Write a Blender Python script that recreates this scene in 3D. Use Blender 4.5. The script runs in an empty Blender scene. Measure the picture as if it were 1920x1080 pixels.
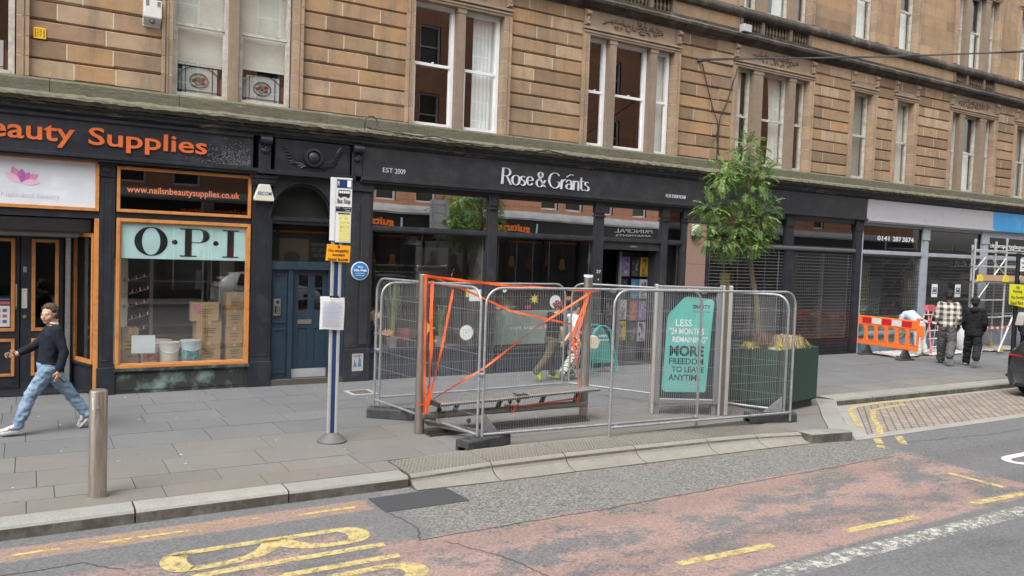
import bpy, bmesh, math, random
from mathutils import Vector, Matrix, noise, Quaternion
R = math.radians
rnd = random.Random(7)
scene = bpy.context.scene
col = scene.collection

# ------------------------------------------------------------------ camera
def make_camera():
    yaw, pitch, roll = .54457, -.044468, .034817
    f = Vector((math.sin(yaw)*math.cos(pitch), math.cos(yaw)*math.cos(pitch), math.sin(pitch)))
    r = Vector((math.cos(yaw), -math.sin(yaw), 0)); u = r.cross(f)
    r2 = math.cos(roll)*r + math.sin(roll)*u
    u2 = -math.sin(roll)*r + math.cos(roll)*u
    cam = bpy.data.objects.new('camera', bpy.data.cameras.new('camera'))
    m = Matrix((r2, u2, -f)).transposed().to_4x4(); m.translation = Vector((0, 0, 2.55))
    cam.matrix_world = m
    cam.data.sensor_width = 36; cam.data.lens = 1500.5/1920*36
    cam.data.clip_start = .1; cam.data.clip_end = 2000
    col.objects.link(cam); scene.camera = cam
make_camera()

# ------------------------------------------------------------------ sky, sun, exposure
SUN_EL, SUN_AZ = R(58), R(-125)      # azimuth of the sun measured from +y towards +x
world = bpy.data.worlds.new('World'); scene.world = world; world.use_nodes = True
wn, wl = world.node_tree.nodes, world.node_tree.links
bg = wn['Background']; bg.inputs[1].default_value = .15
sky = wn.new('ShaderNodeTexSky'); sky.sky_type = 'NISHITA'; sky.sun_disc = False
sky.sun_elevation = SUN_EL; sky.sun_rotation = SUN_AZ
sky.air_density = 1.6; sky.dust_density = 4.5; sky.ozone_density = 1.0
hsv = wn.new('ShaderNodeHueSaturation'); hsv.inputs['Saturation'].default_value = .15
wl.new(sky.outputs[0], hsv.inputs['Color']); wl.new(hsv.outputs[0], bg.inputs[0])
sun = bpy.data.lights.new('sun', 'SUN'); sun.energy = .8; sun.angle = R(35); sun.color = (1, .98, .95)
so = bpy.data.objects.new('sun', sun); col.objects.link(so)
sd = Vector((math.sin(SUN_AZ)*math.cos(SUN_EL), math.cos(SUN_AZ)*math.cos(SUN_EL), math.sin(SUN_EL)))
so.rotation_euler = sd.to_track_quat('Z', 'Y').to_euler()
scene.view_settings.view_transform = 'Standard'; scene.view_settings.look = 'None'
scene.view_settings.exposure = 1.25; scene.view_settings.gamma = 1
scene.render.engine = 'CYCLES'
scene.cycles.max_bounces = 8; scene.cycles.transparent_max_bounces = 24

# ------------------------------------------------------------------ tagging and tree helpers
def tag(o, label=None, cat=None, group=None, kind=None):
    if label: o['label'] = label
    if cat: o['category'] = cat
    if group: o['group'] = group
    if kind: o['kind'] = kind
    return o
def thing(name, label, cat, loc=(0, 0, 0), rz=0, group=None):
    o = bpy.data.objects.new(name, None); col.objects.link(o); o.empty_display_size = .2
    o.location = loc; o.rotation_euler = (0, 0, rz)
    return tag(o, label, cat, group)
def dup(root, loc=None, rz=None, label=None, group=None):
    r = root.copy(); col.objects.link(r)
    if loc is not None: r.location = loc
    if rz is not None: r.rotation_euler = (0, 0, rz)
    if label: r['label'] = label
    if group: r['group'] = group
    for ch in list(root.children):
        c = ch.copy(); col.objects.link(c); c.parent = r
        for g in list(ch.children):
            d = g.copy(); col.objects.link(d); d.parent = c
    return r

# ------------------------------------------------------------------ mesh builder
class MB:
    def __init__(s): s.v = []; s.f = []; s.m = []; s.c = []
    def face(s, pts, m=0, c=None):
        n = len(s.v); s.v += [tuple(p) for p in pts]; s.f.append(tuple(range(n, n+len(pts)))); s.m.append(m); s.c.append(c)
        return s
    def add(s, vs, fs, m=0, c=None):
        n = len(s.v); s.v += [tuple(p) for p in vs]
        for f in fs: s.f.append(tuple(i+n for i in f)); s.m.append(m); s.c.append(c)
        return s
    def box(s, x0, x1, y0, y1, z0, z1, m=0, c=None):
        v = [(x0,y0,z0),(x1,y0,z0),(x1,y1,z0),(x0,y1,z0),(x0,y0,z1),(x1,y0,z1),(x1,y1,z1),(x0,y1,z1)]
        return s.add(v, [(0,3,2,1),(4,5,6,7),(0,1,5,4),(1,2,6,5),(2,3,7,6),(3,0,4,7)], m, c)
    def prism(s, pts, d, m=0, c=None):
        """closed planar loop pts (3D) extruded by vector d"""
        n = len(pts); d = Vector(d); v = [Vector(p) for p in pts]; v += [p+d for p in v[:n]]
        fs = [tuple(range(n))[::-1], tuple(range(n, 2*n))] + [(i, (i+1) % n, n+(i+1) % n, n+i) for i in range(n)]
        return s.add(v, fs, m, c)
    def profile_x(s, prof, x0, x1, m=0, c=None):
        """(y,z) profile loop swept along x"""
        return s.prism([(x0, y, z) for y, z in prof], (x1-x0, 0, 0), m, c)
    def tube(s, pts, r, n=8, m=0, c=None, closed=False):
        pts = [Vector(p) for p in pts]; k = len(pts); rs = r if isinstance(r, (list, tuple)) else [r]*k
        vs = []; prev = None
        for i, p in enumerate(pts):
            if closed: t = pts[(i+1) % k]-pts[i-1]
            else: t = pts[min(i+1, k-1)]-pts[max(i-1, 0)]
            t.normalize()
            if prev is None:
                a = Vector((0, 0, 1)) if abs(t.z) < .9 else Vector((1, 0, 0)); u = t.cross(a).normalized()
            else: u = (prev-t*prev.dot(t)).normalized()
            prev = u; w = t.cross(u)
            for j in range(n):
                a = 2*math.pi*(j+.5)/n; vs.append(p+(u*math.cos(a)+w*math.sin(a))*rs[i])
        fs = []
        for i in range(k if closed else k-1):
            for j in range(n):
                a, b = i*n+j, i*n+(j+1) % n; i2 = (i+1) % k; fs.append((a, b, i2*n+(j+1) % n, i2*n+j))
        if not closed: fs += [tuple(range(n))[::-1], tuple(range((k-1)*n, k*n))]
        return s.add(vs, fs, m, c)
    def lathe(s, prof, ctr=(0,0,0), n=20, m=0, c=None):
        """(r,z) profile revolved about z"""
        vs = []; fs = []; k = len(prof); cx, cy, cz = ctr
        for r, z in prof:
            for j in range(n):
                a = 2*math.pi*j/n; vs.append((cx+r*math.cos(a), cy+r*math.sin(a), cz+z))
        for i in range(k-1):
            for j in range(n): fs.append((i*n+j, i*n+(j+1) % n, (i+1)*n+(j+1) % n, (i+1)*n+j))
        fs += [tuple(range(n))[::-1], tuple(range((k-1)*n, k*n))]
        return s.add(vs, fs, m, c)
    def ell(s, ctr, rad, n=12, k=8, m=0, c=None, rot=None):
        vs = []; fs = []
        for i in range(k+1):
            th = math.pi*i/k
            for j in range(n):
                a = 2*math.pi*j/n
                p = Vector((rad[0]*math.sin(th)*math.cos(a), rad[1]*math.sin(th)*math.sin(a), rad[2]*math.cos(th)))
                if rot is not None: p = rot @ p
                vs.append(p+Vector(ctr))
        for i in range(k):
            for j in range(n): fs.append((i*n+j, (i+1)*n+j, (i+1)*n+(j+1) % n, i*n+(j+1) % n))
        return s.add(vs, fs, m, c)
    def xform(s, M): s.v = [tuple(M @ Vector(p)) for p in s.v]; return s
    def join(s, o, m=None):
        n = len(s.v); s.v += o.v
        for f, mm, cc in zip(o.f, o.m, o.c): s.f.append(tuple(i+n for i in f)); s.m.append(mm if m is None else m); s.c.append(cc)
        return s
    def build(s, name, mats, parent=None, smooth=False, bevel=0, local=False, merge=False):
        """vertices are in world coordinates unless local; the object's origin goes to its base (top level) or its parent's"""
        if not isinstance(mats, (list, tuple)): mats = [mats]
        me = bpy.data.meshes.new(name); V = s.v; off = Vector((0, 0, 0)); o = bpy.data.objects.new(name, me)
        if parent is None and not local:
            xs, ys, zs = zip(*V); off = Vector(((min(xs)+max(xs))/2, (min(ys)+max(ys))/2, min(zs))); o.location = off
        elif parent is not None:
            o.parent = parent
            if not local:
                p = parent; chain = Vector((0, 0, 0)); rz = 0
                while p is not None: chain += p.location; rz += p.rotation_euler.z; p = p.parent
                off = chain
                if abs(rz) > 1e-9: raise ValueError('world verts under rotated parent '+name)
        me.from_pydata([(a-off.x, b-off.y, c-off.z) for a, b, c in V], [], s.f)
        for mt in mats: me.materials.append(mt)
        me.polygons.foreach_set('material_index', s.m)
        if any(c is not None for c in s.c):
            at = me.color_attributes.new('Col', 'FLOAT_COLOR', 'CORNER')
            d = []
            for p, c in zip(me.polygons, s.c):
                c = c or (1, 1, 1); d += [c[0], c[1], c[2], 1]*len(p.vertices)
            at.data.foreach_set('color', d)
        if smooth: me.polygons.foreach_set('use_smooth', [True]*len(me.polygons))
        bm = None
        if bevel or merge or smooth:
            bm = bmesh.new(); bm.from_mesh(me)
            if merge: bmesh.ops.remove_doubles(bm, verts=bm.verts, dist=1e-4)
            if smooth == 'auto' or smooth is True:
                for e in bm.edges:
                    if len(e.link_faces) == 2 and e.calc_face_angle(0) > R(38): e.smooth = False
            bmesh.ops.recalc_face_normals(bm, faces=bm.faces)
            if bevel:
                es = [e for e in bm.edges if len(e.link_faces) == 2 and e.calc_face_angle(0) > R(35)]
                bmesh.ops.bevel(bm, geom=es, offset=bevel, segments=1, affect='EDGES', clamp_overlap=True)
            bm.to_mesh(me); bm.free()
        me.update(); col.objects.link(o)
        return o
def jit(c, a, r=rnd):
    k = 1+r.uniform(-a, a); return tuple(max(0, x*k*(1+r.uniform(-a, a)*.25)) for x in c)

# ------------------------------------------------------------------ materials
MATS = {}
def nt_new(name):
    m = bpy.data.materials.new(name); m.use_nodes = True; MATS[name] = m
    nt = m.node_tree; return m, nt, nt.nodes, nt.links, nt.nodes['Principled BSDF']
def noise_node(N, L, vec, scale, detail=4, rough=.6, stretch=None):
    if stretch:
        mp = N.new('ShaderNodeMapping'); mp.inputs['Scale'].default_value = stretch; L.new(vec, mp.inputs[0]); vec = mp.outputs[0]
    n = N.new('ShaderNodeTexNoise'); n.inputs['Scale'].default_value = scale; n.inputs['Detail'].default_value = detail
    n.inputs['Roughness'].default_value = rough; L.new(vec, n.inputs['Vector']); return n.outputs['Fac']
def ramp(N, L, fac, a, b, ca=(0,0,0,1), cb=(1,1,1,1)):
    r = N.new('ShaderNodeValToRGB'); r.color_ramp.elements[0].position = a; r.color_ramp.elements[1].position = b
    r.color_ramp.elements[0].color = ca; r.color_ramp.elements[1].color = cb; L.new(fac, r.inputs[0]); return r.outputs[0]
def mixc(N, L, fac, a, b, mode='MIX'):
    m = N.new('ShaderNodeMix'); m.data_type = 'RGBA'; m.blend_type = mode
    for i, v in ((0, fac), (6, a), (7, b)):
        if isinstance(v, (int, float)): m.inputs[i].default_value = v
        elif isinstance(v, tuple): m.inputs[i].default_value = (*v[:3], 1)
        else: L.new(v, m.inputs[i])
    return m.outputs[2]
def math_n(N, L, op, a, b=None, clamp=False):
    m = N.new('ShaderNodeMath'); m.operation = op; m.use_clamp = clamp
    for i, v in ((0, a), (1, b)):
        if v is None: continue
        if isinstance(v, (int, float)): m.inputs[i].default_value = v
        else: L.new(v, m.inputs[i])
    return m.outputs[0]
def bump(N, L, P, h, strength, dist=.01):
    b = N.new('ShaderNodeBump'); b.inputs['Strength'].default_value = strength; b.inputs['Distance'].default_value = dist
    L.new(h, b.inputs['Height']); L.new(b.outputs[0], P.inputs['Normal']); return b
def pm(name, c, rough=.6, metal=0, var=.12, scale=3, bmp=0, bscale=40, stain=None, stain_amt=.5, stain_scale=1.5, stretch=None, attr=True, spec=.5, rvar=.1):
    if name in MATS: return MATS[name]
    m, nt, N, L, P = nt_new(name)
    tc = N.new('ShaderNodeTexCoord').outputs['Object']
    f = noise_node(N, L, tc, scale, 5, .6, stretch)
    lo = tuple(x*(1-var) for x in c); hi = tuple(min(1, x*(1+var)) for x in c)
    out = mixc(N, L, ramp(N, L, f, .3, .7), lo, hi)
    if stain:
        f2 = noise_node(N, L, tc, stain_scale, 6, .65, stretch)
        out = mixc(N, L, math_n(N, L, 'MULTIPLY', ramp(N, L, f2, .5, .68), stain_amt), out, stain)
    if attr:
        a = N.new('ShaderNodeVertexColor'); a.layer_name = 'Col'
        # meshes without the attribute give black: guarded by 'attr' at creation
        out = mixc(N, L, 1.0, out, a.outputs[0], 'MULTIPLY')
    L.new(out, P.inputs['Base Color'])
    rr = N.new('ShaderNodeMapRange'); rr.inputs[3].default_value = max(0, rough-rvar); rr.inputs[4].default_value = min(1, rough+rvar)
    L.new(f, rr.inputs[0]); L.new(rr.outputs[0], P.inputs['Roughness'])
    P.inputs['Metallic'].default_value = metal; P.inputs['Specular IOR Level'].default_value = spec
    if bmp: bump(N, L, P, noise_node(N, L, tc, bscale, 4, .6), bmp, .004)
    return m
def sm(name, c, rough=.55, metal=0, **k): k.setdefault('attr', False); k.setdefault('var', .08); return pm(name, c, rough, metal, **k)
def glass_mat(name, refl=.12, tint=(.97, .98, .975), rough=.0, dark=0.0, wob=.0):
    m, nt, N, L, P = nt_new(name); N.remove(P)
    out = N['Material Output']; tr = N.new('ShaderNodeBsdfTransparent'); tr.inputs[0].default_value = (*[t*(1-dark) for t in tint], 1)
    gl = N.new('ShaderNodeBsdfGlossy'); gl.inputs['Roughness'].default_value = rough
    gl.inputs[0].default_value = (1, 1, 1, 1)
    ge = N.new('ShaderNodeNewGeometry'); dt = N.new('ShaderNodeVectorMath'); dt.operation = 'DOT_PRODUCT'; L.new(ge.outputs['Normal'], dt.inputs[0]); L.new(ge.outputs['Incoming'], dt.inputs[1])
    c1 = math_n(N, L, 'SUBTRACT', 1, math_n(N, L, 'ABSOLUTE', dt.outputs['Value'])); fac = math_n(N, L, 'MULTIPLY', math_n(N, L, 'POWER', c1, 4), .8)
    fac = math_n(N, L, 'ADD', fac, refl+.05, True); fac = math_n(N, L, 'MULTIPLY', fac, math_n(N, L, 'SUBTRACT', 1, ge.outputs['Backfacing']))
    mx = N.new('ShaderNodeMixShader'); L.new(fac, mx.inputs[0]); L.new(tr.outputs[0], mx.inputs[1]); L.new(gl.outputs[0], mx.inputs[2])
    if wob:
        tc = N.new('ShaderNodeTexCoord').outputs['Object']; b = N.new('ShaderNodeBump'); b.inputs['Strength'].default_value = wob; b.inputs['Distance'].default_value = .02
        L.new(noise_node(N, L, tc, .9, 1, .4), b.inputs['Height']); L.new(b.outputs[0], gl.inputs['Normal'])
    L.new(mx.outputs[0], out.inputs[0]); return m

# ------------------------------------------------------------------ lettering (built-in font, turned into mesh)
def text_mb(s, x0, x1, z0, z1, y, depth=.01, bold=0, shear=0, m=0, mirror=False, facing=-1, font_space=1.0):
    """lettering on a plane y=const, its glyphs filling the box; facing -1 looks towards -y"""
    cu = bpy.data.curves.new('txt', 'FONT'); cu.body = s; cu.extrude = .5; cu.offset = bold; cu.shear = shear; cu.size = 1
    cu.space_character = font_space; cu.resolution_u = 3
    ob = bpy.data.objects.new('txt', cu); col.objects.link(ob)
    dg = bpy.context.evaluated_depsgraph_get(); me = bpy.data.meshes.new_from_object(ob.evaluated_get(dg))
    vs = [v.co.copy() for v in me.vertices]; fs = [tuple(p.vertices) for p in me.polygons]
    bpy.data.objects.remove(ob); bpy.data.curves.remove(cu); bpy.data.meshes.remove(me)
    ax, bx = min(v.x for v in vs), max(v.x for v in vs); ay, by = min(v.y for v in vs), max(v.y for v in vs)
    b = MB(); out = []
    for v in vs:
        tx = (v.x-ax)/(bx-ax); tz = (v.y-ay)/max(1e-6, by-ay)
        if facing > 0: tx = 1-tx
        out.append((x0+(x1-x0)*tx, y+facing*(v.z+.5)*depth, z0+(z1-z0)*tz))
    return b.add(out, fs, m)
def loc_text(s, w, h, **k):
    """lettering centred at the origin in the local xz plane, front face towards -y"""
    return text_mb(s, -w/2, w/2, -h/2, h/2, 0, **k)
# ================================================================== GROUND
RZ = -.13      # road level; the pavement is z = 0
g = MB(); g.box(-400, 400, -400, 400, -.6, -.3)
tag(g.build('ground', sm('ground_soil', (.12, .11, .1), .9)), kind='structure')

def road_material():
    m, nt, N, L, P = nt_new('worn_asphalt')
    geo = N.new('ShaderNodeNewGeometry').outputs['Position']
    sp = N.new('ShaderNodeSeparateXYZ'); L.new(geo, sp.inputs[0]); X, Y = sp.outputs[0], sp.outputs[1]
    fine = noise_node(N, L, geo, 34, 4, .85); mid = noise_node(N, L, geo, 9, 5, .7); big = noise_node(N, L, geo, .55, 4, .6)
    vor = N.new('ShaderNodeTexVoronoi'); vor.inputs['Scale'].default_value = 55; L.new(geo, vor.inputs['Vector'])
    # coarse chippings area (newer, lighter, stony) and older smooth tarmac
    asphalt = mixc(N, L, ramp(N, L, fine, .3, .7), (.06, .061, .064), (.19, .19, .193))
    chips = mixc(N, L, ramp(N, L, fine, .40, .62), (.06, .06, .058), (.27, .265, .245))
    def band(v, lo, hi, soft):       # soft-edged interval mask, edges frayed by noise
        wob = math_n(N, L, 'MULTIPLY', math_n(N, L, 'SUBTRACT', mid, .5), soft*3)
        vv = math_n(N, L, 'ADD', v, wob)
        a = N.new('ShaderNodeMapRange'); a.inputs[1].default_value = lo-soft; a.inputs[2].default_value = lo+soft; L.new(vv, a.inputs[0])
        b = N.new('ShaderNodeMapRange'); b.inputs[1].default_value = hi+soft; b.inputs[2].default_value = hi-soft; L.new(vv, b.inputs[0])
        return math_n(N, L, 'MULTIPLY', a.outputs[0], b.outputs[0])
    mul = lambda a, b: math_n(N, L, 'MULTIPLY', a, b)
    add = lambda a, b: math_n(N, L, 'ADD', a, b, True)
    chipm = mul(band(X, 3.3, 10.9, .06), band(Y, 6.3, 8.2, .06))
    base = mixc(N, L, chipm, asphalt, chips)
    base = mixc(N, L, math_n(N, L, 'MULTIPLY', ramp(N, L, big, .4, .65), .35), base, (.15, .15, .15))
    # red bus-lane surfacing, worn through
    edge = math_n(N, L, 'ADD', Y, math_n(N, L, 'MULTIPLY', X, -.02))
    lane_r = mul(band(X, 2.75, 10.75, .03), band(edge, 4.62, 6.58, .03))
    lane_l = mul(band(X, -40, 2.95, .12), band(Y, 4.62, 7.1, .1))
    kerbline = mul(band(X, -40, 3.05, .03), band(Y, 7.62, 7.95, .02))
    wear = noise_node(N, L, geo, 1.3, 8, .7, (.8, 1.5, 1))
    wear = math_n(N, L, 'ADD', wear, math_n(N, L, 'MULTIPLY', math_n(N, L, 'SUBTRACT', fine, .5), .30))
    keep_r = ramp(N, L, wear, .43, .52); keep_l = ramp(N, L, wear, .48, .56)
    # the worn spots keep red in their hollows: break the edge up with the fine grain
    grain = ramp(N, L, fine, .38, .55)
    red = add(mul(lane_r, math_n(N, L, 'ADD', mul(keep_r, .9), mul(grain, .1))), mul(lane_l, math_n(N, L, 'ADD', mul(keep_l, .85), mul(grain, .12))))
    red = add(red, mul(kerbline, .8))
    rc = mixc(N, L, ramp(N, L, fine, .3, .7), (.15, .10, .09), (.385, .27, .235))
    rc = mixc(N, L, mul(ramp(N, L, mid, .5, .75), .5), rc, (.26, .19, .165))
    out = mixc(N, L, red, base, rc)
    # tyre-polished tracks, oil drips
    trk = add(band(Y, 5.1, 5.5, .12), band(Y, 6.2, 6.6, .12)); out = mixc(N, L, mul(trk, .22), out, (.07, .066, .064))
    oil = noise_node(N, L, geo, .8, 3, .5, (.5, 1.4, 1)); out = mixc(N, L, mul(ramp(N, L, oil, .62, .72), .35), out, (.05, .047, .045))
    L.new(out, P.inputs['Base Color']); P.inputs['Roughness'].default_value = .85; P.inputs['Specular IOR Level'].default_value = .3
    bump(N, L, P, fine, .9, .012)
    return m
r = MB(); r.box(-70, 170, -6.0, 9.9, RZ-.1, RZ)
tag(r.build('road', road_material()), kind='structure')
# far pavement in front of the opposite buildings, behind the camera
r = MB(); r.box(-70, 170, -9.2, -6.0, -.2, 0); tag(r.build('pavement_opposite', sm('far_paving', (.22, .22, .21), .85, var=.2)), kind='structure')

# ------------------------------------------------ pavement slabs
def paving_mat():
    m, nt, N, L, P = nt_new('paving_stone')
    tc = N.new('ShaderNodeTexCoord').outputs['Object']
    a = N.new('ShaderNodeVertexColor'); a.layer_name = 'Col'
    f = noise_node(N, L, tc, 1.3, 6, .65); g_ = noise_node(N, L, tc, 60, 3, .7)
    c = mixc(N, L, ramp(N, L, f, .3, .7), (.118, .117, .115), (.155, .152, .146))
    c = mixc(N, L, .35, c, mixc(N, L, ramp(N, L, g_, .3, .7), (.08, .08, .08), (.24, .24, .24)))
    c = mixc(N, L, 1., c, a.outputs[0], 'MULTIPLY')
    br_ = noise_node(N, L, tc, .8, 5, .7); sp = N.new('ShaderNodeSeparateXYZ'); L.new(N.new('ShaderNodeNewGeometry').outputs['Position'], sp.inputs[0])
    nk = N.new('ShaderNodeMapRange'); nk.inputs[1].default_value = 11.2; nk.inputs[2].default_value = 8.8; L.new(sp.outputs[1], nk.inputs[0])
    c = mixc(N, L, math_n(N, L, 'MULTIPLY', math_n(N, L, 'MULTIPLY', ramp(N, L, br_, .42, .62), nk.outputs[0]), .5), c, (.16, .143, .118))
    # trodden-in chewing gum: small pale round spots, irregularly spread
    v = N.new('ShaderNodeTexVoronoi'); v.inputs['Scale'].default_value = 4.2; L.new(tc, v.inputs['Vector'])
    sz = N.new('ShaderNodeMapRange'); sz.inputs[1].default_value = .35; sz.inputs[2].default_value = 1; sz.inputs[3].default_value = 0; sz.inputs[4].default_value = .11
    rgb = N.new('ShaderNodeSeparateColor'); L.new(v.outputs['Color'], rgb.inputs[0]); L.new(rgb.outputs[0], sz.inputs[0])
    spot = math_n(N, L, 'LESS_THAN', v.outputs['Distance'], sz.outputs[0])
    c = mixc(N, L, math_n(N, L, 'MULTIPLY', spot, .75), c, mixc(N, L, ramp(N, L, rgb.outputs[1], .25, .3), (.05, .05, .05), (.5, .49, .46)))
    L.new(c, P.inputs['Base Color']); P.inputs['Roughness'].default_value = .72; P.inputs['Specular IOR Level'].default_value = .4
    bump(N, L, P, g_, .35, .004)
    return m
PAV = paving_mat(); DARKJ = sm('joint_dirt', (.035, .034, .03), .95)
p = MB()
B = [(-12, 8.4), (9.95, 8.4), (10.6, 7.95), (12.72, 9.72), (60, 9.6), (60, 15.9), (-12, 15.9)]
p.prism([(x, y, -.13) for x, y in B], (0, 0, .122), 1)
WARM = (1.03, 1.01, .97); COOL = (.9, .93, .97)
def slab_rows(x0, x1, y0, y1, w, tone, jitter=.12, off=0, dz=0):
    x = x0-off
    while x < x1:
        ww = w*rnd.choice((1, 1, 1, 1.2, .85)); a, b_ = max(x, x0), min(x+ww, x1)
        if b_-a > .05:
            t = jit(tone, jitter); z = rnd.uniform(-.0015, .0015)+dz
            p.box(a+.004, b_-.004, y0+.004, y1-.004, -.03, z, 0, t)
        x += ww
ys = [8.46, 8.88, 9.32, 9.98, 10.7, 11.45, 12.05, 12.7, 13.4, 14.0, 14.9, 15.8]
for i in range(len(ys)-1):
    tone = WARM if ys[i] < 10.6 else COOL
    x0 = -12 if ys[i] > 9 else -12
    lim = 9.95 if ys[i] < 9.9 else 60
    if i == 0 and True:
        slab_rows(x0, 3.7, ys[i], ys[i+1], 1.0, (1.06, 1.02, .95), .07, .4)
        continue
    slab_rows(x0, lim, ys[i], ys[i+1], (.95, .85, 1.05, .9)[i % 4], tone, .06, rnd.uniform(0, .25)+(.12*i if i < 5 else rnd.uniform(0, .5)))
# the nose of the build-out: slabs cut to the slanted edge
for q, t in (([(9.96, 8.03), (10.62, 7.95), (11.3, 8.59), (11.53, 8.8), (9.96, 8.8)], WARM), ([(9.96, 8.81), (11.55, 8.81), (12.05, 9.24), (12.74, 9.86), (12.74, 9.96), (9.96, 9.96)], (1.05, 1, .92))):
    p.prism([(x, y, -.03) for x, y in q], (0, 0, .031), 0, t)
tag(p.build('pavement', [PAV, DARKJ]), kind='structure')

# ------------------------------------------------ kerbs
def kerb_mat():
    m, nt, N, L, P = nt_new('kerb_granite')
    tc = N.new('ShaderNodeTexCoord').outputs['Object']; a = N.new('ShaderNodeVertexColor'); a.layer_name = 'Col'
    f = noise_node(N, L, tc, 4, 6, .7); g_ = noise_node(N, L, tc, 90, 3, .7)
    c = mixc(N, L, ramp(N, L, f, .3, .7), (.175, .172, .16), (.275, .27, .255)); c = mixc(N, L, .4, c, mixc(N, L, ramp(N, L, g_, .3, .7), (.1, .1, .09), (.42, .41, .38)))
    # road grime on the upright face, an old stain with a ragged top edge
    sp = N.new('ShaderNodeSeparateXYZ'); L.new(N.new('ShaderNodeNewGeometry').outputs['Normal'], sp.inputs[0])
    up = N.new('ShaderNodeMapRange'); up.inputs[1].default_value = .75; up.inputs[2].default_value = .2; L.new(sp.outputs[2], up.inputs[0])
    c = mixc(N, L, math_n(N, L, 'MULTIPLY', up.outputs[0], ramp(N, L, f, .2, .55)), c, (.085, .074, .06))
    c = mixc(N, L, 1., c, a.outputs[0], 'MULTIPLY')
    L.new(c, P.inputs['Base Color']); P.inputs['Roughness'].default_value = .85; bump(N, L, P, g_, .5, .006); return m
KERB = kerb_mat()
k = MB(); x = -12.0
cuts = [-12, -10.4, -8.9, -7.2, -5.6, -4.1, -2.4, -.65, .88, 2.33, 3.68]
for a, b_ in zip(cuts, cuts[1:]):
    z = rnd.uniform(-.004, .003)
    k.profile_x([(8.17, RZ-.05), (8.165, -.03+z), (8.185, -.008+z), (8.21, z+.002), (8.45, z+.002), (8.45, RZ-.05)], a+.008, b_-.008, 0, jit((1, 1, 1), .08))
# bus-boarding kerb: swept concave face, dimpled top
kk = MB()
def kprof(h, y0, toe):
    pr = [(toe, RZ+.012)]
    for t in range(7):
        a = t/6*math.pi/2; pr.append((toe+.05+(y0-.03-toe-.05)*math.sin(a)**1.3, RZ+.02+(h-.03-RZ-.02)*(1-math.cos(a))))
    pr += [(y0-.008, h-.012), (y0+.03, h), (y0+.62, h+.004 if h > .02 else .004)]
    return pr
st = [(3.7, .005, 8.2, 8.0), (4.75, .035, 8.19, 7.93), (5.8, .04, 8.16, 7.9), (6.9, .04, 8.12, 7.85), (8.15, .035, 8.06, 7.8), (9.1, .02, 8.02, 7.76), (9.95, .0, 7.92, 7.72)]
for (xa, ha, ya, ta), (xb, hb, yb, tb) in zip(st, st[1:]):
    A, B_ = kprof(ha, ya, ta), kprof(hb, yb, tb); c = jit((.85, .82, .77), .06)
    A = [(xa+.006, y, z) for y, z in A]; B_ = [(xb-.006, y, z) for y, z in B_]
    A += [(xa+.006, A[-1][1], RZ-.05), (xa+.006, ta, RZ-.05)]; B_ += [(xb-.006, B_[-1][1], RZ-.05), (xb-.006, tb, RZ-.05)]
    n = len(A)
    kk.add(A+B_, [(i, n+i, n+(i+1) % n, (i+1) % n) for i in range(n)]+[tuple(range(n)), tuple(range(n, 2*n))[::-1]], 0, c)
    # raised dots on the top
    rows = 13; nx = int((xb-xa)/.045)
    for i in range(nx):
        for j in range(rows):
            fx = (i+.5)/nx; xx = xa+(xb-xa)*fx+(.011 if j % 2 else -.011)*1.0; y0 = ya+(yb-ya)*fx; h = ha+(hb-ha)*fx+.003
            yy = y0+.05+j*.043
            kk.box(xx-.011, xx+.011, yy-.011, yy+.011, h-.002, h+.006, 0, (1.06, 1.03, .98))
# kerb stones round the nose and along the parking bay
def kseg(a, b_, w, z=0.0, c=None):
    a = Vector((*a, 0)); b_ = Vector((*b_, 0)); d = (b_-a).normalized(); n = Vector((-d.y, d.x, 0)); a += d*.008; b_ -= d*.008
    pr = [(0, RZ-.05), (-.004, z-.03), (.02, z), (w, z), (w, RZ-.05)]
    A = [a+n*s_+Vector((0, 0, zz)) for s_, zz in pr]; k.prism(A, b_-a, 0, c or jit((.95, .95, .93), .08))
def kpoly(q, c=None): k.prism([(x, y, RZ-.05) for x, y in q], (0, 0, -RZ+.05+.0005), 0, c or jit((.95, .95, .93), .08))
kpoly([(9.97, 7.72), (10.38, 7.66), (10.38, 7.98), (9.97, 8.02)]); kpoly([(10.39, 7.66), (10.74, 7.60), (10.80, 7.68), (10.62, 7.94), (10.39, 7.98)], (.8, .8, .8))
O_ = [(10.81, 7.69), (11.5, 8.34), (12.25, 8.98), (12.98, 9.57)]; I_ = [(10.63, 7.94), (11.3, 8.57), (12.05, 9.22), (12.72, 9.84)]
for i in range(3): kpoly([O_[i], O_[i+1], I_[i+1], I_[i]])
cx = 12.98
while cx < 60:
    w = rnd.uniform(1.1, 1.7); kseg((cx, 9.58-.008*(cx-13)), (cx+w, 9.58-.008*(cx+w-13)), .42); cx += w
k.join(kk)
tag(k.build('kerb', KERB), kind='structure')

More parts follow.
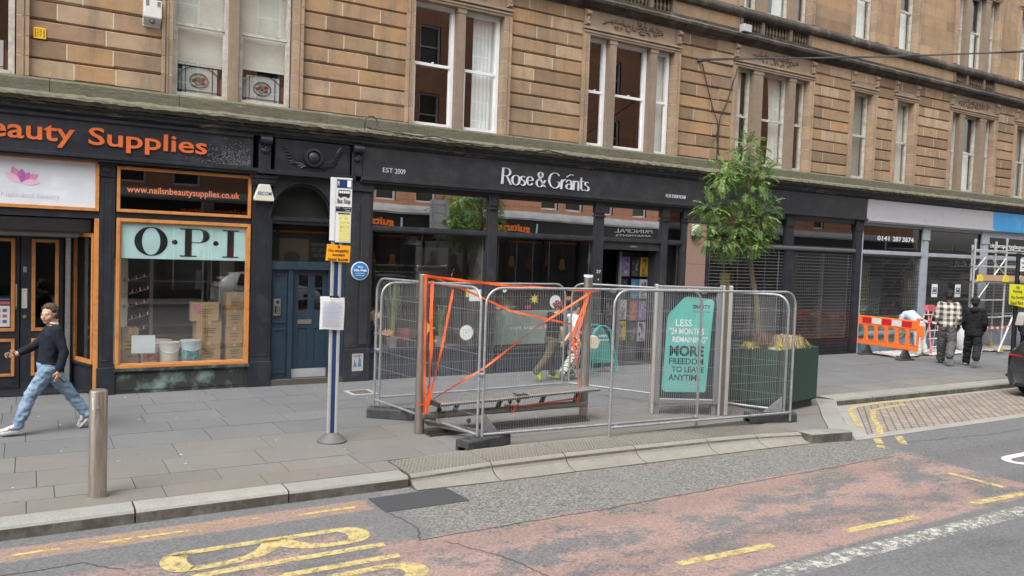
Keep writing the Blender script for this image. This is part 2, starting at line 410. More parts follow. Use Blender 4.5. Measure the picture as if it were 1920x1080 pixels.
# ------------------------------------------------ parking bay in granite setts
def sett_mat():
    m, nt, N, L, P = nt_new('setts')
    tc = N.new('ShaderNodeTexCoord').outputs['Object']; mp = N.new('ShaderNodeMapping'); mp.inputs['Rotation'].default_value = (0, 0, R(-38)); L.new(tc, mp.inputs[0])
    br = N.new('ShaderNodeTexBrick'); br.inputs['Scale'].default_value = 1; br.inputs['Brick Width'].default_value = .21; br.inputs['Row Height'].default_value = .13
    br.inputs['Mortar Size'].default_value = .016; br.inputs['Mortar Smooth'].default_value = .4; br.inputs['Color1'].default_value = (.2, .165, .14, 1); br.inputs['Color2'].default_value = (.3, .25, .21, 1)
    br.inputs['Mortar'].default_value = (.05, .042, .035, 1); L.new(mp.outputs[0], br.inputs[0])
    c = mixc(N, L, .3, br.outputs[0], mixc(N, L, ramp(N, L, noise_node(N, L, tc, 2, 6, .7), .3, .7), (.1, .09, .08), (.3, .27, .22)))
    L.new(c, P.inputs['Base Color']); P.inputs['Roughness'].default_value = .85
    bump(N, L, P, br.outputs['Fac'], -1, .02); return m
b = MB(); b.prism([(x, y, RZ-.02) for x, y in [(11.35, 7.75), (60, 7.3), (60, 9.3), (13.4, 9.42)]], (0, 0, .03))
tag(b.build('cobbled_pavement', sett_mat()), kind='structure')
b = MB()
b.prism([(x, y, RZ-.02) for x, y in [(10.8, 7.55), (60, 7.0), (60, 7.29), (11.33, 7.74)]], (0, 0, .034))
b.prism([(x, y, RZ-.02) for x, y in [(10.78, 7.56), (11.32, 7.75), (13.38, 9.43), (60, 9.31), (60, 9.55), (13.0, 9.6)]], (0, 0, .028))
tag(b.build('road_channel', sm('channel_concrete', (.26, .25, .23), .85, var=.15, stain=(.12, .11, .1))), kind='structure')

# ------------------------------------------------ painted markings (sheets 4 mm above the road)
def paint_mat(name, c, lo, hi, under=(.12, .08, .07), sc=2.2):
    m, nt, N, L, P = nt_new(name); geo = N.new('ShaderNodeNewGeometry').outputs['Position']
    w = noise_node(N, L, geo, sc, 12, .92); f = noise_node(N, L, geo, 80, 2, .7)
    c2 = tuple(x*.75 for x in c); colr = mixc(N, L, ramp(N, L, f, .3, .7), c2, c)
    L.new(colr, P.inputs['Base Color']); P.inputs['Roughness'].default_value = .8
    tr = N.new('ShaderNodeBsdfTransparent'); mx = N.new('ShaderNodeMixShader')
    L.new(ramp(N, L, w, lo, hi), mx.inputs[0]); L.new(tr.outputs[0], mx.inputs[1]); L.new(P.outputs[0], mx.inputs[2]); L.new(mx.outputs[0], N['Material Output'].inputs[0])
    return m
YEL = paint_mat('yellow_paint', (.50, .40, .17), .40, .52, sc=9); YEL2 = paint_mat('faded_yellow_paint', (.5, .33, .13), .49, .58, sc=9)
WHT = paint_mat('worn_white_paint', (.55, .55, .5), .5, .56, sc=11); WHT2 = paint_mat('fresh_white_paint', (.62, .62, .58), .3, .36, sc=9)
mk = MB(); Z = RZ+.004
def strip(pts, w, m=0, closed=False, z=Z, sx=1.0):
    P_ = [Vector((x/sx, y)) for x, y in pts]; n = len(P_); Lf = []; Rt = []
    for i in range(n):
        if closed: t = P_[(i+1) % n]-P_[i-1]
        else: t = P_[min(i+1, n-1)]-P_[max(i-1, 0)]
        t.normalize(); nn = Vector((-t.y, t.x))*w/2; Lf.append(P_[i]+nn); Rt.append(P_[i]-nn)
    for q in Lf+Rt: q.x *= sx
    for i in range(n if closed else n-1):
        j = (i+1) % n; mk.face([(*Rt[i], z), (*Rt[j], z), (*Lf[j], z), (*Lf[i], z)], m)
def rounded(cx, cy, hx, hy, r, a0=0, a1=360, n=8):
    out = []
    for q, (sx, sy) in enumerate(((1, 1), (-1, 1), (-1, -1), (1, -1))):
        for i in range(n+1):
            a = R(90*q+90*i/n)
            out.append((cx+sx*(hx-r)+r*math.cos(a), cy+sy*(hy-r)+min(r, hy)*math.sin(a)))
    return out
# letters of the bus box, long in the direction of travel
def lobe(x0, x1, ya, yb, w):
    hy = abs(ya-yb)/2; c = (ya+yb)/2; r = min(.24, (x1-x0)/2)
    pts = [(x0+.0, ya)] if False else []
    pts += [(x1-r, ya)]
    return pts
def arc_end(x, ya, yb, rx, s, n=10):      # half-ellipse joining ya to yb bulging by rx in direction s
    c = (ya+yb)/2; h = (ya-yb)/2
    return [(x+s*rx*math.sin(math.pi*i/n), c+h*math.cos(math.pi*i/n)) for i in range(n+1)]
W = .095
S3 = dict(sx=2.2)
strip([(1.9, 7.19), (2.5, 7.19)]+arc_end(2.52, 7.19, 6.85, .14, 1)[1:]+[(2.35, 6.85), (2.2, 6.88), (2.08, 6.96), (1.98, 7.08), (1.92, 7.19)], W, **S3)
strip([(1.98, 7.192), (1.1, 7.192)]+arc_end(1.15, 7.192, 6.82, .1, -1)[1:]+[(1.3, 6.81), (1.5, 6.83), (1.68, 6.88), (1.8, 6.97), (1.88, 7.08), (1.92, 7.18)], W, z=Z+.0012, **S3)
strip([(2.78, 6.66), (1.3, 6.66)]+arc_end(1.25, 6.66, 6.36, .12, -1)[1:]+[(2.8, 6.36)], W, **S3)
strip([(2.35, 5.84), (2.5, 5.84)]+arc_end(2.55, 5.84, 6.18, .25, 1)[1:]+[(2.1, 6.16)]+arc_end(1.95, 6.16, 5.84, .15, -1)[3:-2]+arc_end(1.6, 6.0, 5.8, .15, 1)[3:]+arc_end(1.2, 5.84, 6.18, .2, -1)[1:], W, **S3)
# word ahead of it, mostly out of frame to the left
strip([(-2.6, 7.2), (-1.0, 7.2)]+arc_end(-.95, 7.2, 6.85, .2, 1)[1:], W); strip([(-2.5, 6.62), (-.7, 6.62)], W); strip([(-.7, 6.8), (-.7, 6.4)], W)
strip([(-2.6, 6.1), (-1.1, 6.1)]+arc_end(-1.05, 6.1, 5.78, .25, 1)[1:]+[(-2.4, 5.78)], W)
# bus box outline: dashes, end corner
for a, b_, yy in ((-1.4, -.3, 5.2), (.7, 1.8, 5.17), (2.8, 3.9, 5.14), (4.9, 6.05, 5.09), (7.05, 8.17, 4.98), (9.2, 10.3, 4.93), (11.4, 12.4, 4.86)): strip([(a, yy+.02), (b_, yy-.03)], .1)
strip([(10.3, 5.85), (10.3, 5.15)], .1)
# kerb line, faded
strip([(-12, 7.84), (3.06, 7.84)], .1, 1); strip([(-12, 7.7), (3.06, 7.7)], .06, 1)
for a, b_ in ((-.1, .25), (.55, 1.3), (2.3, 2.9)): strip([(a, 7.76), (b_, 7.76)], .05)
# crumbs of yellow along the boarding kerb
for i in range(34):
    a = rnd.uniform(4.2, 10.6); strip([(a, 7.78-.02*(a-4)+rnd.uniform(-.12, .03)), (a+rnd.uniform(.05, .25), 7.74-.02*(a-4)+rnd.uniform(-.1, .03))], rnd.uniform(.015, .05), 1)
# double yellow lines turning into the bay
strip([(15.6, 9.4), (14.2, 9.45), (13.35, 9.4), (12.9, 9.2), (12.3, 8.7), (11.7, 8.12)], .1, 0, z=RZ+.016)
strip([(14.5, 9.14), (14.0, 9.12), (13.3, 9.02), (12.7, 8.6), (12.0, 8.0)], .09, 0, z=RZ+.016)
strip([(12.0, 8.0), (11.5, 7.65)], .1, 0, z=RZ+.016)
strip([(11.3, 7.58), (10.98, 7.3)], .12, 0); strip([(11.75, 7.5), (11.3, 7.12)], .12, 0); strip([(10.88, 7.22), (10.75, 7.12)], .12, 0)
# worn white lane line
strip([(-20, 4.72), (30, 4.42)], .22, 2); strip([(-20, 4.72), (30, 4.42)], .12, 2, z=RZ+.008)

# white road letter further along
strip([(12.9, 5.35), (12.2, 5.55)]+arc_end(12.05, 5.62, 5.98, .28, -1)+[(13.2, 5.98), (15, 5.95)], .12, 3)
strip([(15, 5.6), (13.2, 5.62)], .1, 3)
for q in ([(3.15, 7.45), (3.22, 6.9), (3.1, 6.62)], [(3.1, 6.62), (5.2, 6.6), (7.6, 6.66), (10.7, 6.72)], [(3.3, 6.5), (3.6, 5.9), (3.75, 5.3), (4.1, 4.8)], [(11.2, 7.2), (13.5, 6.95), (16, 7.0), (20, 6.8)], [(-2, 7.3), (.4, 7.33), (.7, 7.0)]):
    r__ = random.Random(len(q)); Q = []
    for a, c in zip(q, q[1:]):
        for i in range(14): Q.append((a[0]+(c[0]-a[0])*i/14+r__.uniform(-.02, .02), a[1]+(c[1]-a[1])*i/14+r__.uniform(-.015, .015)))
    strip(Q, .010, 4)
tag(mk.build('road_markings', [YEL, YEL2, WHT, WHT2, sm('bitumen_crack', (.045, .043, .043), .8)]), kind='structure')
pt = MB(); pt.prism([(x, y, RZ-.01) for x, y in [(3.12, 7.96), (4.05, 7.97), (4.08, 7.46), (3.85, 7.45), (3.12, 7.47)]], (0, 0, .016))
tag(pt.build('road_patch', sm('fresh_tarmac', (.04, .042, .047), .8, var=.25, scale=60, bmp=.3, bscale=90)), kind='structure')
# small grating set in the paving
mh = thing('drain_cover', 'small square metal cover set in the paving left of the fenced bench', 'drain cover', (5.02, 13.3, 0))
f = MB(); f.box(4.78, 5.26, 13.06, 13.54, -.01, .004); f.build('frame', sm('cover_frame', (.32, .31, .28), .6), mh)
f = MB(); f.box(4.86, 5.18, 13.14, 13.46, .0, .009)
for i in range(6): f.box(4.875+i*.05, 4.9+i*.05, 13.15, 13.45, .009, .013)
f.build('lid', sm('cover_lid', (.15, .15, .15), .5, metal=.4), mh)
# ================================================================== THE TENEMENT
WY = 14.6     # face of the upper wall
def stone_mat(name='sandstone', base=(.295, .187, .1), grey=(.085, .072, .058)):
    m, nt, N, L, P = nt_new(name)
    tc = N.new('ShaderNodeTexCoord').outputs['Object']; a = N.new('ShaderNodeVertexColor'); a.layer_name = 'Col'
    f = noise_node(N, L, tc, 3, 6, .65, (1, 1, 2.2)); fine = noise_node(N, L, tc, 45, 3, .7)
    c = mixc(N, L, ramp(N, L, f, .3, .7), tuple(x*.86 for x in base), tuple(min(1, x*1.14) for x in base))
    c = mixc(N, L, 1., c, a.outputs[0], 'MULTIPLY')
    soot = noise_node(N, L, tc, .85, 7, .72, (1, 1, .55)); c = mixc(N, L, math_n(N, L, 'MULTIPLY', ramp(N, L, soot, .48, .72), .62), c, grey)
    pale = noise_node(N, L, tc, 1.7, 4, .6, (1, 1, .3)); c = mixc(N, L, math_n(N, L, 'MULTIPLY', ramp(N, L, pale, .56, .72), .3), c, (.42, .34, .24))
    stk = noise_node(N, L, tc, 2.4, 6, .62, (1.6, 1.6, .2)); c = mixc(N, L, math_n(N, L, 'MULTIPLY', ramp(N, L, stk, .5, .7), .5), c, tuple(x*1.1 for x in grey))
    c = mixc(N, L, .12, c, mixc(N, L, fine, (.02, .02, .02), (.8, .7, .6)))
    L.new(c, P.inputs['Base Color']); P.inputs['Roughness'].default_value = .9; P.inputs['Specular IOR Level'].default_value = .25
    bump(N, L, P, fine, .3, .004); return m
STONE = stone_mat()
TRIM = stone_mat('dressed_sandstone', (.285, .205, .14), (.12, .105, .085))
MORTAR = sm('pale_mortar', (.5, .44, .36), .9)
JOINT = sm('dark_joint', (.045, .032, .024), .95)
def moss_mat():
    m, nt, N, L, P = nt_new('mossy_stone'); tc = N.new('ShaderNodeTexCoord').outputs['Object']
    f = noise_node(N, L, tc, 1.1, 7, .75); f2 = noise_node(N, L, tc, 6, 6, .75, (1, 1, 3)); fine = noise_node(N, L, tc, 40, 3, .7)
    c = mixc(N, L, ramp(N, L, f, .35, .65), (.10, .085, .06), (.115, .12, .05)); c = mixc(N, L, math_n(N, L, 'MULTIPLY', ramp(N, L, f2, .4, .62), .8), c, (.05, .044, .037))
    fl = noise_node(N, L, tc, 9, 8, .8, (.6, 1, 4)); c = mixc(N, L, ramp(N, L, fl, .59, .63), c, (.24, .22, .18)); c = mixc(N, L, .15, c, mixc(N, L, fine, (0, 0, 0), (.5, .48, .4)))
    L.new(c, P.inputs['Base Color']); P.inputs['Roughness'].default_value = .92; bump(N, L, P, f2, .6, .02); return m
MOSS = moss_mat()
def flaking_mat():
    m, nt, N, L, P = nt_new('flaking_cornice_paint'); tc = N.new('ShaderNodeTexCoord').outputs['Object']
    fl = noise_node(N, L, tc, 3.2, 9, .78, (.5, 1, 2.2)); f = noise_node(N, L, tc, 12, 5, .7)
    c = mixc(N, L, ramp(N, L, f, .3, .7), (.018, .02, .023), (.034, .036, .042)); c = mixc(N, L, ramp(N, L, fl, .57, .6), c, (.15, .115, .085)); c = mixc(N, L, ramp(N, L, fl, .68, .71), c, (.26, .22, .18))
    L.new(c, P.inputs['Base Color']); P.inputs['Roughness'].default_value = .7; bump(N, L, P, fl, .7, .02); return m
FLAKE = flaking_mat()

ten = thing('sandstone_tenement', 'long honey-coloured sandstone tenement whose ground floor is a row of dark shopfronts', 'building', (8, 14.6, 0))

# window lights: (x0, x1, kind, white new frame?)   first floor, sill 5.0, head 7.42
F1 = [  # opening, lights, carved frieze?
 dict(x=(-2.6, -.18), L=[(-2.55, -1.5), (-1.3, -.2)], new=0, inside='blind', carve=0),
 dict(x=(2.04, 4.06), L=[(2.06, 2.96), (3.13, 4.04)], new=0, inside='blind_glass', carve=0),
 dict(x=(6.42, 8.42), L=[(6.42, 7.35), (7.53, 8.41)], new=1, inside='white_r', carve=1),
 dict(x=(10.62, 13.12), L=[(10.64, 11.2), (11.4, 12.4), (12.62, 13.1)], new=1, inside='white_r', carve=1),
 dict(x=(15.25, 17.95), L=[(15.3, 15.85), (16.2, 17.2), (17.45, 17.93)], new=0, inside='drape', carve=1),
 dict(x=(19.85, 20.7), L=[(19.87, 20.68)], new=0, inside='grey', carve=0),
 dict(x=(21.85, 22.68), L=[(21.87, 22.66)], new=0, inside='drape', carve=0),
 dict(x=(24.7, 27.1), L=[(24.72, 25.15), (25.42, 26.3), (26.65, 27.08)], new=0, inside='lace', carve=1),
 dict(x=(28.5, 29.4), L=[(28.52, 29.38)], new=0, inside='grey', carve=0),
 dict(x=(31, 31.9), L=[(31.02, 31.88)], new=0, inside='none', carve=0),
 dict(x=(34, 36.4), L=[(34.02, 34.5), (34.75, 35.65), (35.9, 36.38)], new=0, inside='drape', carve=1),
 dict(x=(39, 39.9), L=[(39.02, 39.88)], new=0, inside='none', carve=0)]
F2 = [
 dict(x=(-2.6, -.18), L=[(-2.55, -1.5), (-1.3, -.2)]), dict(x=(2.04, 4.06), L=[(2.06, 2.96), (3.13, 4.04)]),
 dict(x=(6.42, 8.42), L=[(6.42, 7.35), (7.53, 8.41)]),
 dict(x=(10.7, 13.0), L=[(10.72, 11.2), (11.4, 12.3), (12.5, 12.98)]),
 dict(x=(15.35, 17.85), L=[(15.37, 15.9), (16.2, 17.1), (17.35, 17.83)]),
 dict(x=(19.75, 20.62), L=[(19.77, 20.6)]), dict(x=(21.75, 22.6), L=[(21.77, 22.58)]),
 dict(x=(24.75, 27.0), L=[(24.77, 25.2), (25.45, 26.25), (26.55, 26.98)]), dict(x=(28.4, 29.3), L=[(28.42, 29.28)]),
 dict(x=(31, 31.9), L=[(31.02, 31.88)]), dict(x=(34, 36.4), L=[(34.02, 34.5), (34.75, 35.65), (35.9, 36.38)]), dict(x=(39, 39.9), L=[(39.02, 39.88)])]
XL, XR = -9, 44
def wall_courses(b, z0, z1, h, opens, surround, rustic):
    n = max(1, round((z1-z0)/h)); h = (z1-z0)/n
    for i in range(n):
        a, t = z0+i*h, z0+(i+1)*h
        iv = [(XL, XR)]
        for ox0, ox1, oz0, oz1 in opens:
            if t <= oz0+.01 or a >= oz1-.01: continue
            niv = []
            for p0, p1 in iv:
                if ox1 <= p0 or ox0 >= p1: niv.append((p0, p1)); continue
                if ox0 > p0: niv.append((p0, ox0))
                if ox1 < p1: niv.append((ox1, p1))
            iv = niv
        for p0, p1 in iv:
            if p1-p0 < .03: continue
            w = p1-p0; x = p0; first = True
            while x < p1-1e-6:
                bw = rnd.uniform(.55, 1.2)
                if first and i % 2: bw *= .6
                first = False
                if p1-(x+bw) < .4: bw = p1-x
                x2 = min(p1, x+bw)
                tone = jit((1, 1, 1), .15); q = rnd.random()
                if q < .15: tone = (1.28, 1.42, 1.62)       # replaced, paler stone
                elif q < .24: tone = (1.2, 1.12, .95)
                elif q < .36: tone = (.7, .66, .64)
                step = .03 if 14.0 < x < 60 and rustic else 0
                y = WY-step
                if rustic:
                    g_ = .021*rnd.uniform(.7, 1.35)
                    pr = [(y+.06, a+g_*.3), (y+.035, a+g_*.3), (y, a+g_*1.6), (y, t-g_*.9), (y+.035, t-g_*.1), (y+.06, t-g_*.1)]
                    b.profile_x(pr, x+.001, x2-.001, 0, tone)
                    if x2 < p1-.01: b.box(x2-.008, x2+.008, y-.001, y+.05, a+.03, t-.02, 1)
                else:
                    b.box(x+.004, x2-.004, y, y+.06, a+.004, t-.004, 0, tone)
                    if x2 < p1-.01: b.box(x2-.006, x2+.006, y+.003, y+.05, a, t, 1)
                    b.box(x, x2, y+.003, y+.05, t-.005, t+.005, 1)
                x = x2
wall = MB()
op1 = [(w['x'][0]-.17, w['x'][1]+.17, 5.0, 7.9 if w['carve'] else 7.62) for w in F1]
op2 = [(w['x'][0]-.15, w['x'][1]+.15, 8.9, 11.35) for w in F2]
wall_courses(wall, 5.0, 7.98, .298, op1, .17, True)
wall_courses(wall, 8.9, 12.6, .3, op2, .15, False)
# backing behind the joints, cut out at the windows
def backing(z0, z1, opens):
    xs = XL
    for o in sorted(opens)+[(XR, XR, 0, 0)]:
        wall.box(xs, o[0]+.02, WY+.055, WY+.3, z0, z1, 2)
        if o[2] > z0+.02: wall.box(o[0]+.02, o[1]-.02, WY+.055, WY+.3, z0, o[2], 2)
        if o[3] and o[3] < z1-.01: wall.box(o[0]+.02, o[1]-.02, WY+.055, WY+.3, o[3], z1, 2)
        xs = o[1]-.02
backing(5.0, 8.0, op1); backing(8.9, 12.6, op2)
wall.box(XL, XR, WY, WY+.25, 12.6, 16.5, 0, (.95, .95, .95))
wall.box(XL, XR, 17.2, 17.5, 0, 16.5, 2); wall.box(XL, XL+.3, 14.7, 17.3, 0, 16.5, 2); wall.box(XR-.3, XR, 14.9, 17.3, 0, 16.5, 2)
wall.build('wall', [STONE, MORTAR, JOINT], ten)
roof = MB(); roof.box(XL, XR, 14.3, 17.6, 16.5, 16.9); roof.build('roof', sm('slate', (.06, .06, .07), .7), ten)

# shop-level beam, floors
fl = MB(); fl.box(XL, XR, 14.75, 17.2, 4.1, 4.5); fl.box(XL, XR, 15.0, 17.2, 8.3, 8.5); fl.box(XL, XR, 15.0, 17.2, 12.4, 12.6)
for x in (1, 5.3, 9.5, 14.2, 18.9, 23.8, 27.8, 30.3, 33, 37.5): fl.box(x-.05, x+.05, WY+.3, 17.2, 4.5, 12.4)
fl.build('inner_floor', sm('room_plaster', (.13, .12, .11), .9), ten)

# sill course and the big shop cornice
def wobble_profile(b, prof, x0, x1, step, amp, m=0, seed=0):
    r_ = random.Random(seed); n = max(1, int((x1-x0)/step)); rings = []
    for i in range(n+1):
        x = x0+(x1-x0)*i/n; rings.append([(x, y+r_.uniform(-amp, amp), z+r_.uniform(-amp, amp)*.8) for y, z in prof])
    k_ = len(prof); vs = [p for r2 in rings for p in r2]
    fs = [(i*k_+j, i*k_+(j+1) % k_, (i+1)*k_+(j+1) % k_, (i+1)*k_+j) for i in range(n) for j in range(k_)]
    fs += [tuple(range(k_)), tuple(range(n*k_, (n+1)*k_))[::-1]]
    b.add(vs, fs, m)
c = MB(); x = XL
while x < XR:
    w = rnd.uniform(1.6, 2.6); x2 = min(XR, x+w)
    wobble_profile(c, [(14.85, 4.6), (14.53, 4.6), (14.5, 4.76), (14.5, 4.96), (14.53, 4.998), (14.85, 4.998)], x+.004, x2-.004, .3, .002, 0, int(x*10)+99); x = x2
c.build('sill_course', MOSS, ten); c = MB()
wobble_profile(c, [(14.8, 4.62), (14.5, 4.79), (14.16, 4.70), (14.14, 4.655), (14.2, 4.64), (14.22, 4.60), (14.8, 4.58)], XL, XR, .07, .014, 0, 5)
c.build('cornice_ledge', MOSS, ten)
c = MB(); wobble_profile(c, [(14.8, 4.58), (14.235, 4.585), (14.26, 4.555), (14.3, 4.545), (14.31, 4.49), (14.35, 4.475), (14.37, 4.44), (14.8, 4.42)], XL, XR, .08, .007, 0, 8)
c.build('shop_cornice', FLAKE, ten)

# cornice between the floors
c = MB()
wobble_profile(c, [(14.9, 7.96), (14.585, 7.96), (14.56, 8.02), (14.5, 8.03), (14.47, 8.08), (14.36, 8.1), (14.34, 8.16), (14.36, 8.18), (14.52, 8.26), (14.9, 8.28)], XL, XR, .25, .003, 0, 11)
c.profile_x([(14.9, 8.27), (14.555, 8.27), (14.55, 8.34), (14.9, 8.34)], XL, XR)
c.profile_x([(14.9, 8.64), (14.56, 8.64), (14.5, 8.68), (14.47, 8.74), (14.47, 8.79), (14.52, 8.86), (14.56, 8.9), (14.9, 8.9)], XL, XR)
c.build('cornice', TRIM, ten)
# parapet band between cornice and upper sill: panels with balusters under the triple windows
bal = [(w['x'][0]-.1, w['x'][1]+.1) for w in F2 if len(w['L']) == 3]
segs = []; cur = XL
for a, b_ in bal: segs.append((cur, a)); cur = b_
segs.append((cur, XR))
for a, b_ in segs:
    x = a; bands = MB()
    while x < b_-1e-6:
        x2 = min(b_, x+rnd.uniform(.8, 1.5))
        if b_-x2 < .4: x2 = b_
        bands.box(x+.004, x2-.004, 14.58, 14.9, 8.345, 8.638, 0, jit((1, 1, 1), .1)); bands.box(x2-.005, x2+.005, 14.585, 14.85, 8.345, 8.638, 1); x = x2
    bands.build('parapet_band', [STONE, MORTAR], ten)
for a, b_ in bal:
    bl = MB(); w = b_-a; bl.box(a, b_, 14.78, 14.9, 8.345, 8.638, 0, (.45, .42, .4))
    for q in (a, a+w*.29, a+w*.68, b_-.1): bl.box(q, q+.1, 14.56, 14.8, 8.345, 8.638, 0)
    for s_, e in ((a+.1, a+w*.29), (a+w*.29+.1, a+w*.68), (a+w*.68+.1, b_-.1)):
        n = max(2, round((e-s_)/.115))
        for i in range(n):
            bl.lathe([(.028, 0), (.028, .03), (.018, .045), (.04, .11), (.036, .16), (.018, .22), (.022, .25), (.03, .262), (.03, .295)], (s_+(i+.5)*(e-s_)/n, 14.66, 8.345), 7)
    bl.build('balustrade', pm('baluster_stone', (.16, .12, .085), .9, stain=(.07, .06, .05), attr=False), ten)

# surrounds, mullions, friezes
def surround(w, z0, zh, pad, first):
    x0, x1 = w['x']; b = MB(); n = round((zh-z0)/.3)
    for i in range(n):       # jamb stones with pale joints
        a, t = z0+(zh-z0)*i/n, z0+(zh-z0)*(i+1)/n
        for s_ in (-1, 1):
            X0, X1 = (x0-pad, x0) if s_ < 0 else (x1, x1+pad); tone = jit((1.15, 1.1, 1.02), .15)
            b.box(X0+.001, X1-.001, WY-.045, WY+.3, a+.004, t-.004, 0, tone)
            Xi = (X0, X0+.05) if s_ < 0 else (X1-.05, X1); b.box(*Xi, WY-.075, WY-.045, a+.004, t-.004, 0, tone)
            Xm = (X0+.07, X0+.1) if s_ < 0 else (X1-.1, X1-.07); b.box(*Xm, WY-.06, WY-.045, a+.004, t-.004, 0, tone)
            b.box(X0+.003, X1-.003, WY-.047, WY+.2, t-.004, t+.004, 1)
    b.box(x0-pad, x1+pad, WY-.05, WY+.3, zh, zh+.12, 0); b.box(x0-pad-.02, x1+pad+.02, WY-.09, WY, zh+.12, zh+.17, 0)
    b.box(x0-pad, x1+pad, WY-.07, WY-.05, zh+.05, zh+.085, 0)
    if first:
        top = 7.97
        b.box(x0-pad, x1+pad, WY-.02, WY+.3, zh+.17, top, 0)
        for X in (x0-pad, x1+pad-.14):     # scrolled consoles
            b.box(X, X+.14, WY-.07, WY-.02, zh+.2, top-.01, 0); b.tube([(X+.01, WY-.09, top-.09), (X+.13, WY-.09, top-.09)], .05, 8)
            b.tube([(X+.02, WY-.075, zh+.24), (X+.12, WY-.075, zh+.24)], .035, 8); b.ell((X+.07, WY-.08, zh+.33), (.035, .03, .07), 8, 6)
    for (a, a2), (c0, c1) in zip(w['L'], w['L'][1:]):
        b.box(a2, c0, WY-.005, WY+.28, z0, zh, 0, (.72, .74, .76)); b.box(a2+.015, c0-.015, WY-.02, WY-.005, z0, zh-.1, 0, (.72, .74, .76))
        b.box(a2-.01, c0+.01, WY-.03, WY+.05, zh-.1, zh, 0, (.8, .8, .8))
    b.build('window_surround', [TRIM, MORTAR], ten)
    if w.get('carve'):
        f = MB(); cx_ = (x0+x1)/2; hw = min(.85, (x1-x0)*.36); r_ = random.Random(int(x0*7)); z = zh+.37
        for i in range(46):
            t = r_.uniform(-1, 1); X = cx_+hw*t; amp = .13*(1-abs(t)**3); zz = z+r_.uniform(-amp, amp); a = r_.uniform(-1.2, 1.2)+(0 if t > 0 else 3.1); l = r_.uniform(.05, .1)
            pts = [(X+l*math.cos(a+k_*.5*(1 if t > 0 else -1))*k_/3, WY-.035, zz+l*math.sin(a+k_*.5)*k_/3) for k_ in range(4)]
            f.tube(pts, [.022, .026, .018, .006], 6)
        f.ell((cx_, WY-.03, z), (.07, .035, .09), 10, 8); f.tube([(cx_-hw, WY-.03, z), (cx_-hw/2, WY-.035, z+.03), (cx_, WY-.035, z), (cx_+hw/2, WY-.035, z+.03), (cx_+hw, WY-.03, z)], .014, 6)
        f.build('carved_frieze', sm('carved_stone', (.16, .12, .08), .9, var=.3, scale=20), ten)
for w in F1: surround(w, 5.0, 7.42, .17, True)
for w in F2: surround(w, 8.9, 11.2, .15, False)

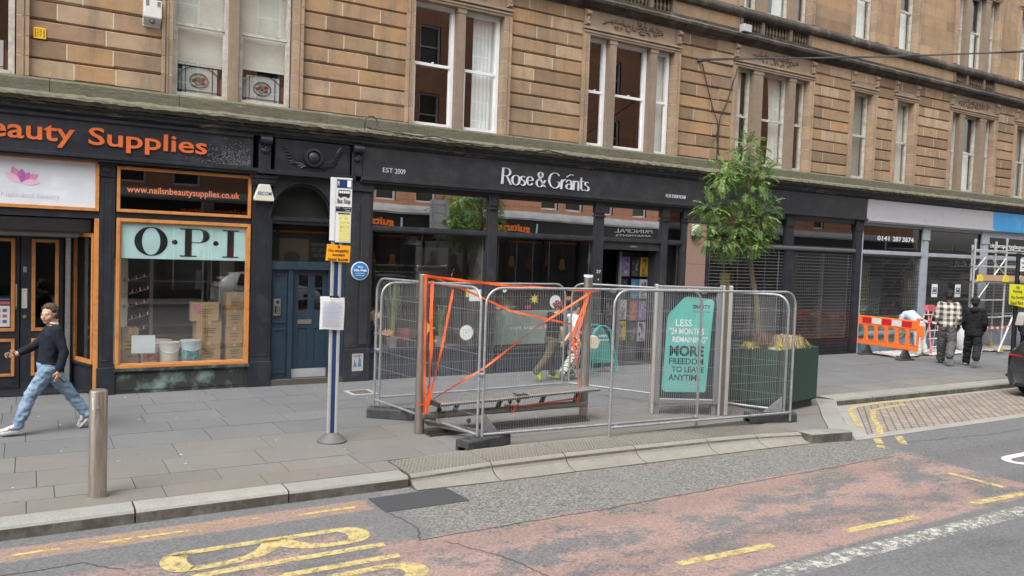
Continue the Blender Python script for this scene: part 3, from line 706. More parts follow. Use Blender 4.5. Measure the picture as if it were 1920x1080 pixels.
# sash windows
PAINT_NEW = sm('new_white_window_paint', (.72, .73, .74), .4); PAINT_OLD = sm('weathered_window_paint', (.47, .45, .4), .6, var=.2, scale=9, stain=(.2, .17, .13), stain_scale=6)
GLASS = glass_mat('window_glass', .1, wob=.05)
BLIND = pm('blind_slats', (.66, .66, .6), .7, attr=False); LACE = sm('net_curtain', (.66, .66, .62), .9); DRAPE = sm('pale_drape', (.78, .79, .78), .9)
DARKROOM = sm('dark_room', (.035, .033, .032), .95)
def sash(x0, x1, z0, z1, new, inside, idx):
    y = WY+.13; f = MB(); t = .075 if new else .055; mid = (z0+z1)/2+.02
    f.box(x0, x0+t, y, y+.1, z0, z1); f.box(x1-t, x1, y, y+.1, z0, z1); f.box(x0+t, x1-t, y, y+.1, z1-t, z1); f.box(x0+t, x1-t, y-.02, y+.1, z0, z0+.08)
    f.box(x0+t, x1-t, y-.004, y+.05, mid-.028, mid+.028)
    f.box(x0+t, x0+t+.03, y+.015, y+.04, z0+.08, mid-.028); f.box(x1-t-.03, x1-t, y+.015, y+.04, z0+.08, mid-.028)
    f.box((x0+x1)/2-.02, (x0+x1)/2+.02, y-.012, y+.02, mid+.028, mid+.055)
    fr = f.build('window', PAINT_NEW if new else PAINT_OLD, ten)
    p_ = MB(); p_.box(x0+t+.03, x1-t-.03, y+.028, y+.034, z0+.08, mid-.028); p_.box(x0+t, x1-t, y+.058, y+.064, mid+.028, z1-t)
    p_.build('pane', GLASS, fr)
    r_ = random.Random(idx)
    yi = y+.14; a, b_ = x0+.03, x1-.03
    if inside in ('blind', 'blind_glass'):
        bl = MB(); zb = z0+(.62 if inside == 'blind_glass' else 1.3)+(.06 if idx % 2 else 0); z = z1
        while z > zb: bl.face([(a, yi, z-.04), (b_, yi, z-.04), (b_, yi+.005, z), (a, yi+.005, z)]); z -= .04
        bl.box(a, b_, yi, yi+.02, zb-.04, zb-.005); bl.build('blind', BLIND, fr)
        sg = MB(); cx_ = (a+b_)/2; zc = z0+.33
        if inside == 'blind': zc = z0+.45
        YG = yi-.03
        for q in (a+.09, a+.2, b_-.09, b_-.2): sg.box(q-.006, q+.006, YG, YG+.006, z0+.05, z0+.58, 0)
        sg.box(a, b_, YG, YG+.006, z0+.14, z0+.15, 0)
        sg.tube([(cx_+.15*math.cos(k_*.4), YG, zc+.12*math.sin(k_*.4)) for k_ in range(16)], .008, 4, 0, closed=True)
        sg.tube([(cx_+.33*math.cos(k_*math.pi/8), YG, zc+.02+.22*math.sin(k_*math.pi/8)) for k_ in range(9)], .007, 4, 0)
        for k_ in range(5):
            an = .6+k_*1.25; sg.ell((cx_+.08*math.cos(an), YG, zc+.06*math.sin(an)), (.045, .006, .03), 8, 5, 1 if k_ % 2 else 2)
        sg.ell((cx_, YG, zc), (.03, .008, .025), 8, 5, 2)
        sg.box(a, a+.14, YG+.01, YG+.014, z0+.15, z0+.5, 3); sg.box(b_-.1, b_, YG+.01, YG+.014, z0+.08, z0+.4, 2); sg.box(a+.15, b_-.12, YG+.012, YG+.015, z0+.06, z0+.55, 4)
        sg.build('stained_glass', [sm('lead_came', (.05, .05, .05), .5), sm('green_glass', (.2, .27, .12), .3), sm('red_glass', (.25, .06, .05), .3), sm('blue_glass', (.17, .3, .36), .3), sm('frosted_glass', (.5, .51, .5), .4)], fr)
    def folds(X0, X1, zt, zb, mat_, name, amp=.03, gather=0):
        d = MB(); n = 26; rows = 8; vs = []
        for j in range(rows+1):
            tz = j/rows
            for i in range(n+1):
                tx = i/n; xx = X0+(X1-X0)*(tx if not gather else (1-(1-tx)*(1-gather*math.sin(tz*math.pi*.8)))); vs.append((xx, yi+.03+amp*math.sin(i*1.35+tz*.7+r_.random()*.2), zt+(zb-zt)*tz))
        d.add(vs, [(j*(n+1)+i, j*(n+1)+i+1, (j+1)*(n+1)+i+1, (j+1)*(n+1)+i) for j in range(rows) for i in range(n)]); d.build(name, mat_, fr, smooth=True)
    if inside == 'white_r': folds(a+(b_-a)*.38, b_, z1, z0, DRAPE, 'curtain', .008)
    elif inside == 'drape':  # some of these are added, their pallor standing in for sky mirrored in panes
        if b_-a > .6: folds(a+(b_-a)*.5, b_, z1, z0, LACE, 'curtain', .03, .25)
        else: folds(a, a+(b_-a)*.75, z1, z0, LACE, 'curtain', .02, -.2)
    elif inside == 'grey': folds(a, b_, z1, z0, sm('mirrored_sky_grey', (.3, .31, .3), .9), 'curtain', .01)  # flat grey sheet added to stand in for sky mirrored in the pane
    elif inside == 'lace': folds(a, b_, mid+.1, z0, LACE, 'net_curtain', .012)
k_ = 0
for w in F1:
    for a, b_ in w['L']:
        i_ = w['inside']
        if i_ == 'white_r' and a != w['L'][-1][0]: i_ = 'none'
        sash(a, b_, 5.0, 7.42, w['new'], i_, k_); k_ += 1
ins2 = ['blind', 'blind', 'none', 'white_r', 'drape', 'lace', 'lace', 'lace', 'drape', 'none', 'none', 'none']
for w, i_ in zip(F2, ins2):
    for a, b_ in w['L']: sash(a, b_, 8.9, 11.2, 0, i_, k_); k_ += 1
# ================================================================== SHOPFRONTS
FY, SY = 14.35, 14.45      # fascia face, joinery face
def shop_paint(name, c, rough=.42): return pm(name, c, rough, var=.18, scale=2.5, bmp=.15, bscale=14, stain=tuple(min(1, x*1.9+.01) for x in c), stain_amt=.6, stain_scale=3.5, attr=False)
BLACK = shop_paint('blue_black_paint', (.016, .019, .026), .4); CHAR = shop_paint('charcoal_paint', (.024, .026, .031), .45)
ORANGE = pm('chipped_orange_paint', (.52, .215, .06), .45, var=.1, stain=(.18, .09, .04), stain_amt=.5, stain_scale=9, attr=False)
SGLASS = glass_mat('shop_glass', .07, wob=.04); MGLASS = glass_mat('tinted_transom_glass', .8, tint=(.3, .3, .3), wob=.08); DGLASS = glass_mat('dark_glass', .04, dark=.55, wob=.03)
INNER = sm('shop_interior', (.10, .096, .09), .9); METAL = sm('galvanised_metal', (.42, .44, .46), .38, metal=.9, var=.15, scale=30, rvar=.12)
GREYM = sm('grey_shutter_metal', (.16, .165, .17), .5, metal=.3); STEEL = sm('brushed_steel', (.42, .4, .37), .36, metal=.9, var=.1)
WHITE = sm('white_vinyl', (.75, .76, .78), .5); BLK = sm('black_vinyl', (.012, .012, .014), .5)
def fr_box(b, x0, x1, z0, z1, t, y0, y1, m=0):
    b.box(x0, x0+t, y0, y1, z0, z1, m); b.box(x1-t, x1, y0, y1, z0, z1, m); b.box(x0+t, x1-t, y0, y1, z1-t, z1, m); b.box(x0+t, x1-t, y0, y1, z0, z0+t, m)
def flat(parent, name, mat_, x0, x1, y0, y1, z0, z1, bevel=0):
    b = MB(); b.box(x0, x1, y0, y1, z0, z1); return b.build(name, mat_, parent, bevel=bevel)
def poly_xz(pts, y, d, m=0, b=None):
    b = b or MB(); return b.prism([(x, y, z) for x, z in pts][::1], (0, d, 0), m)
def shell(parent, x0, x1, zt=3.9, back=17.1, mat_=None, z0=0):
    b = MB(); b.box(x0, x1, back, back+.06, z0, zt); b.box(x0, x0+.05, SY+.12, back, z0, zt); b.box(x1-.05, x1, SY+.12, back, z0, zt); b.box(x0, x1, SY+.12, back, zt, zt+.08); b.box(x0, x1, SY+.3, back, .0, .03)
    return b.build('interior_wall', mat_ or INNER, parent)
def nib_text(strokes, x0, x1, z0, z1, y, depth, wmin, wmax, m=0, slope=0.0):
    """strokes are polylines in letter space; the pen is broad on downstrokes and thin across"""
    b = MB(); xs = [p[0] for s_ in strokes for p in s_]; zs = [p[1] for s_ in strokes for p in s_]
    ax, bx, az, bz = min(xs), max(xs), min(zs), max(zs); sx, sz = (x1-x0)/(bx-ax), (z1-z0)/(bz-az)
    for i_, s_ in enumerate(strokes):
        P_ = [Vector((x0+(x-ax)*sx, z0+(z-az)*sz)) for x, z in s_]; n = len(P_); A = []; C = []
        for i in range(n):
            t = (P_[min(i+1, n-1)]-P_[max(i-1, 0)]); t.normalize(); w = wmin+(wmax-wmin)*abs(t.y)**2
            if (i == 0 or i == n-1) and n > 3: w *= .75
            nn = Vector((-t.y, t.x))*w/2; A.append(P_[i]+nn); C.append(P_[i]-nn)
        yy = y-(i_ % 3)*.0009
        for i in range(n-1):
            q = [A[i], A[i+1], C[i+1], C[i]]; b.prism([(p.x, yy-depth, p.y) for p in q], (0, depth, 0), m)
    return b
def arc(cx, cz, rx, rz, a0, a1, n=12): return [(cx+rx*math.cos(R(a0+(a1-a0)*i/n)), cz+rz*math.sin(R(a0+(a1-a0)*i/n))) for i in range(n+1)]

# ---------------------------------------------------------------- nail supplies shop
nail = thing('nail_supplies_shop', 'blue-black shopfront with orange trim and orange lettering, left of the blue door', 'shopfront', (1.2, 14.45, 0))
b = MB(); XS = -9
b.box(XS, 3.34, FY+.004, 14.75, 3.86, 4.44); b.box(XS, 3.4, FY-.06, 14.75, 3.80, 3.86); b.box(XS, 3.4, FY-.03, 14.75, 3.76, 3.80)
b.box(XS, 3.34, FY-.03, FY+.004, 4.38, 4.44); 
fs = b.build('fascia', BLACK, nail, bevel=.008)
sup = text_mb('Supplies', .80, 2.57, 3.93, 4.29, FY+.004, .03, bold=.014); ob = text_mb('Beauty', -.80, .61, 3.925, 4.315, FY+.004, .016, bold=.014); sup.join(ob)
sup.build('lettering', sm('orange_letters', (.62, .13, .03), .45), fs)
pk = MB(); r_ = random.Random(4)     # blistered paint on the right end of the board
for i in range(520):
    X = 3.3-abs(r_.gauss(0, .42)); zz = 3.88+abs(r_.gauss(0, .17))
    if X < 1.9 or zz > 4.36: continue
    s_ = r_.uniform(.004, .011); pk.ell((X, FY+.002, zz), (s_*1.3, .004, s_), 5, 3)
tag(pk.build('blistered_paint', sm('blister_paint', (.11, .12, .135), .5), fs), kind='stuff')
def pilaster(parent, x0, x1, z1, mat_, y=SY, cap=True, plinth=.45):
    b = MB(); b.box(x0, x1, y, y+.25, 0, z1); b.box(x0-.02, x1+.02, y-.03, y, 0, plinth)
    b.box(x0+.05, x0+.065, y-.008, y, plinth+.1, z1-.3); b.box(x1-.065, x1-.05, y-.008, y, plinth+.1, z1-.3); b.box(x0+.065, x1-.065, y-.008, y, z1-.32, z1-.3); b.box(x0+.065, x1-.065, y-.008, y, plinth+.1, plinth+.12)
    if cap:
        b.box(x0-.015, x1+.015, y-.025, y, z1-.22, z1-.2); b.box(x0-.03, x1+.03, y-.05, y, z1-.04, z1)
        b.lathe([(.05, -.01), (.045, .012), (.02, .015)], (0, 0, 0), 10)
        n = len(b.v)-30; M = Matrix.Translation(((x0+x1)/2, y-.002, z1-.12)) @ Matrix.Rotation(R(90), 4, 'X')
        b.v[n:] = [tuple(M @ Vector(p)) for p in b.v[n:]]
    return b.build('pilaster', mat_, parent, bevel=.005)
pilaster(nail, .97, 1.2, 3.76, BLACK); pilaster(nail, 3.36, 3.72, 3.62, BLACK)
b = MB(); b.box(3.33, 3.76, SY-.07, SY+.2, 3.62, 3.70); b.box(3.3, 3.78, SY-.1, SY+.2, 3.70, 3.76); b.build('pilaster_cap', BLACK, nail, bevel=.006)
b = MB(); b.box(1.2, 3.36, SY+.012, SY+.2, 0, .40); b.box(1.2, 3.36, SY-.05, SY+.3, .38, .425); b.box(1.3, 3.26, SY+.002, SY+.012, .06, .33)
b.build('stall_riser', pm('flaking_stall_riser', (.025, .028, .026), .6, stain=(.19, .27, .25), stain_amt=.9, stain_scale=2.3, bmp=.4, bscale=12, attr=False), nail)
b = MB(); b.box(1.2, 3.36, SY+.02, SY+.2, 2.89, 2.985); b.box(1.2, 3.36, SY+.02, SY+.2, 3.72, 3.76); b.box(XS, .97, SY+.02, SY+.2, 2.86, 2.97); b.build('transom', BLACK, nail)
w = MB(); fr_box(w, 1.22, 3.34, .425, 2.885, .055, SY-.02, SY+.06); fr_box(w, 1.275, 3.285, .48, 2.83, .02, SY+.005, SY+.05); w = w.build('shop_window', ORANGE, nail, bevel=.004)
b = MB(); b.box(1.28, 3.28, SY+.03, SY+.036, .49, 2.82); b.build('pane', glass_mat('hazy_display_glass', .13, wob=.04), w)
b = MB(); b.box(1.30, 3.27, SY+.045, SY+.05, 2.235, 2.825); d = b.build('window_banner', sm('mint_vinyl', (.56, .79, .79), .45), w)
# O . P . I in high-contrast serif capitals
b = MB(); y = SY+.0405
def ring(cx, cz, rx, rz, ix, iz, n=40):
    vs = []; 
    for i in range(n):
        a = 2*math.pi*i/n; vs += [(cx+rx*math.cos(a), y, cz+rz*math.sin(a)), (cx+ix*math.cos(a), y, cz+iz*math.sin(a))]
    b.add(vs, [(2*i, 2*i+1, (2*i+3) % (2*n), (2*i+2) % (2*n)) for i in range(n)])
ring(1.745, 2.555, .255, .265, .14, .25)
def disc(cx, cz, r, n=20): b.face([(cx+r*math.cos(2*math.pi*i/n), y, cz+r*math.sin(2*math.pi*i/n)) for i in range(n)])
disc(2.11, 2.555, .045); disc(2.77, 2.555, .045)
def rect(x0, x1, z0, z1, yy=0): b.face([(x0, y+yy, z0), (x1, y+yy, z0), (x1, y+yy, z1), (x0, y+yy, z1)])
rect(2.27, 2.38, 2.30, 2.81); rect(2.19, 2.46, 2.29, 2.312, -.0004); rect(2.19, 2.4, 2.795, 2.817, -.0004)
n = 18; vs = []
for i in range(n+1):
    a = R(90-180*i/n); vs += [(2.5+.17*math.cos(a), y-.0002, 2.683+.132*math.sin(a)), (2.5+.06*math.cos(a), y-.0002, 2.683+.118*math.sin(a))]
b.add(vs, [(2*i, 2*i+1, 2*i+3, 2*i+2) for i in range(n)]); rect(2.38, 2.505, 2.801, 2.815, -.0002); rect(2.38, 2.505, 2.551, 2.565, -.0002)
rect(2.96, 3.07, 2.30, 2.81); rect(2.88, 3.15, 2.29, 2.312, -.0004); rect(2.88, 3.15, 2.795, 2.817, -.0004)
b.v = [(x, y_, 2.285+(z-2.29)*.905) for x, y_, z in b.v]; b.build('brand_lettering', BLK, w)
w2 = MB(); fr_box(w2, 1.22, 3.34, 2.985, 3.725, .05, SY-.02, SY+.06); w2 = w2.build('transom_window', ORANGE, nail, bevel=.004)
b = MB(); b.box(1.26, 3.3, SY+.03, SY+.036, 3.02, 3.69); b.build('pane', DGLASS, w2)
flat(w2, 'backing_board', BLK, 1.26, 3.3, SY+.06, SY+.07, 3.02, 3.69)  # black sheet added for the dark room behind this transom glass
text_mb('www.nailsnbeautysupplies.co.uk', 1.37, 3.15, 3.28, 3.42, SY+.028, .004, bold=.012).build('web_address', sm('orange_vinyl', (.8, .25, .12), .5), w2)
w3 = MB(); fr_box(w3, -2.6, .965, 2.975, 3.79, .055, SY-.02, SY+.06); w3 = w3.build('sign_panel', ORANGE, nail, bevel=.004)
flat(w3, 'panel_face', sm('white_acrylic', (.62, .66, .72), .25), -2.55, .915, SY+.02, SY+.05, 3.025, 3.74)
b = MB(); lx, lz = -.1, 3.36
def petal(ang, L_, wd, m, yy):
    pts = []
    for i in range(9):
        t = i/8; pts.append((t*L_, wd*math.sin(t*math.pi)**.8*(1-.25*t)))
    pts = pts+[(x, -z) for x, z in pts[::-1][1:-1]]; ca, sa = math.cos(R(ang)), math.sin(R(ang))
    b.face([(lx+x*ca-z*sa, SY+.018-yy, lz+x*sa+z*ca) for x, z in pts], m)
petal(118, .27, .075, 0, 0); petal(88, .21, .07, 1, .0005); petal(30, .27, .075, 0, .001); petal(55, .2, .06, 1, .0015); petal(148, .26, .06, 2, .002); petal(5, .26, .05, 2, .0025); petal(75, .15, .05, 3, .003)
b.build('flower_emblem', [sm('pink_vinyl', (.62, .26, .4), .5), sm('magenta_vinyl', (.5, .14, .42), .5), sm('pale_pink_vinyl', (.7, .45, .55), .5), sm('purple_vinyl', (.38, .1, .42), .5)], w3)
text_mb('Nails and beauty', -.36, .42, 3.11, 3.21, SY+.019, .002).build('small_lettering', sm('grey_pink_vinyl', (.5, .48, .55), .5), w3)
# recessed entrance
en = MB(); en.box(XS, 1.0, 15.42, 15.5, 0, 3.0); en.box(XS, .93, SY+.2, 15.5, 2.86, 2.95); en.box(XS, .93, SY+.3, 15.5, -.02, .035); en.build('porch', BLACK, nail)
sh = MB(); sh.box(XS, .88, 14.9, 15.25, 2.6, 2.84); sh.tube([(XS, 14.88, 2.585), (.7, 14.88, 2.585)], .045, 10); sh.box(XS, .9, 14.89, 14.905, 2.7, 2.71); sh.build('shutter_box', GREYM, nail)
st_ = MB(); st_.box(-.05, .3, SY+.19, SY+.199, 2.875, 2.915); st_.box(.36, .5, SY+.19, SY+.199, 2.87, 2.925, 1); st_.build('stickers', [sm('red_white_sticker', (.5, .2, .2), .5), sm('blue_sticker', (.1, .25, .35), .5)], nail)
jm = MB(); jm.box(.53, .6, 15.1, 15.25, .03, 2.6); jm.build('shutter_rail', METAL, nail)
for x0, x1, side in ((-1.0, -.12, 0), (-.1, .5, 1)):
    dr = MB(); dr.box(x0, x1, 15.33, 15.40, .04, 2.56); dr = dr.build('door', BLACK, nail)
    xa, xb = (x0+.1, x1-.06) if side == 0 else (x0+.15, x1-.06)
    t = MB(); fr_box(t, xa, xb, .98, 2.5, .055, 15.30, 15.33); fr_box(t, xa, xb, .24, .86, .05, 15.30, 15.33); t.build('orange_moulding', ORANGE, dr, bevel=.005)
    t = MB(); t.box(xa+.05, xb-.05, 15.318, 15.324, 1.03, 2.45); t.build('door_glass', DGLASS, dr)
    t = MB()
    if side: t.box(-.085, -.01, 15.32, 15.33, 1.36, 1.68, 0); t.box(-.07, -.025, 15.318, 15.32, 1.39, 1.65, 1); t.box(-.07, -.02, 15.31, 15.33, 1.95, 2.04, 2); t.tube([(-.045, 15.31, 1.22), (-.045, 15.33, 1.22)], .03, 10, 3)
    else: t.tube([(-.16, 15.30, 1.35), (-.16, 15.27, 1.4), (-.16, 15.27, 1.7), (-.16, 15.30, 1.75)], .012, 6, 3)
    if side: t.box(-.066, -.029, 15.3165, 15.318, 1.40, 1.64, 0)
    t.build('door_furniture', [sm('cream_plate', (.6, .6, .55), .4), sm('green_push_sign', (.06, .3, .14), .5), sm('grey_plate', (.3, .3, .3), .4), sm('brass', (.4, .32, .18), .4, metal=.8)], dr)
    if side == 0:
        t = MB(); t.box(-.6, -.25, 15.312, 15.317, 1.06, 1.40, 0); t.box(-.46, -.25, 15.312, 15.317, 1.42, 1.47, 1); t.box(-.46, -.25, 15.312, 15.317, 1.49, 1.52, 2)
        for i in range(3):
            for j in range(2): t.box(-.44+j*.09, -.38+j*.09, 15.309, 15.312, 1.12+i*.09, 1.17+i*.09, 1+(i+j) % 2)
        t.build('payment_stickers', [sm('white_sticker', (.6, .6, .6), .5), sm('red_sticker', (.4, .12, .1), .5), sm('navy_sticker', (.08, .1, .25), .5)], dr)
# angled return window beside the door
rw = MB()
def rpt(t, z, o=0): return (.64+.25*t+o*.9, 15.25-.72*t+o*.35, z)
def rbox(b, t0, t1, z0, z1, d=.05, m=0, o=0): b.prism([rpt(t0, z0, o), rpt(t1, z0, o), rpt(t1, z1, o), rpt(t0, z1, o)], (d*.9, d*.35, 0), m)
rbox(rw, 0, .08, .50, 2.62); rbox(rw, .92, 1, .50, 2.62); rbox(rw, .08, .92, .50, .56); rbox(rw, .08, .92, 2.56, 2.62)
rw = rw.build('return_window', ORANGE, nail); b = MB(); rbox(b, .08, .92, .56, 2.56, .006, o=.02); b.build('pane', SGLASS, rw)
b = MB(); rbox(b, -.02, 1, .03, .46, .3); rbox(b, -.02, 1.02, .46, .5, .35, o=-.04); b.build('return_riser', BLACK, nail)
b = MB(); b.box(.905, .972, SY-.01, SY+.16, 0, 2.86); b.build('orange_post', ORANGE, nail, bevel=.006)
# window bed and interior
b = MB(); b.box(1.0, 3.36, SY+.06, 15.6, .38, .44); b.build('window_bed', sm('pale_board', (.3, .27, .23), .8), nail)
b = MB(); b.box(.95, 3.5, 15.62, 15.66, 2.2, 3.8); b.box(1.0, 1.5, 15.5, 15.56, .44, 2.2, 1); b.box(3.05, 3.3, 15.5, 15.56, .44, 2.25, 1); b.box(3.66, 3.7, 14.66, 15.7, 0, 3.8); b.box(.95, 3.7, 17.0, 17.05, 0, 3.8, 2); b.box(.97, 1.0, 15.5, 17.0, 0, 3.8, 2)
for i in range(5): b.box(1.6, 3.0, 16.4, 16.7, .5+.42*i, .53+.42*i, 1)
b.box(1.9, 1.96, 15.9, 16.0, 0, 3.5, 1); b.build('interior_wall', [INNER, sm('cream_panel', (.5, .5, .43), .8), sm('dim_wall', (.24, .23, .21), .9)], nail)
# display of polish bottles on little rails
b = MB()
for i in range(5):
    z = .95+i*.22; b.tube([(1.38, 14.8, z), (1.75, 14.85, z+.1)], .006, 5, 0)
    for j in range(7): q = j/6; b.lathe([(.012, 0), (.012, .03), (.006, .035), (.006, .055)], (1.38+.37*q, 14.8+.05*q, z+.1*q+.005), 6, 1+(i+j) % 2)
tag(b.build('polish_rack', [METAL, sm('red_polish', (.3, .06, .08), .3), sm('pale_polish', (.6, .5, .45), .3)]), 'small slanted rails of nail polish bottles behind the mint banner window', 'display rack')
CARD = pm('cardboard', (.36, .24, .12), .85, var=.08, attr=False); TAPE = sm('parcel_tape', (.45, .36, .2), .4); INK = sm('carton_print', (.1, .07, .05), .8)
def carton(x, y, z, w, d, h, lab, rz=0, mark=0):
    t = thing('carton', lab, 'box', (x, y, z), rz, 'cartons stacked in the nail shop window')
    b = MB(); b.box(-w/2, w/2, -d/2, d/2, 0, h); o = b.build('body', CARD, t, local=True, bevel=.004)
    b = MB(); b.box(-.025, .025, -d/2-.002, d/2+.002, h*.85, h+.002); b.build('tape', TAPE, t, local=True)
    b = MB(); 
    for i, (l, zz) in enumerate(((.55, .62), (.4, .52), (.5, .42), (.3, .22))):
        b.box(-w*l/2, w*l/2, -d/2-.003, -d/2, h*zz, h*(zz+.035))
    if mark: b.box(-w*.4, -w*.12, -d/2-.004, -d/2, h*.55, h*.85, 1)
    b.build('print', [INK, sm('pink_label', (.5, .15, .25), .6)], t, local=True)
carton(2.72, 14.85, .44, .40, .3, .36, 'bottom carton of the middle stack beside the white buckets')
carton(2.72, 14.86, .80, .42, .3, .36, 'middle carton of the three-high stack beside the buckets', .06)
carton(2.66, 14.86, 1.162, .46, .3, .32, 'carton with a pink label on top of the middle stack', -.05, 1)
for i, (h, l) in enumerate(((.3, 'lowest'), (.3, 'second'), (.32, 'third'), (.3, 'top'))):
    carton(3.17, 14.9, .44+sum((.3, .3, .32, .3)[:i])+i*.001, .3, .3, h, l+' carton of the four-high stack against the right side of the nail shop window', (.02, -.05, .04, 0)[i])
carton(1.47, 14.85, .44, .26, .3, .62, 'tall plain carton at the left edge of the nail shop window')
def bucket(x, y, z, r, h, c, lab, text=None, label_c=None):
    t = thing('bucket', lab, 'bucket', (x, y, z), 0, 'plastic tubs in the nail shop window')
    b = MB(); b.lathe([(r*.86, 0), (r*.9, .01), (r, h*.86), (r*1.04, h*.87), (r*1.04, h*.9), (r*.98, h*.9), (r*1.03, h*.93), (r*1.03, h), (r*.9, h)], (0, 0, 0), 24); b.build('tub', sm(lab[:12]+'_plastic', c, .4), t, local=True, smooth=True)
    b = MB(); n = 10
    for i in range(n):
        a0, a1 = R(-140+100*i/n), R(-140+100*(i+1)/n); q = r*.97+.004
        b.face([(q*math.cos(a0), q*math.sin(a0), h*.2), (q*math.cos(a1), q*math.sin(a1), h*.2), (q*math.cos(a1), q*math.sin(a1), h*.6), (q*math.cos(a0), q*math.sin(a0), h*.6)], 0)
    if label_c: b.build('paper_label', pm(lab[:10]+'_label', label_c, .6, var=.9, scale=14, attr=False), t, local=True)
    b = MB(); b.tube([(r*1.05*math.cos(R(a)), r*1.05*math.sin(R(a))-.01, h*.88-.12*math.sin(R(a+180))) for a in range(180, 361, 20)], .005, 5); b.build('handle', WHITE, t, local=True)
bucket(1.78, 14.74, .44, .155, .36, (.62, .62, .6), 'white tub with a red label in the nail shop window, leftmost tub', None, (.42, .1, .1))
bucket(2.07, 14.66, .44, .16, .38, (.62, .6, .56), 'cream tub in the middle of the nail shop window tubs', None, None)
bucket(2.42, 14.7, .44, .17, .40, (.45, .55, .58), 'pale blue tub with a teal label next to the cartons', None, (.05, .22, .26))
bucket(2.0, 15.05, .44, .16, .38, (.6, .6, .6), 'white tub half hidden behind the front row of tubs', None, None)
b = MB(); b.box(1.47, 1.83, SY+.046, SY+.049, .66, .96); b.build('notice', sm('pale_notice', (.55, .62, .66), .5), w)

# ---------------------------------------------------------------- the close (blue door)
clo = thing('close_entrance', 'arched tenement entrance with blue panelled door and black carved surround', 'doorway', (4.4, 14.45, 0))
BLUE = pm('blue_door_paint', (.017, .034, .055), .4, var=.12, attr=False, stain=(.03, .06, .09), stain_scale=5)
b = MB(); b.box(3.72, 5.1, FY+.02, 14.75, 3.86, 4.42); b.box(3.4, 5.2, FY-.05, 14.75, 3.78, 3.86)
for X in (3.44, 5.13):
    b.box(X, X+.2, FY-.02, 14.7, 3.86, 4.44)
b.build('carved_frieze_board', BLACK, clo, bevel=.006)
b = MB(); cx_, cz_ = 4.4, 4.13
b.lathe([(.15, 0), (.18, .03), (.165, .075), (.125, .08), (.115, .04), (.08, .075), (.0001, .09)], (0, 0, 0), 24); b.xform(Matrix.Translation((cx_, FY+.02, cz_)) @ Matrix.Rotation(R(90), 4, 'X'))
r_ = random.Random(3)
for s_ in (-1, 1):
    for i in range(26):
        t = i/25; X = cx_+s_*(.12+.38*t); z = cz_-.14+.3*t*t+.03*math.sin(t*9); a = (.5+t*.8) if i % 2 else (-.5+t*.6); l = .13*(1-.3*t)
        p0 = Vector((X, FY+.015, z)); d_ = Vector((s_*math.cos(a), -.08, math.sin(a)))*l; b.tube([p0, p0+d_*.4, p0+d_], [.012, .026, .004], 5)
    b.tube([(cx_+s_*.05, FY+.015, cz_-.17), (cx_+s_*.2, FY+.01, cz_-.16), (cx_+s_*.36, FY+.01, cz_-.06), (cx_+s_*.5, FY+.01, cz_+.13)], [.014, .014, .01, .006], 6)
b.build('wreath_carving', BLACK, clo, smooth=True)
for X in (3.54, 5.23):
    b = MB(); b.box(X-.1, X+.1, FY-.06, FY, 4.3, 4.44); b.tube([(X-.1, FY-.06, 4.36), (X+.1, FY-.06, 4.36)], .07, 10)
    for a in (-60, -30, 0, 30, 60): b.ell((X+.055*math.sin(R(a)), FY-.045, 4.22-.055*math.cos(R(a))), (.016, .018, .05), 8, 5, rot=Matrix.Rotation(R(-a), 3, 'Y'))
    b.ell((X, FY-.05, 4.22), (.03, .03, .03)); b.ell((X, FY-.05, 4.31), (.05, .03, .03)); b.build('palmette_bracket', BLACK, clo, smooth=True)
# arch
b = MB(); n = 20; cx_, hw = 4.25, .62
def arch_pts(rx, rz, z0, n=20): return [(cx_-rx*math.cos(math.pi*i/n), z0+rz*math.sin(math.pi*i/n)) for i in range(n+1)]
outer = arch_pts(.56, .62, 3.04)
top = 3.78
for i in range(n):       # spandrel above the arch
    (xa, za), (xb, zb) = outer[i], outer[i+1]; b.prism([(xa, SY, za), (xb, SY, zb), (xb, SY, top), (xa, SY, top)], (0, .25, 0))
b.box(3.72, cx_-.56, SY, SY+.25, 3.04, top); b.box(cx_+.56, 5.1, SY, SY+.25, 0, top)
a2 = [(x, SY-.015, z) for x, z in arch_pts(.575, .635, 3.04)]; b.tube(a2, .022, 6)
a2 = [(x, SY+.05, z) for x, z in arch_pts(.54, .6, 3.04)]; b.tube(a2, .025, 6)
b.box(3.7, 4.86, SY+.05, SY+.25, 2.92, 3.05); b.box(3.7, 4.86, SY+.02, SY+.05, 2.98, 3.02); b.box(3.7, 3.735, SY+.06, SY+.25, 2.2, 2.92)
b.build('arch_surround', BLACK, clo)
b = MB(); b.face([(x, SY+.1, z) for x, z in outer]+[(cx_+.56, SY+.1, 3.04), (cx_-.56, SY+.1, 3.04)][:0]); b.box(3.73, 4.84, SY+.1, SY+.106, 2.24, 2.93); b.build('fanlight_glass', glass_mat('fanlight_glass_mat', .12, dark=.35), clo)
b = MB(); b.box(3.70, 4.86, SY+.3, SY+.33, 2.2, 3.8); b.build('fanlight_backing', sm('dim_green_wall', (.12, .14, .11), .8), clo)
dw = MB(); dw.box(3.70, 4.86, SY+.04, SY+.2, 2.1, 2.24); dw.box(3.70, 3.745, SY+.05, SY+.2, .1, 2.1); dw.box(4.05, 4.13, SY+.06, SY+.2, .1, 2.1); dw.box(4.79, 4.86, SY+.05, SY+.2, .1, 2.1); dw.box(4.87, 5.08, SY-.004, SY, 0, 2.2)
dw.build('door_frame', BLUE, clo, bevel=.005)
d1 = MB(); d1.box(3.745, 4.05, SY+.11, SY+.18, .1, 2.1); fr_box(d1, 3.765, 4.03, 1.12, 2.02, .035, SY+.095, SY+.11); fr_box(d1, 3.765, 4.03, .2, 1.02, .035, SY+.095, SY+.11); d1.build('side_panel', BLUE, clo, bevel=.004)
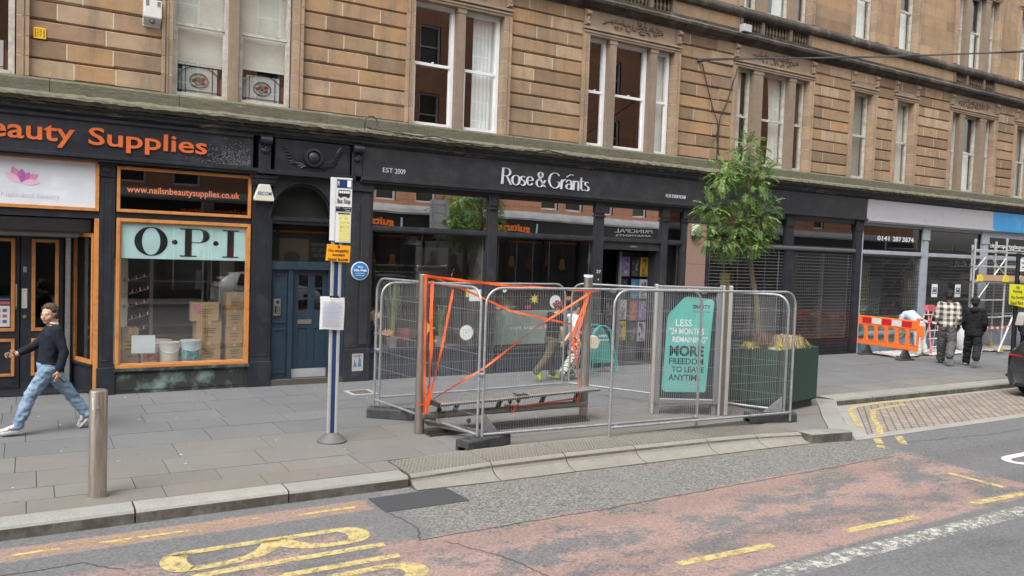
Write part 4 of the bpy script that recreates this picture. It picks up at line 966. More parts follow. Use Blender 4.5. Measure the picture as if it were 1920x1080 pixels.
d2 = MB(); 
for x0, x1 in ((4.13, 4.25), (4.43, 4.55), (4.70, 4.79)): d2.box(x0, x1, SY+.12, SY+.18, .1, 2.1)
for x0, x1 in ((4.25, 4.43), (4.55, 4.70)):
    d2.box(x0, x1, SY+.12, SY+.18, 2.0, 2.1); d2.box(x0, x1, SY+.135, SY+.17, .1, 1.32); d2.box(x0, x1, SY+.12, SY+.18, 1.74, 1.77); d2.box(x0, x1, SY+.12, SY+.18, 1.55, 1.58); d2.box(x0, x1, SY+.12, SY+.136, 1.02, 1.34)
d2 = d2.build('door', BLUE, clo, bevel=.003)
b = MB(); b.box(4.25, 4.70, SY+.145, SY+.15, 1.32, 2.0); b.build('door_glass', glass_mat('door_light_glass', .12, dark=.8), d2)
b = MB(); b.box(4.24, 4.5, SY+.108, SY+.12, 1.1, 1.18); b.build('letter_flap', STEEL, d2)
b = MB(); b.box(4.13, 4.79, SY+.112, SY+.12, .11, .27); b.build('kick_plate', sm('pale_metal', (.5, .51, .53), .4, metal=.5), d2)
b = MB(); b.box(3.72, 5.1, SY-.02, SY+.2, 0, .1); b.build('door_step', sm('step_stone', (.07, .065, .055), .9), clo)
ic = thing('door_entry_panel', 'steel intercom keypad with rows of buttons on the blue door side panel', 'intercom', (3.86, SY+.1, 1.3))
flat(ic, 'plate', STEEL, 3.79, 3.92, SY+.08, SY+.11, 1.26, 1.56, .004); b = MB()
for i in range(5):
    for j in range(2): b.box(3.855+j*.03, 3.87+j*.03, SY+.074, SY+.08, 1.29+i*.03, 1.305+i*.03)
b.box(3.815, 3.845, SY+.077, SY+.08, 1.3, 1.44); b.box(3.84, 3.89, SY+.077, SY+.08, 1.48, 1.53); b.build('button', BLK, ic)
b = MB(); b.box(5.1, 5.57, SY-.01, SY+.25, 0, 3.7); b.box(5.08, 5.6, SY-.04, SY, 0, .62); b.box(5.13, 5.34, SY-.025, SY-.01, .62, 3.35); b.box(5.38, 5.54, SY-.03, SY-.01, .7, 3.55); b.box(5.08, 5.6, SY-.06, SY, 3.6, 3.78); b.build('pier', CHAR, clo, bevel=.005)
def wall_text_plaque():
    t = thing('round_plaque', 'round blue commemorative plaque with white rim on the pier right of the blue door', 'plaque', (5.36, SY-.03, 1.9))
    def disc_(r, y0, d, m_, n_):
        b = MB(); b.lathe([(r, 0), (r, d), (r*.9, d+.004)], (0, 0, 0), 32); b.xform(Matrix.Translation((5.36, y0, 2.1)) @ Matrix.Rotation(R(90), 4, 'X')); return b.build(n_, m_, t, smooth=True)
    disc_(.175, SY-.03, .015, sm('pale_rim', (.6, .65, .68), .5), 'rim'); disc_(.158, SY-.046, .006, sm('plaque_blue', (.03, .17, .42), .4), 'face')
    b = text_mb('Wee', 5.31, 5.41, 2.155, 2.195, SY-.056, .003, bold=.02); b.join(text_mb('Willie Winkie', 5.23, 5.49, 2.09, 2.135, SY-.056, .003, bold=.02)); b.join(text_mb('nursery rhyme', 5.27, 5.45, 2.045, 2.065, SY-.056, .003)); b.join(text_mb('lived near here', 5.28, 5.44, 2.01, 2.03, SY-.056, .003)); b.build('lettering', WHITE, t)
wall_text_plaque()
t = thing('small_poster', 'small blue and white poster pasted low on the pier below the round plaque', 'poster', (5.36, SY-.05, .2))
flat(t, 'sheet', sm('grey_poster_paper', (.36, .36, .35), .7), 5.25, 5.47, SY-.044, SY-.041, .2, .53)
b = MB(); 
for x, s_ in ((5.3, 1), (5.39, 1.2)): poly_xz([(x-.03, .28), (x+.04, .28), (x+.035, .35*s_), (x+.01, .37*s_), (x+.005, .42*s_), (x-.008, .42*s_), (x-.01, .36*s_)], SY-.045, -.001, 0, b)
b.join(text_mb('WORTH', 5.27, 5.45, .46, .51, SY-.044, .002), 1); b.build('print', [sm('poster_blue', (.08, .16, .27), .7), sm('poster_dark', (.05, .06, .07), .7)], t)

# ---------------------------------------------------------------- alarm boxes and other wall fittings
t = thing('alarm_box', 'cream tapered alarm box with blue lettering above the pilaster right of the nail shop', 'alarm box', (3.53, SY-.1, 3.3))
b = MB(); b.prism([(3.37, SY-.14, 3.3), (3.70, SY-.14, 3.3), (3.71, SY-.14, 3.34), (3.63, SY-.14, 3.59), (3.45, SY-.14, 3.59), (3.36, SY-.14, 3.34)], (0, .1, 0)); b.build('case', sm('cream_plastic', (.62, .6, .5), .5), t, bevel=.008)
text_mb('SECOM', 3.415, 3.655, 3.40, 3.46, SY-.141, .003, bold=.01).build('lettering', sm('blue_print', (.03, .13, .33), .5), t)
t = thing('alarm_box', 'plain cream alarm box with dark base on the pink granite pier behind the tree', 'alarm box', (13.84, SY-.1, 3.05))
b = MB(); b.box(13.73, 13.96, SY-.14, SY-.05, 3.1, 3.38); b.build('case', MATS['cream_plastic'], t, bevel=.02); b = MB(); b.box(13.75, 13.94, SY-.12, SY-.05, 3.04, 3.1); b.build('base', BLK, t, bevel=.01)
t = thing('hydrant_sign', 'small yellow hydrant marker plate on the sandstone, upper left', 'sign', (.13, WY-.01, 5.6))
flat(t, 'plate', sm('yellow_plate', (.75, .45, .02), .4), .045, .215, WY-.02, WY+.002, 5.6, 5.77, .004)
b = MB(); b.join(text_mb('12', .10, .16, 5.71, 5.75, WY-.02, .002, bold=.02)); b.join(text_mb('17', .10, .16, 5.63, 5.67, WY-.02, .002, bold=.02)); b.box(.085, .17, WY-.0225, WY-.02, 5.688, 5.694); b.box(.065, .08, WY-.0225, WY-.02, 5.62, 5.75); b.box(.18, .195, WY-.0225, WY-.02, 5.62, 5.75); b.build('lettering', sm('sign_black', (.2, .11, .01), .5), t)
t = thing('wall_lamp', 'white box lamp with louvred sides and glass dome under it, fixed high on the sandstone', 'lamp', (1.72, WY-.1, 6.05))
b = MB(); b.prism([(1.58, WY-.16, 6.18), (1.85, WY-.16, 6.18), (1.85, WY-.16, 6.46), (1.58, WY-.16, 6.46)], (0, .16, 0)); b.prism([(1.585, WY-.0, 6.07), (1.845, WY-.0, 6.07), (1.85, WY-.16, 6.17), (1.58, WY-.16, 6.17)], (0, .0, .012)); b.box(1.58, 1.85, WY-.012, WY, 6.05, 6.46); b.build('housing', sm('off_white_enamel', (.6, .6, .57), .4), t, bevel=.01)
b = MB()
for i in range(5): b.box(1.61, 1.66, WY-.163, WY-.16, 6.36+i*.018, 6.368+i*.018); b.box(1.78, 1.83, WY-.163, WY-.16, 6.36+i*.018, 6.368+i*.018)
b.build('vent', BLK, t); b = MB(); b.ell((1.715, WY-.1, 6.12), (.045, .045, .04)); b.build('dome', sm('smoked_dome', (.12, .12, .16), .15), t, smooth=True)
t = thing('junction_box', 'small grey junction box on top of the stone cornice', 'junction box', (15.35, 14.42, 8.27))
flat(t, 'case', sm('grey_plastic', (.4, .4, .39), .5), 15.15, 15.42, 14.34, 14.5, 8.24, 8.42, .006); b = MB(); b.tube([(15.4, 14.45, 8.3), (15.6, 14.45, 8.34), (15.8, 14.5, 8.3)], .01, 5); b.build('cable_tail', BLK, t)
# ---------------------------------------------------------------- the cafe
cafe = thing('cafe_shopfront', 'charcoal cafe shopfront with white serif lettering behind the fenced bench', 'shopfront', (9.6, 14.45, 0))
b = MB(); b.box(5.34, 14.15, FY, 14.75, 3.86, 4.43); b.box(5.3, 14.3, FY-.06, 14.75, 3.80, 3.86); b.box(5.3, 14.3, FY-.03, 14.75, 3.76, 3.80)
b.box(14.1, 14.34, FY-.05, 14.7, 3.83, 4.44); b.tube([(14.1, FY-.06, 4.3), (14.34, FY-.06, 4.3)], .07, 8)
fs = b.build('fascia', CHAR, cafe, bevel=.006)
SIGNW = sm('silver_white_letters', (.62, .63, .66), .5)
# "Rose & Grants" in flared high-contrast letters
L_ = []
def put(strokes, dx, s=1.0): 
    for st_ in strokes: L_.append([(x*s+dx, z*s) for x, z in st_])
def serif(x, z, w=.05): return [(x-w, z), (x+w, z)]
Rr = [[(.06, 0), (.1, 1)], [(.0, 1), (.1, 1), (.3, 1.0)]+arc(.3, .76, .22, .24, 90, -90, 8)+[(.09, .52)], [(.3, .52), (.42, .3), (.55, .02), (.62, 0)], serif(.06, .0, .07)]
oo = [arc(.25, .3, .22, .31, 90, 450, 20)]
ss = [arc(.19, .45, .13, .14, 40, 200, 8)+[(.12, .36), (.24, .28)]+arc(.17, .15, .14, .15, 50, -145, 8)[0:]]
ee = [[(.06, .33), (.42, .37)]+arc(.25, .33, .18, .27, 10, 330, 18)]
am = [[(.62, .02), (.5, .1), (.2, .6), (.14, .74)]+arc(.27, .78, .13, .17, 180, 0, 8)+[(.38, .66), (.14, .45)]+arc(.24, .24, .2, .24, 140, 330, 10)+[(.55, .42), (.62, .45)]]
GG = [arc(.4, .5, .36, .5, 40, 330, 22)+[(.72, .42)], [(.55, .42), (.78, .42)], [(.71, .42), (.7, .12)]]
rr = [[(.06, 0), (.1, .6)], serif(.06, 0, .06), [(.1, .42), (.2, .58), (.34, .64)]]
aa = [[(.04, .45), (.1, .58), (.24, .62), (.36, .52), (.38, .3), (.4, .03), (.46, 0)], arc(.22, .18, .17, .17, 60, 350, 12), [(.05, .8), (.3, .98), (.5, .96)]]
nn = [[(.06, 0), (.08, .6)], serif(.06, 0, .05), [(.08, .42), (.2, .58), (.32, .58), (.38, .45), (.38, 0)], serif(.38, 0, .05)]
tt = [[(.12, .85), (.12, .15), (.2, 0), (.32, .04)], [(0, .6), (.32, .6)]]
x_ = 0
for gl_, ad in ((Rr, .62), (oo, .5), (ss, .36), (ee, .62), (am, .78), (GG, .76), (rr, .34), (aa, .46), (nn, .44), (tt, .32), (ss, .36)): put(gl_, x_); x_ += ad
nib_text(L_, 8.33, 10.57, 3.955, 4.285, FY, .02, .012, .048).build('lettering', SIGNW, fs)
def thin_serif_text(s_, x0, x1, z0, z1): return text_mb(s_, x0, x1, z0, z1, FY, .01, bold=-.006, shear=.15)
b = text_mb('EST', 5.74, 5.94, 3.985, 4.07, FY, .008, bold=-.008); b.join(text_mb('2009', 5.99, 6.20, 3.975, 4.07, FY, .008, bold=-.008)); b.build('small_lettering', SIGNW, fs)
text_mb('FOR EVERYONE', 12.83, 13.47, 3.97, 4.05, FY, .008, bold=-.01, shear=.2).build('small_lettering', SIGNW, fs)
b = MB()
for x0, x1 in ((5.54, 5.60), (8.13, 8.35), (10.88, 11.13), (12.86, 13.05), (13.52, 13.66)):
    b.box(x0, x1, SY, SY+.2, 0, 3.76)
    if x1-x0 > .1:
        b.box(x0-.012, x1+.012, SY-.025, SY, 3.5, 3.76); b.box(x0-.02, x1+.02, SY-.035, SY, 3.42, 3.45); b.box(x0-.01, x1+.01, SY-.02, SY, 0, .3); b.lathe([(.03, 0), (.03, .01), (.01, .015)], (0, 0, 0), 8)
        n_ = len(b.v)-24; M = Matrix.Translation(((x0+x1)/2, SY-.024, 3.6)) @ Matrix.Rotation(R(90), 4, 'X'); b.v[n_:] = [tuple(M @ Vector(p)) for p in b.v[n_:]]
b.box(5.6, 13.52, SY+.01, SY+.2, 3.67, 3.76); b.box(5.6, 13.52, SY+.01, SY+.2, 2.88, 2.96)
b.build('timber_frame', CHAR, cafe, bevel=.005)
for X0, X1, zt, pan in ((5.6, 8.13, .53, ((5.7, 6.8), (6.95, 8.03))), (8.35, 10.88, .47, ((8.45, 9.55), (9.7, 10.78))), (13.05, 13.52, .45, ())):
    b = MB(); b.box(X0, X1, SY+.02, SY+.2, 0, zt); b.box(X0-.02, X1+.02, SY-.04, SY+.3, zt, zt+.045)
    for x0, x1 in pan: fr_box(b, x0, x1, .08, .42, .03, SY+.006, SY+.02)
    b.build('stall_riser', sm('navy_riser', (.022, .029, .044), .45), cafe)
for i, (x0, x1, z0) in enumerate(((5.6, 8.13, .575), (8.35, 10.88, .515), (13.05, 13.52, .45))):
    f = MB(); fr_box(f, x0, x1, z0, 2.88, .025, SY+.03, SY+.09)
    if i == 0: f.box(6.66, 6.67, SY+.05, SY+.062, z0, 2.88)
    f.box(x1-.07, x1-.05, SY+.1, SY+.12, z0, 2.88, 1)
    f = f.build('shop_window', [CHAR, METAL], cafe); b = MB(); b.box(x0+.02, x1-.02, SY+.055, SY+.061, z0+.02, 2.86); b.build('pane', SGLASS, f)
for i, (x0, x1) in enumerate(((5.6, 8.13), (8.35, 10.88), (11.13, 12.86), (13.05, 13.52))):
    f = MB(); fr_box(f, x0, x1, 2.96, 3.67, .018, SY+.03, SY+.09); f = f.build('transom_window', CHAR, cafe)
    b = MB(); b.box(x0+.01, x1-.01, 0, .006, 2.97, 3.66)
    # each old pane sits at its own slight angle
    tilt = (.012, -.02, .02, 0)[i]; M = Matrix.Translation(((x0+x1)/2, SY+.055, 0)) @ Matrix.Rotation(tilt*.4, 4, 'Z') @ Matrix.Translation((-(x0+x1)/2, 0, 0)); b.xform(M)
    b.build('pane', MGLASS if i < 3 else DGLASS, f)
    if i < 3: flat(f, 'backing', BLK, x0, x1, SY+.12, SY+.13, 2.96, 3.67)  # black sheet added in place of the dark room, leaving only the reflection
# interior
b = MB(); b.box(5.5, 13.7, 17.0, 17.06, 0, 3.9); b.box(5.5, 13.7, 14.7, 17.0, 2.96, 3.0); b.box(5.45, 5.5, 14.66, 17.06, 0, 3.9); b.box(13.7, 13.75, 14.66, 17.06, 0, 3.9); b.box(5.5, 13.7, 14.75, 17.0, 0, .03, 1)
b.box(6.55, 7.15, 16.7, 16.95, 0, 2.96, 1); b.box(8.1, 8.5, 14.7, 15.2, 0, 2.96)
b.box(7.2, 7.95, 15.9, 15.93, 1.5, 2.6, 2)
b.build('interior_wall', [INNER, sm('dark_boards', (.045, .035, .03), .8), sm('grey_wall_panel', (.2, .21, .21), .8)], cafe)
# glazed entrance with posters
b = MB(); b.box(11.13, 12.86, SY+.06, SY+.12, 2.70, 2.88); b.box(11.13, 11.2, SY+.1, 15.5, 0, 2.7); b.box(12.8, 12.86, SY+.1, 15.5, 0, 2.7); b.box(11.13, 12.86, 15.5, 15.56, 0, 2.96); b.box(11.13, 12.86, SY+.12, 15.55, 2.7, 2.75); b.box(11.85, 11.9, 14.72, 14.78, 0, 2.66, 1)
b.box(11.15, 12.84, SY+.08, 15.5, .0, .04); b.build('porch', [CHAR, GREYM], cafe)
def poster(parent, x0, x1, z0, z1, y, base, blobs, seed=0):
    r_ = random.Random(seed); b = MB(); b.box(x0, x1, y, y+.004, z0, z1, 0); w_, h_ = x1-x0, z1-z0
    for i in range(blobs):
        m_ = r_.choice((1, 2, 3)); cx1, cz1 = x0+w_*r_.uniform(.2, .8), z0+h_*r_.uniform(.2, .85); n = r_.randint(5, 9); s1, s2 = w_*r_.uniform(.06, .2), h_*r_.uniform(.04, .16)
        pts = [(min(x1-.01, max(x0+.01, cx1+s1*r_.uniform(.6, 1.1)*math.cos(2*math.pi*k/n))), y-.0006*(i+1), min(z1-.01, max(z0+.01, cz1+s2*r_.uniform(.6, 1.1)*math.sin(2*math.pi*k/n)))) for k in range(n)]; b.face(pts, m_)
    for i in range(3): b.box(x0+w_*.15, x1-w_*r_.uniform(.15, .4), y-.012, y-.0115, z0+h_*(.05+.05*i), z0+h_*(.07+.05*i), 1)
    cs = [tuple(v*.62 for v in c) for c in base]; ms = [sm('poster_%d_%d_%d' % tuple(int(v*99) for v in c), c, .65) for c in cs]
    return b.build('poster', ms, parent)
PC = {'y': ((.55, .42, .05), (.03, .02, .02), (.4, .1, .04), (.2, .12, .03)), 'w': ((.5, .5, .52), (.04, .04, .05), (.25, .2, .3), (.1, .1, .1)), 'b': ((.05, .2, .32), (.35, .5, .5), (.02, .05, .1), (.1, .3, .4)), 'p': ((.25, .2, .4), (.45, .3, .4), (.08, .06, .12), (.5, .45, .5)), 'k': ((.02, .02, .03), (.2, .2, .22), (.3, .25, .1), (.1, .1, .12)), 'g': ((.2, .24, .06), (.3, .3, .1), (.05, .06, .02), (.4, .35, .1)), 'r': ((.35, .1, .06), (.5, .4, .3), (.1, .04, .04), (.5, .2, .1))}
grid = [(12.30, 2.08, 'k'), (12.56, 2.08, 'y'), (12.30, 1.55, 'b'), (12.56, 1.55, 'w'), (11.96, 1.55, 'k'), (12.0, 2.08, 'p'), (11.95, 1.05, 'w'), (12.28, 1.02, 'r'), (12.56, 1.02, 'p'), (11.95, .55, 'y'), (12.28, .52, 'k'), (12.56, .52, 'w')]
for i, (x, z, k) in enumerate(grid): poster(cafe, x, x+.24, z, z+.46, 14.84, PC[k], 9, i+40)
poster(cafe, 11.25, 11.5, .3, 1.2, 14.86, PC['g'], 7, 77); poster(cafe, 11.6, 11.8, .9, 1.5, 14.86, PC['k'], 7, 78)
b = MB(); b.box(11.9, 12.82, 14.85, 14.87, .1, 2.65); b.build('door_glass', DGLASS, cafe)
b = MB(); b.box(11.9, 12.82, 14.9, 14.92, .04, 2.66); b.build('door_board', sm('door_board', (.05, .045, .045), .6), cafe)
b = MB(); b.box(11.95, 12.15, SY+.05, SY+.06, 2.76, 2.80); b.build('door_plate', sm('brown_plate', (.2, .14, .1), .5), cafe)
b = text_mb('27', 10.96, 11.08, 2.15, 2.22, SY, .003); b.join(text_mb('4', 11.0, 11.03, 1.98, 2.03, SY, .003)); b.build('house_number', SIGNW, cafe)
# counter front with lettering, transfers on the glass
b = MB(); b.box(8.55, 10.6, 14.95, 15.0, .53, 1.28, 0); b.build('counter_front', sm('grey_green_panel', (.26, .32, .28), .7), cafe)
text_mb('CAFE AND LOUNGE', 9.05, 10.2, .86, .92, 14.948, .003, bold=.01).build('counter_lettering', WHITE, cafe)
DEC = MB()
def star(b, cx, cz, r, y, m, pts=8, seed=1):
    r_ = random.Random(seed); P_ = []
    for i in range(pts*2): rr_ = r*(r_.uniform(.8, 1.1) if i % 2 == 0 else .38); a = math.pi*i/pts; P_.append((cx+rr_*math.cos(a), y, cz+rr_*math.sin(a)))
    b.face([(cx, y, cz)]+[], m) if False else None
    for i in range(len(P_)): b.face([(cx, y, cz), P_[i], P_[(i+1) % len(P_)]], m)
yq = SY+.048
star(DEC, 9.36, 1.56, .13, yq, 0, 8, 1); star(DEC, 6.86, .98, .16, yq, 0, 7, 2); star(DEC, 7.03, .72, .05, yq, 0, 6, 3); star(DEC, 8.72, 1.32, .05, yq, 0, 6, 4); star(DEC, 5.78, 1.25, .09, yq, 0, 6, 5)
def leafball(cx, cz, r, m):
    for i in range(9): a = R(20+i*17.5); DEC.face([(cx, yq, cz-.02), (cx+r*math.cos(a-.12), yq-.0005*i, cz+r*.75*math.sin(a-.12)), (cx+r*1.25*math.cos(a), yq-.0005*i, cz+r*1.05*math.sin(a)), (cx+r*math.cos(a+.12), yq-.0005*i, cz+r*.75*math.sin(a+.12))], m+(i % 2))
leafball(5.98, .86, .13, 1); leafball(8.45, 1.35, .09, 1); leafball(9.2, 1.36, .09, 3); leafball(10.25, 1.55, .08, 1)
def ringdisc(cx, cz, r, mi, mo): 
    DEC.face([(cx+r*math.cos(2*math.pi*i/24), yq-.001, cz+r*math.sin(2*math.pi*i/24)) for i in range(24)], mo); DEC.face([(cx+r*.9*math.cos(2*math.pi*i/24), yq-.002, cz+r*.9*math.sin(2*math.pi*i/24)) for i in range(24)], mi); DEC.face([(cx+.01*math.cos(i), yq-.003, cz+.01*math.sin(i)) for i in range(6)], 5)
ringdisc(7.72, .87, .17, 6, 3); ringdisc(8.6, 1.75, .055, 6, 5); ringdisc(9.9, 1.5, .16, 6, 3)
DEC.box(7.76, 8.04, yq, yq+.002, 1.52, 1.76, 6); DEC.box(7.68, 7.75, yq, yq+.002, 1.6, 1.78, 0)
DEC.build('window_transfers', [sm('mustard_vinyl', (.55, .42, .1), .6), sm('orange_decal', (.5, .2, .06), .6), sm('peach_decal', (.6, .36, .2), .6), sm('maroon_decal', (.3, .05, .06), .6), sm('maroon_dark_decal', (.2, .04, .05), .6), BLK, sm('pale_mint_decal', (.6, .68, .64), .6)], cafe)
# potted palms and grasses standing inside the window
LEAFIN = pm('palm_green', (.2, .27, .08), .6, var=.4, scale=20, attr=False)
def houseplant(x, y, z, h, n, lab, wide=.35, seed=0):
    t = thing('potted_plant', lab, 'plant', (x, y, z), 0, 'plants inside the cafe window'); r_ = random.Random(seed); b = MB()
    for i in range(n):
        a = r_.uniform(0, 6.28); sp = r_.uniform(.05, wide); hh = h*r_.uniform(.6, 1); w_ = r_.uniform(.012, .022); d_ = Vector((math.cos(a), math.sin(a), 0)); s_ = Vector((-d_.y, d_.x, 0))
        p = [Vector((0, 0, .15))+d_*.03, Vector((0, 0, .15+hh*.5))+d_*sp*.35, Vector((0, 0, .15+hh*.85))+d_*sp*.75, Vector((0, 0, .15+hh*.95))+d_*sp]
        for u, v, wu, wv in ((p[0], p[1], .4, 1), (p[1], p[2], 1, .8), (p[2], p[3], .8, .05)): b.face([u-s_*w_*wu, u+s_*w_*wu, v+s_*w_*wv, v-s_*w_*wv])
    b.build('foliage', LEAFIN, t, local=True); b = MB(); b.lathe([(.09, 0), (.12, .2), (.11, .2)], (0, 0, 0), 16); b.build('pot', sm('grey_pot', (.3, .3, .28), .6), t, local=True)
houseplant(6.25, 14.9, .55, 1.35, 46, 'tall spiky green plant nearest the left end of the cafe window', .3, 1)
houseplant(7.35, 14.95, .55, .75, 60, 'bushy yellow-green plant beside the white disc transfer in the cafe window', .32, 2)
houseplant(8.95, 15.1, .9, .6, 50, 'low green plant behind the counter front in the right cafe window', .3, 3)
houseplant(13.28, 14.75, 2.96, .3, 26, 'small trailing plant in a blue trough above the side window near the pink pier', .16, 4)
# pendant lamp
t = thing('pendant_lamp', 'dome pendant lamp hanging inside the upper left cafe window', 'lamp', (6.7, 15.2, 2.55))
b = MB(); b.lathe([(.165, 0), (.16, .06), (.13, .12), (.08, .16), (.02, .18)], (6.75, 15.2, 2.64), 20); b.build('shade', sm('spun_steel', (.6, .6, .6), .3, metal=.8), t, smooth=True); b = MB(); b.tube([(6.75, 15.2, 2.8), (6.75, 15.2, 2.96)], .006, 5); b.build('cord', BLK, t)
# tables and chairs glimpsed inside
def cafe_table(x, y, lab, seat_c):
    t = thing('cafe_table', lab, 'table', (x, y, .03), 0, 'cafe tables'); b = MB(); b.lathe([(.33, .72), (.33, .75)], (0, 0, 0), 20); b.build('top', sm('dark_table', (.1, .09, .08), .4), t, local=True); b = MB(); b.tube([(0, 0, 0), (0, 0, .72)], .03, 8); b.lathe([(.2, 0), (.2, .02)], (0, 0, 0), 16); b.build('pedestal', METAL, t, local=True)
def cafe_chair(x, y, rz, lab, c):
    t = thing('cafe_chair', lab, 'chair', (x, y, .03), rz, 'cafe chairs')
    b = MB(); b.box(-.2, .2, -.2, .2, .43, .47); b.build('seat', c, t, local=True, bevel=.02); b = MB(); b.box(-.2, .2, .17, .2, .62, .9); b.build('backrest', c, t, local=True, bevel=.02)
    for sx in (-1, 1):
        for sy in (-1, 1): b = MB(); b.tube([(sx*.17, sy*.17, .43), (sx*.21, sy*.22, 0)], .014, 6); b.build('leg', METAL, t, local=True)
    b = MB(); b.tube([(-.17, .18, .45), (-.17, .19, .7)], .012, 6); b.tube([(.17, .18, .45), (.17, .19, .7)], .012, 6); b.build('back_post', METAL, t, local=True)
REDS = sm('red_seat', (.3, .04, .05), .5); GRS = sm('grey_seat', (.3, .31, .32), .5)
cafe_table(6.9, 15.6, 'round dark cafe table behind the tall spiky plant', 0); cafe_table(9.6, 15.9, 'round dark cafe table behind the counter front', 0)
cafe_chair(6.62, 15.25, 2.5, 'red-seated cafe chair just inside the left window', REDS); cafe_chair(7.9, 15.5, 1.2, 'grey cafe chair at the right end of the left window', GRS); cafe_chair(9.0, 15.7, -1.0, 'grey cafe chair behind the counter front', GRS)
# guitar-coloured stand light etc. in the right window: cream board with paper notices
b = MB(); b.box(5.62, 5.66, 14.9, 15.3, .6, 1.3); b.build('window_seat', sm('window_seat', (.15, .14, .13), .7), cafe)

# ---------------------------------------------------------------- pink granite pier
pier = thing('granite_pier', 'pink granite pier with dark capital between the cafe and the shuttered shop', 'pier', (13.98, 14.5, 0))
b = MB(); zz = [0, .5, 1.1, 1.75, 2.42, 3.42]
for a, c_ in zip(zz, zz[1:]): b.box(13.66, 14.27, SY-.03, SY+.25, a+.003, c_-.003, 0)
b.box(13.67, 14.26, SY-.02, SY+.25, 0, 3.42, 1); b.build('shaft', [pm('pink_granite', (.27, .175, .14), .45, var=.3, scale=60, attr=False), JOINT], pier)
b = MB(); b.box(13.62, 14.3, SY-.05, SY+.2, 3.42, 3.5); b.box(13.66, 14.28, SY-.03, SY+.2, 3.5, 3.8); b.build('capital', CHAR, pier, bevel=.01)

# ---------------------------------------------------------------- shuttered dark shop
dk = thing('shuttered_shop', 'dark navy shopfront with lattice shutters down, behind the tree and planter', 'shopfront', (17.3, 14.45, 0))
NAVY = shop_paint('navy_shop_paint', (.013, .015, .021), .45)
b = MB(); b.box(14.34, 20.40, FY+.002, 14.75, 3.86, 4.42); b.box(14.34, 20.42, FY-.05, 14.75, 3.81, 3.86); b.build('fascia', NAVY, dk, bevel=.005)
for x0, x1 in ((14.27, 14.42), (17.17, 17.5), (20.06, 20.40)):
    b = MB(); b.box(x0, x1, SY, SY+.2, 0, 3.81); b.box(x0-.015, x1+.015, SY-.03, SY, 3.5, 3.81) if x1-x0 > .2 else None; b.box(x0+.05, x1-.05, SY-.015, SY, .3, 3.4) if x1-x0 > .2 else None
    b.build('pillar', NAVY, dk, bevel=.006)
b = MB(); b.box(14.42, 20.06, SY+.01, SY+.2, 3.70, 3.81); b.tube([(14.42, SY+.0, 2.92), (20.06, SY+.0, 2.92)], .06, 8); b.box(14.42, 20.06, SY+.03, SY+.2, 2.87, 2.98); b.build('shutter_housing', sm('dull_slate_paint', (.07, .075, .08), .5), dk, bevel=.004)
for x0, x1 in ((14.42, 17.17), (17.5, 20.06)):
    f = MB(); fr_box(f, x0, x1, 2.98, 3.70, .03, SY+.03, SY+.09); f = f.build('transom_window', NAVY, dk); b = MB(); b.box(x0, x1, SY+.05, SY+.056, 2.98, 3.70); b.build('pane', glass_mat('navy_glass%d' % int(x0), .14, dark=.7, wob=.03), f); flat(f, 'backing', BLK, x0, x1, SY+.14, SY+.15, 2.98, 3.70)  # transom backing is an added black sheet, so the glass only mirrors
    f = MB(); z0 = .55 if x0 < 15 else .42; fr_box(f, x0, x1, z0, 2.87, .03, SY+.07, SY+.13); f.box(x1-.12, x1-.10, SY+.09, SY+.12, z0, 2.87, 1); f = f.build('shop_window', [NAVY, METAL], dk); b = MB(); b.box(x0, x1, SY+.1, SY+.106, z0, 2.87); b.build('pane', SGLASS, f)
def grille(parent, x0, x1, z0, z1, y, dx, dz, r, mat_, name='shutter_grille', solid=None):
    b = MB(); n = int((z1-z0)/dz)
    for i in range(n+1): z = z0+i*dz; b.box(x0, x1, y-r, y+r, z-r, z+r)
    n = int((x1-x0)/dx)
    for i in range(n+1):
        x = x0+i*dx; b.box(x-r*.8, x+r*.8, y-r*1.4, y-r, z0, z1)
    return b.build(name, mat_, parent)
GR = sm('shutter_wire', (.22, .225, .23), .45, metal=.5); GRD = sm('dark_shutter_wire', (.045, .048, .05), .5, metal=.3)
grille(dk, 14.45, 17.14, .75, 2.86, SY+.02, .5, .085, .006, GR); grille(dk, 17.52, 20.03, .5, 2.86, SY+.02, .085, .085, .009, sm('mid_shutter_wire', (.1, .105, .11), .5, metal=.4))
b = MB()
for i in range(9): z = .02+i*.055; b.box(14.45, 17.14, SY+.005+(i % 2)*.012, SY+.04, z, z+.05); b.box(17.52, 20.03, SY+.005+(i % 2)*.012, SY+.04, z*.85, z*.85+.044)
b.build('shutter_slat', NAVY, dk)
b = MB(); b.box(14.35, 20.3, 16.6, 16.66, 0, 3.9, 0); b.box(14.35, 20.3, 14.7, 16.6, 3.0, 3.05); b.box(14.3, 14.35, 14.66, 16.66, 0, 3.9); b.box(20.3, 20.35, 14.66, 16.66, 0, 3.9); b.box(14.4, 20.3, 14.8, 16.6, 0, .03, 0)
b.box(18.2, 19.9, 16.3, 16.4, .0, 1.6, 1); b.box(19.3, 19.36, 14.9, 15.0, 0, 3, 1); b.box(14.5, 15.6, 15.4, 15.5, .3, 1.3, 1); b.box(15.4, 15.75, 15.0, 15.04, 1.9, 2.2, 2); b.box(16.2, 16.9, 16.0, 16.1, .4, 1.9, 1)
b.build('interior_wall', [INNER, sm('dim_grey_unit', (.16, .17, .17), .8), sm('dim_olive_sign', (.25, .23, .08), .8)], dk)

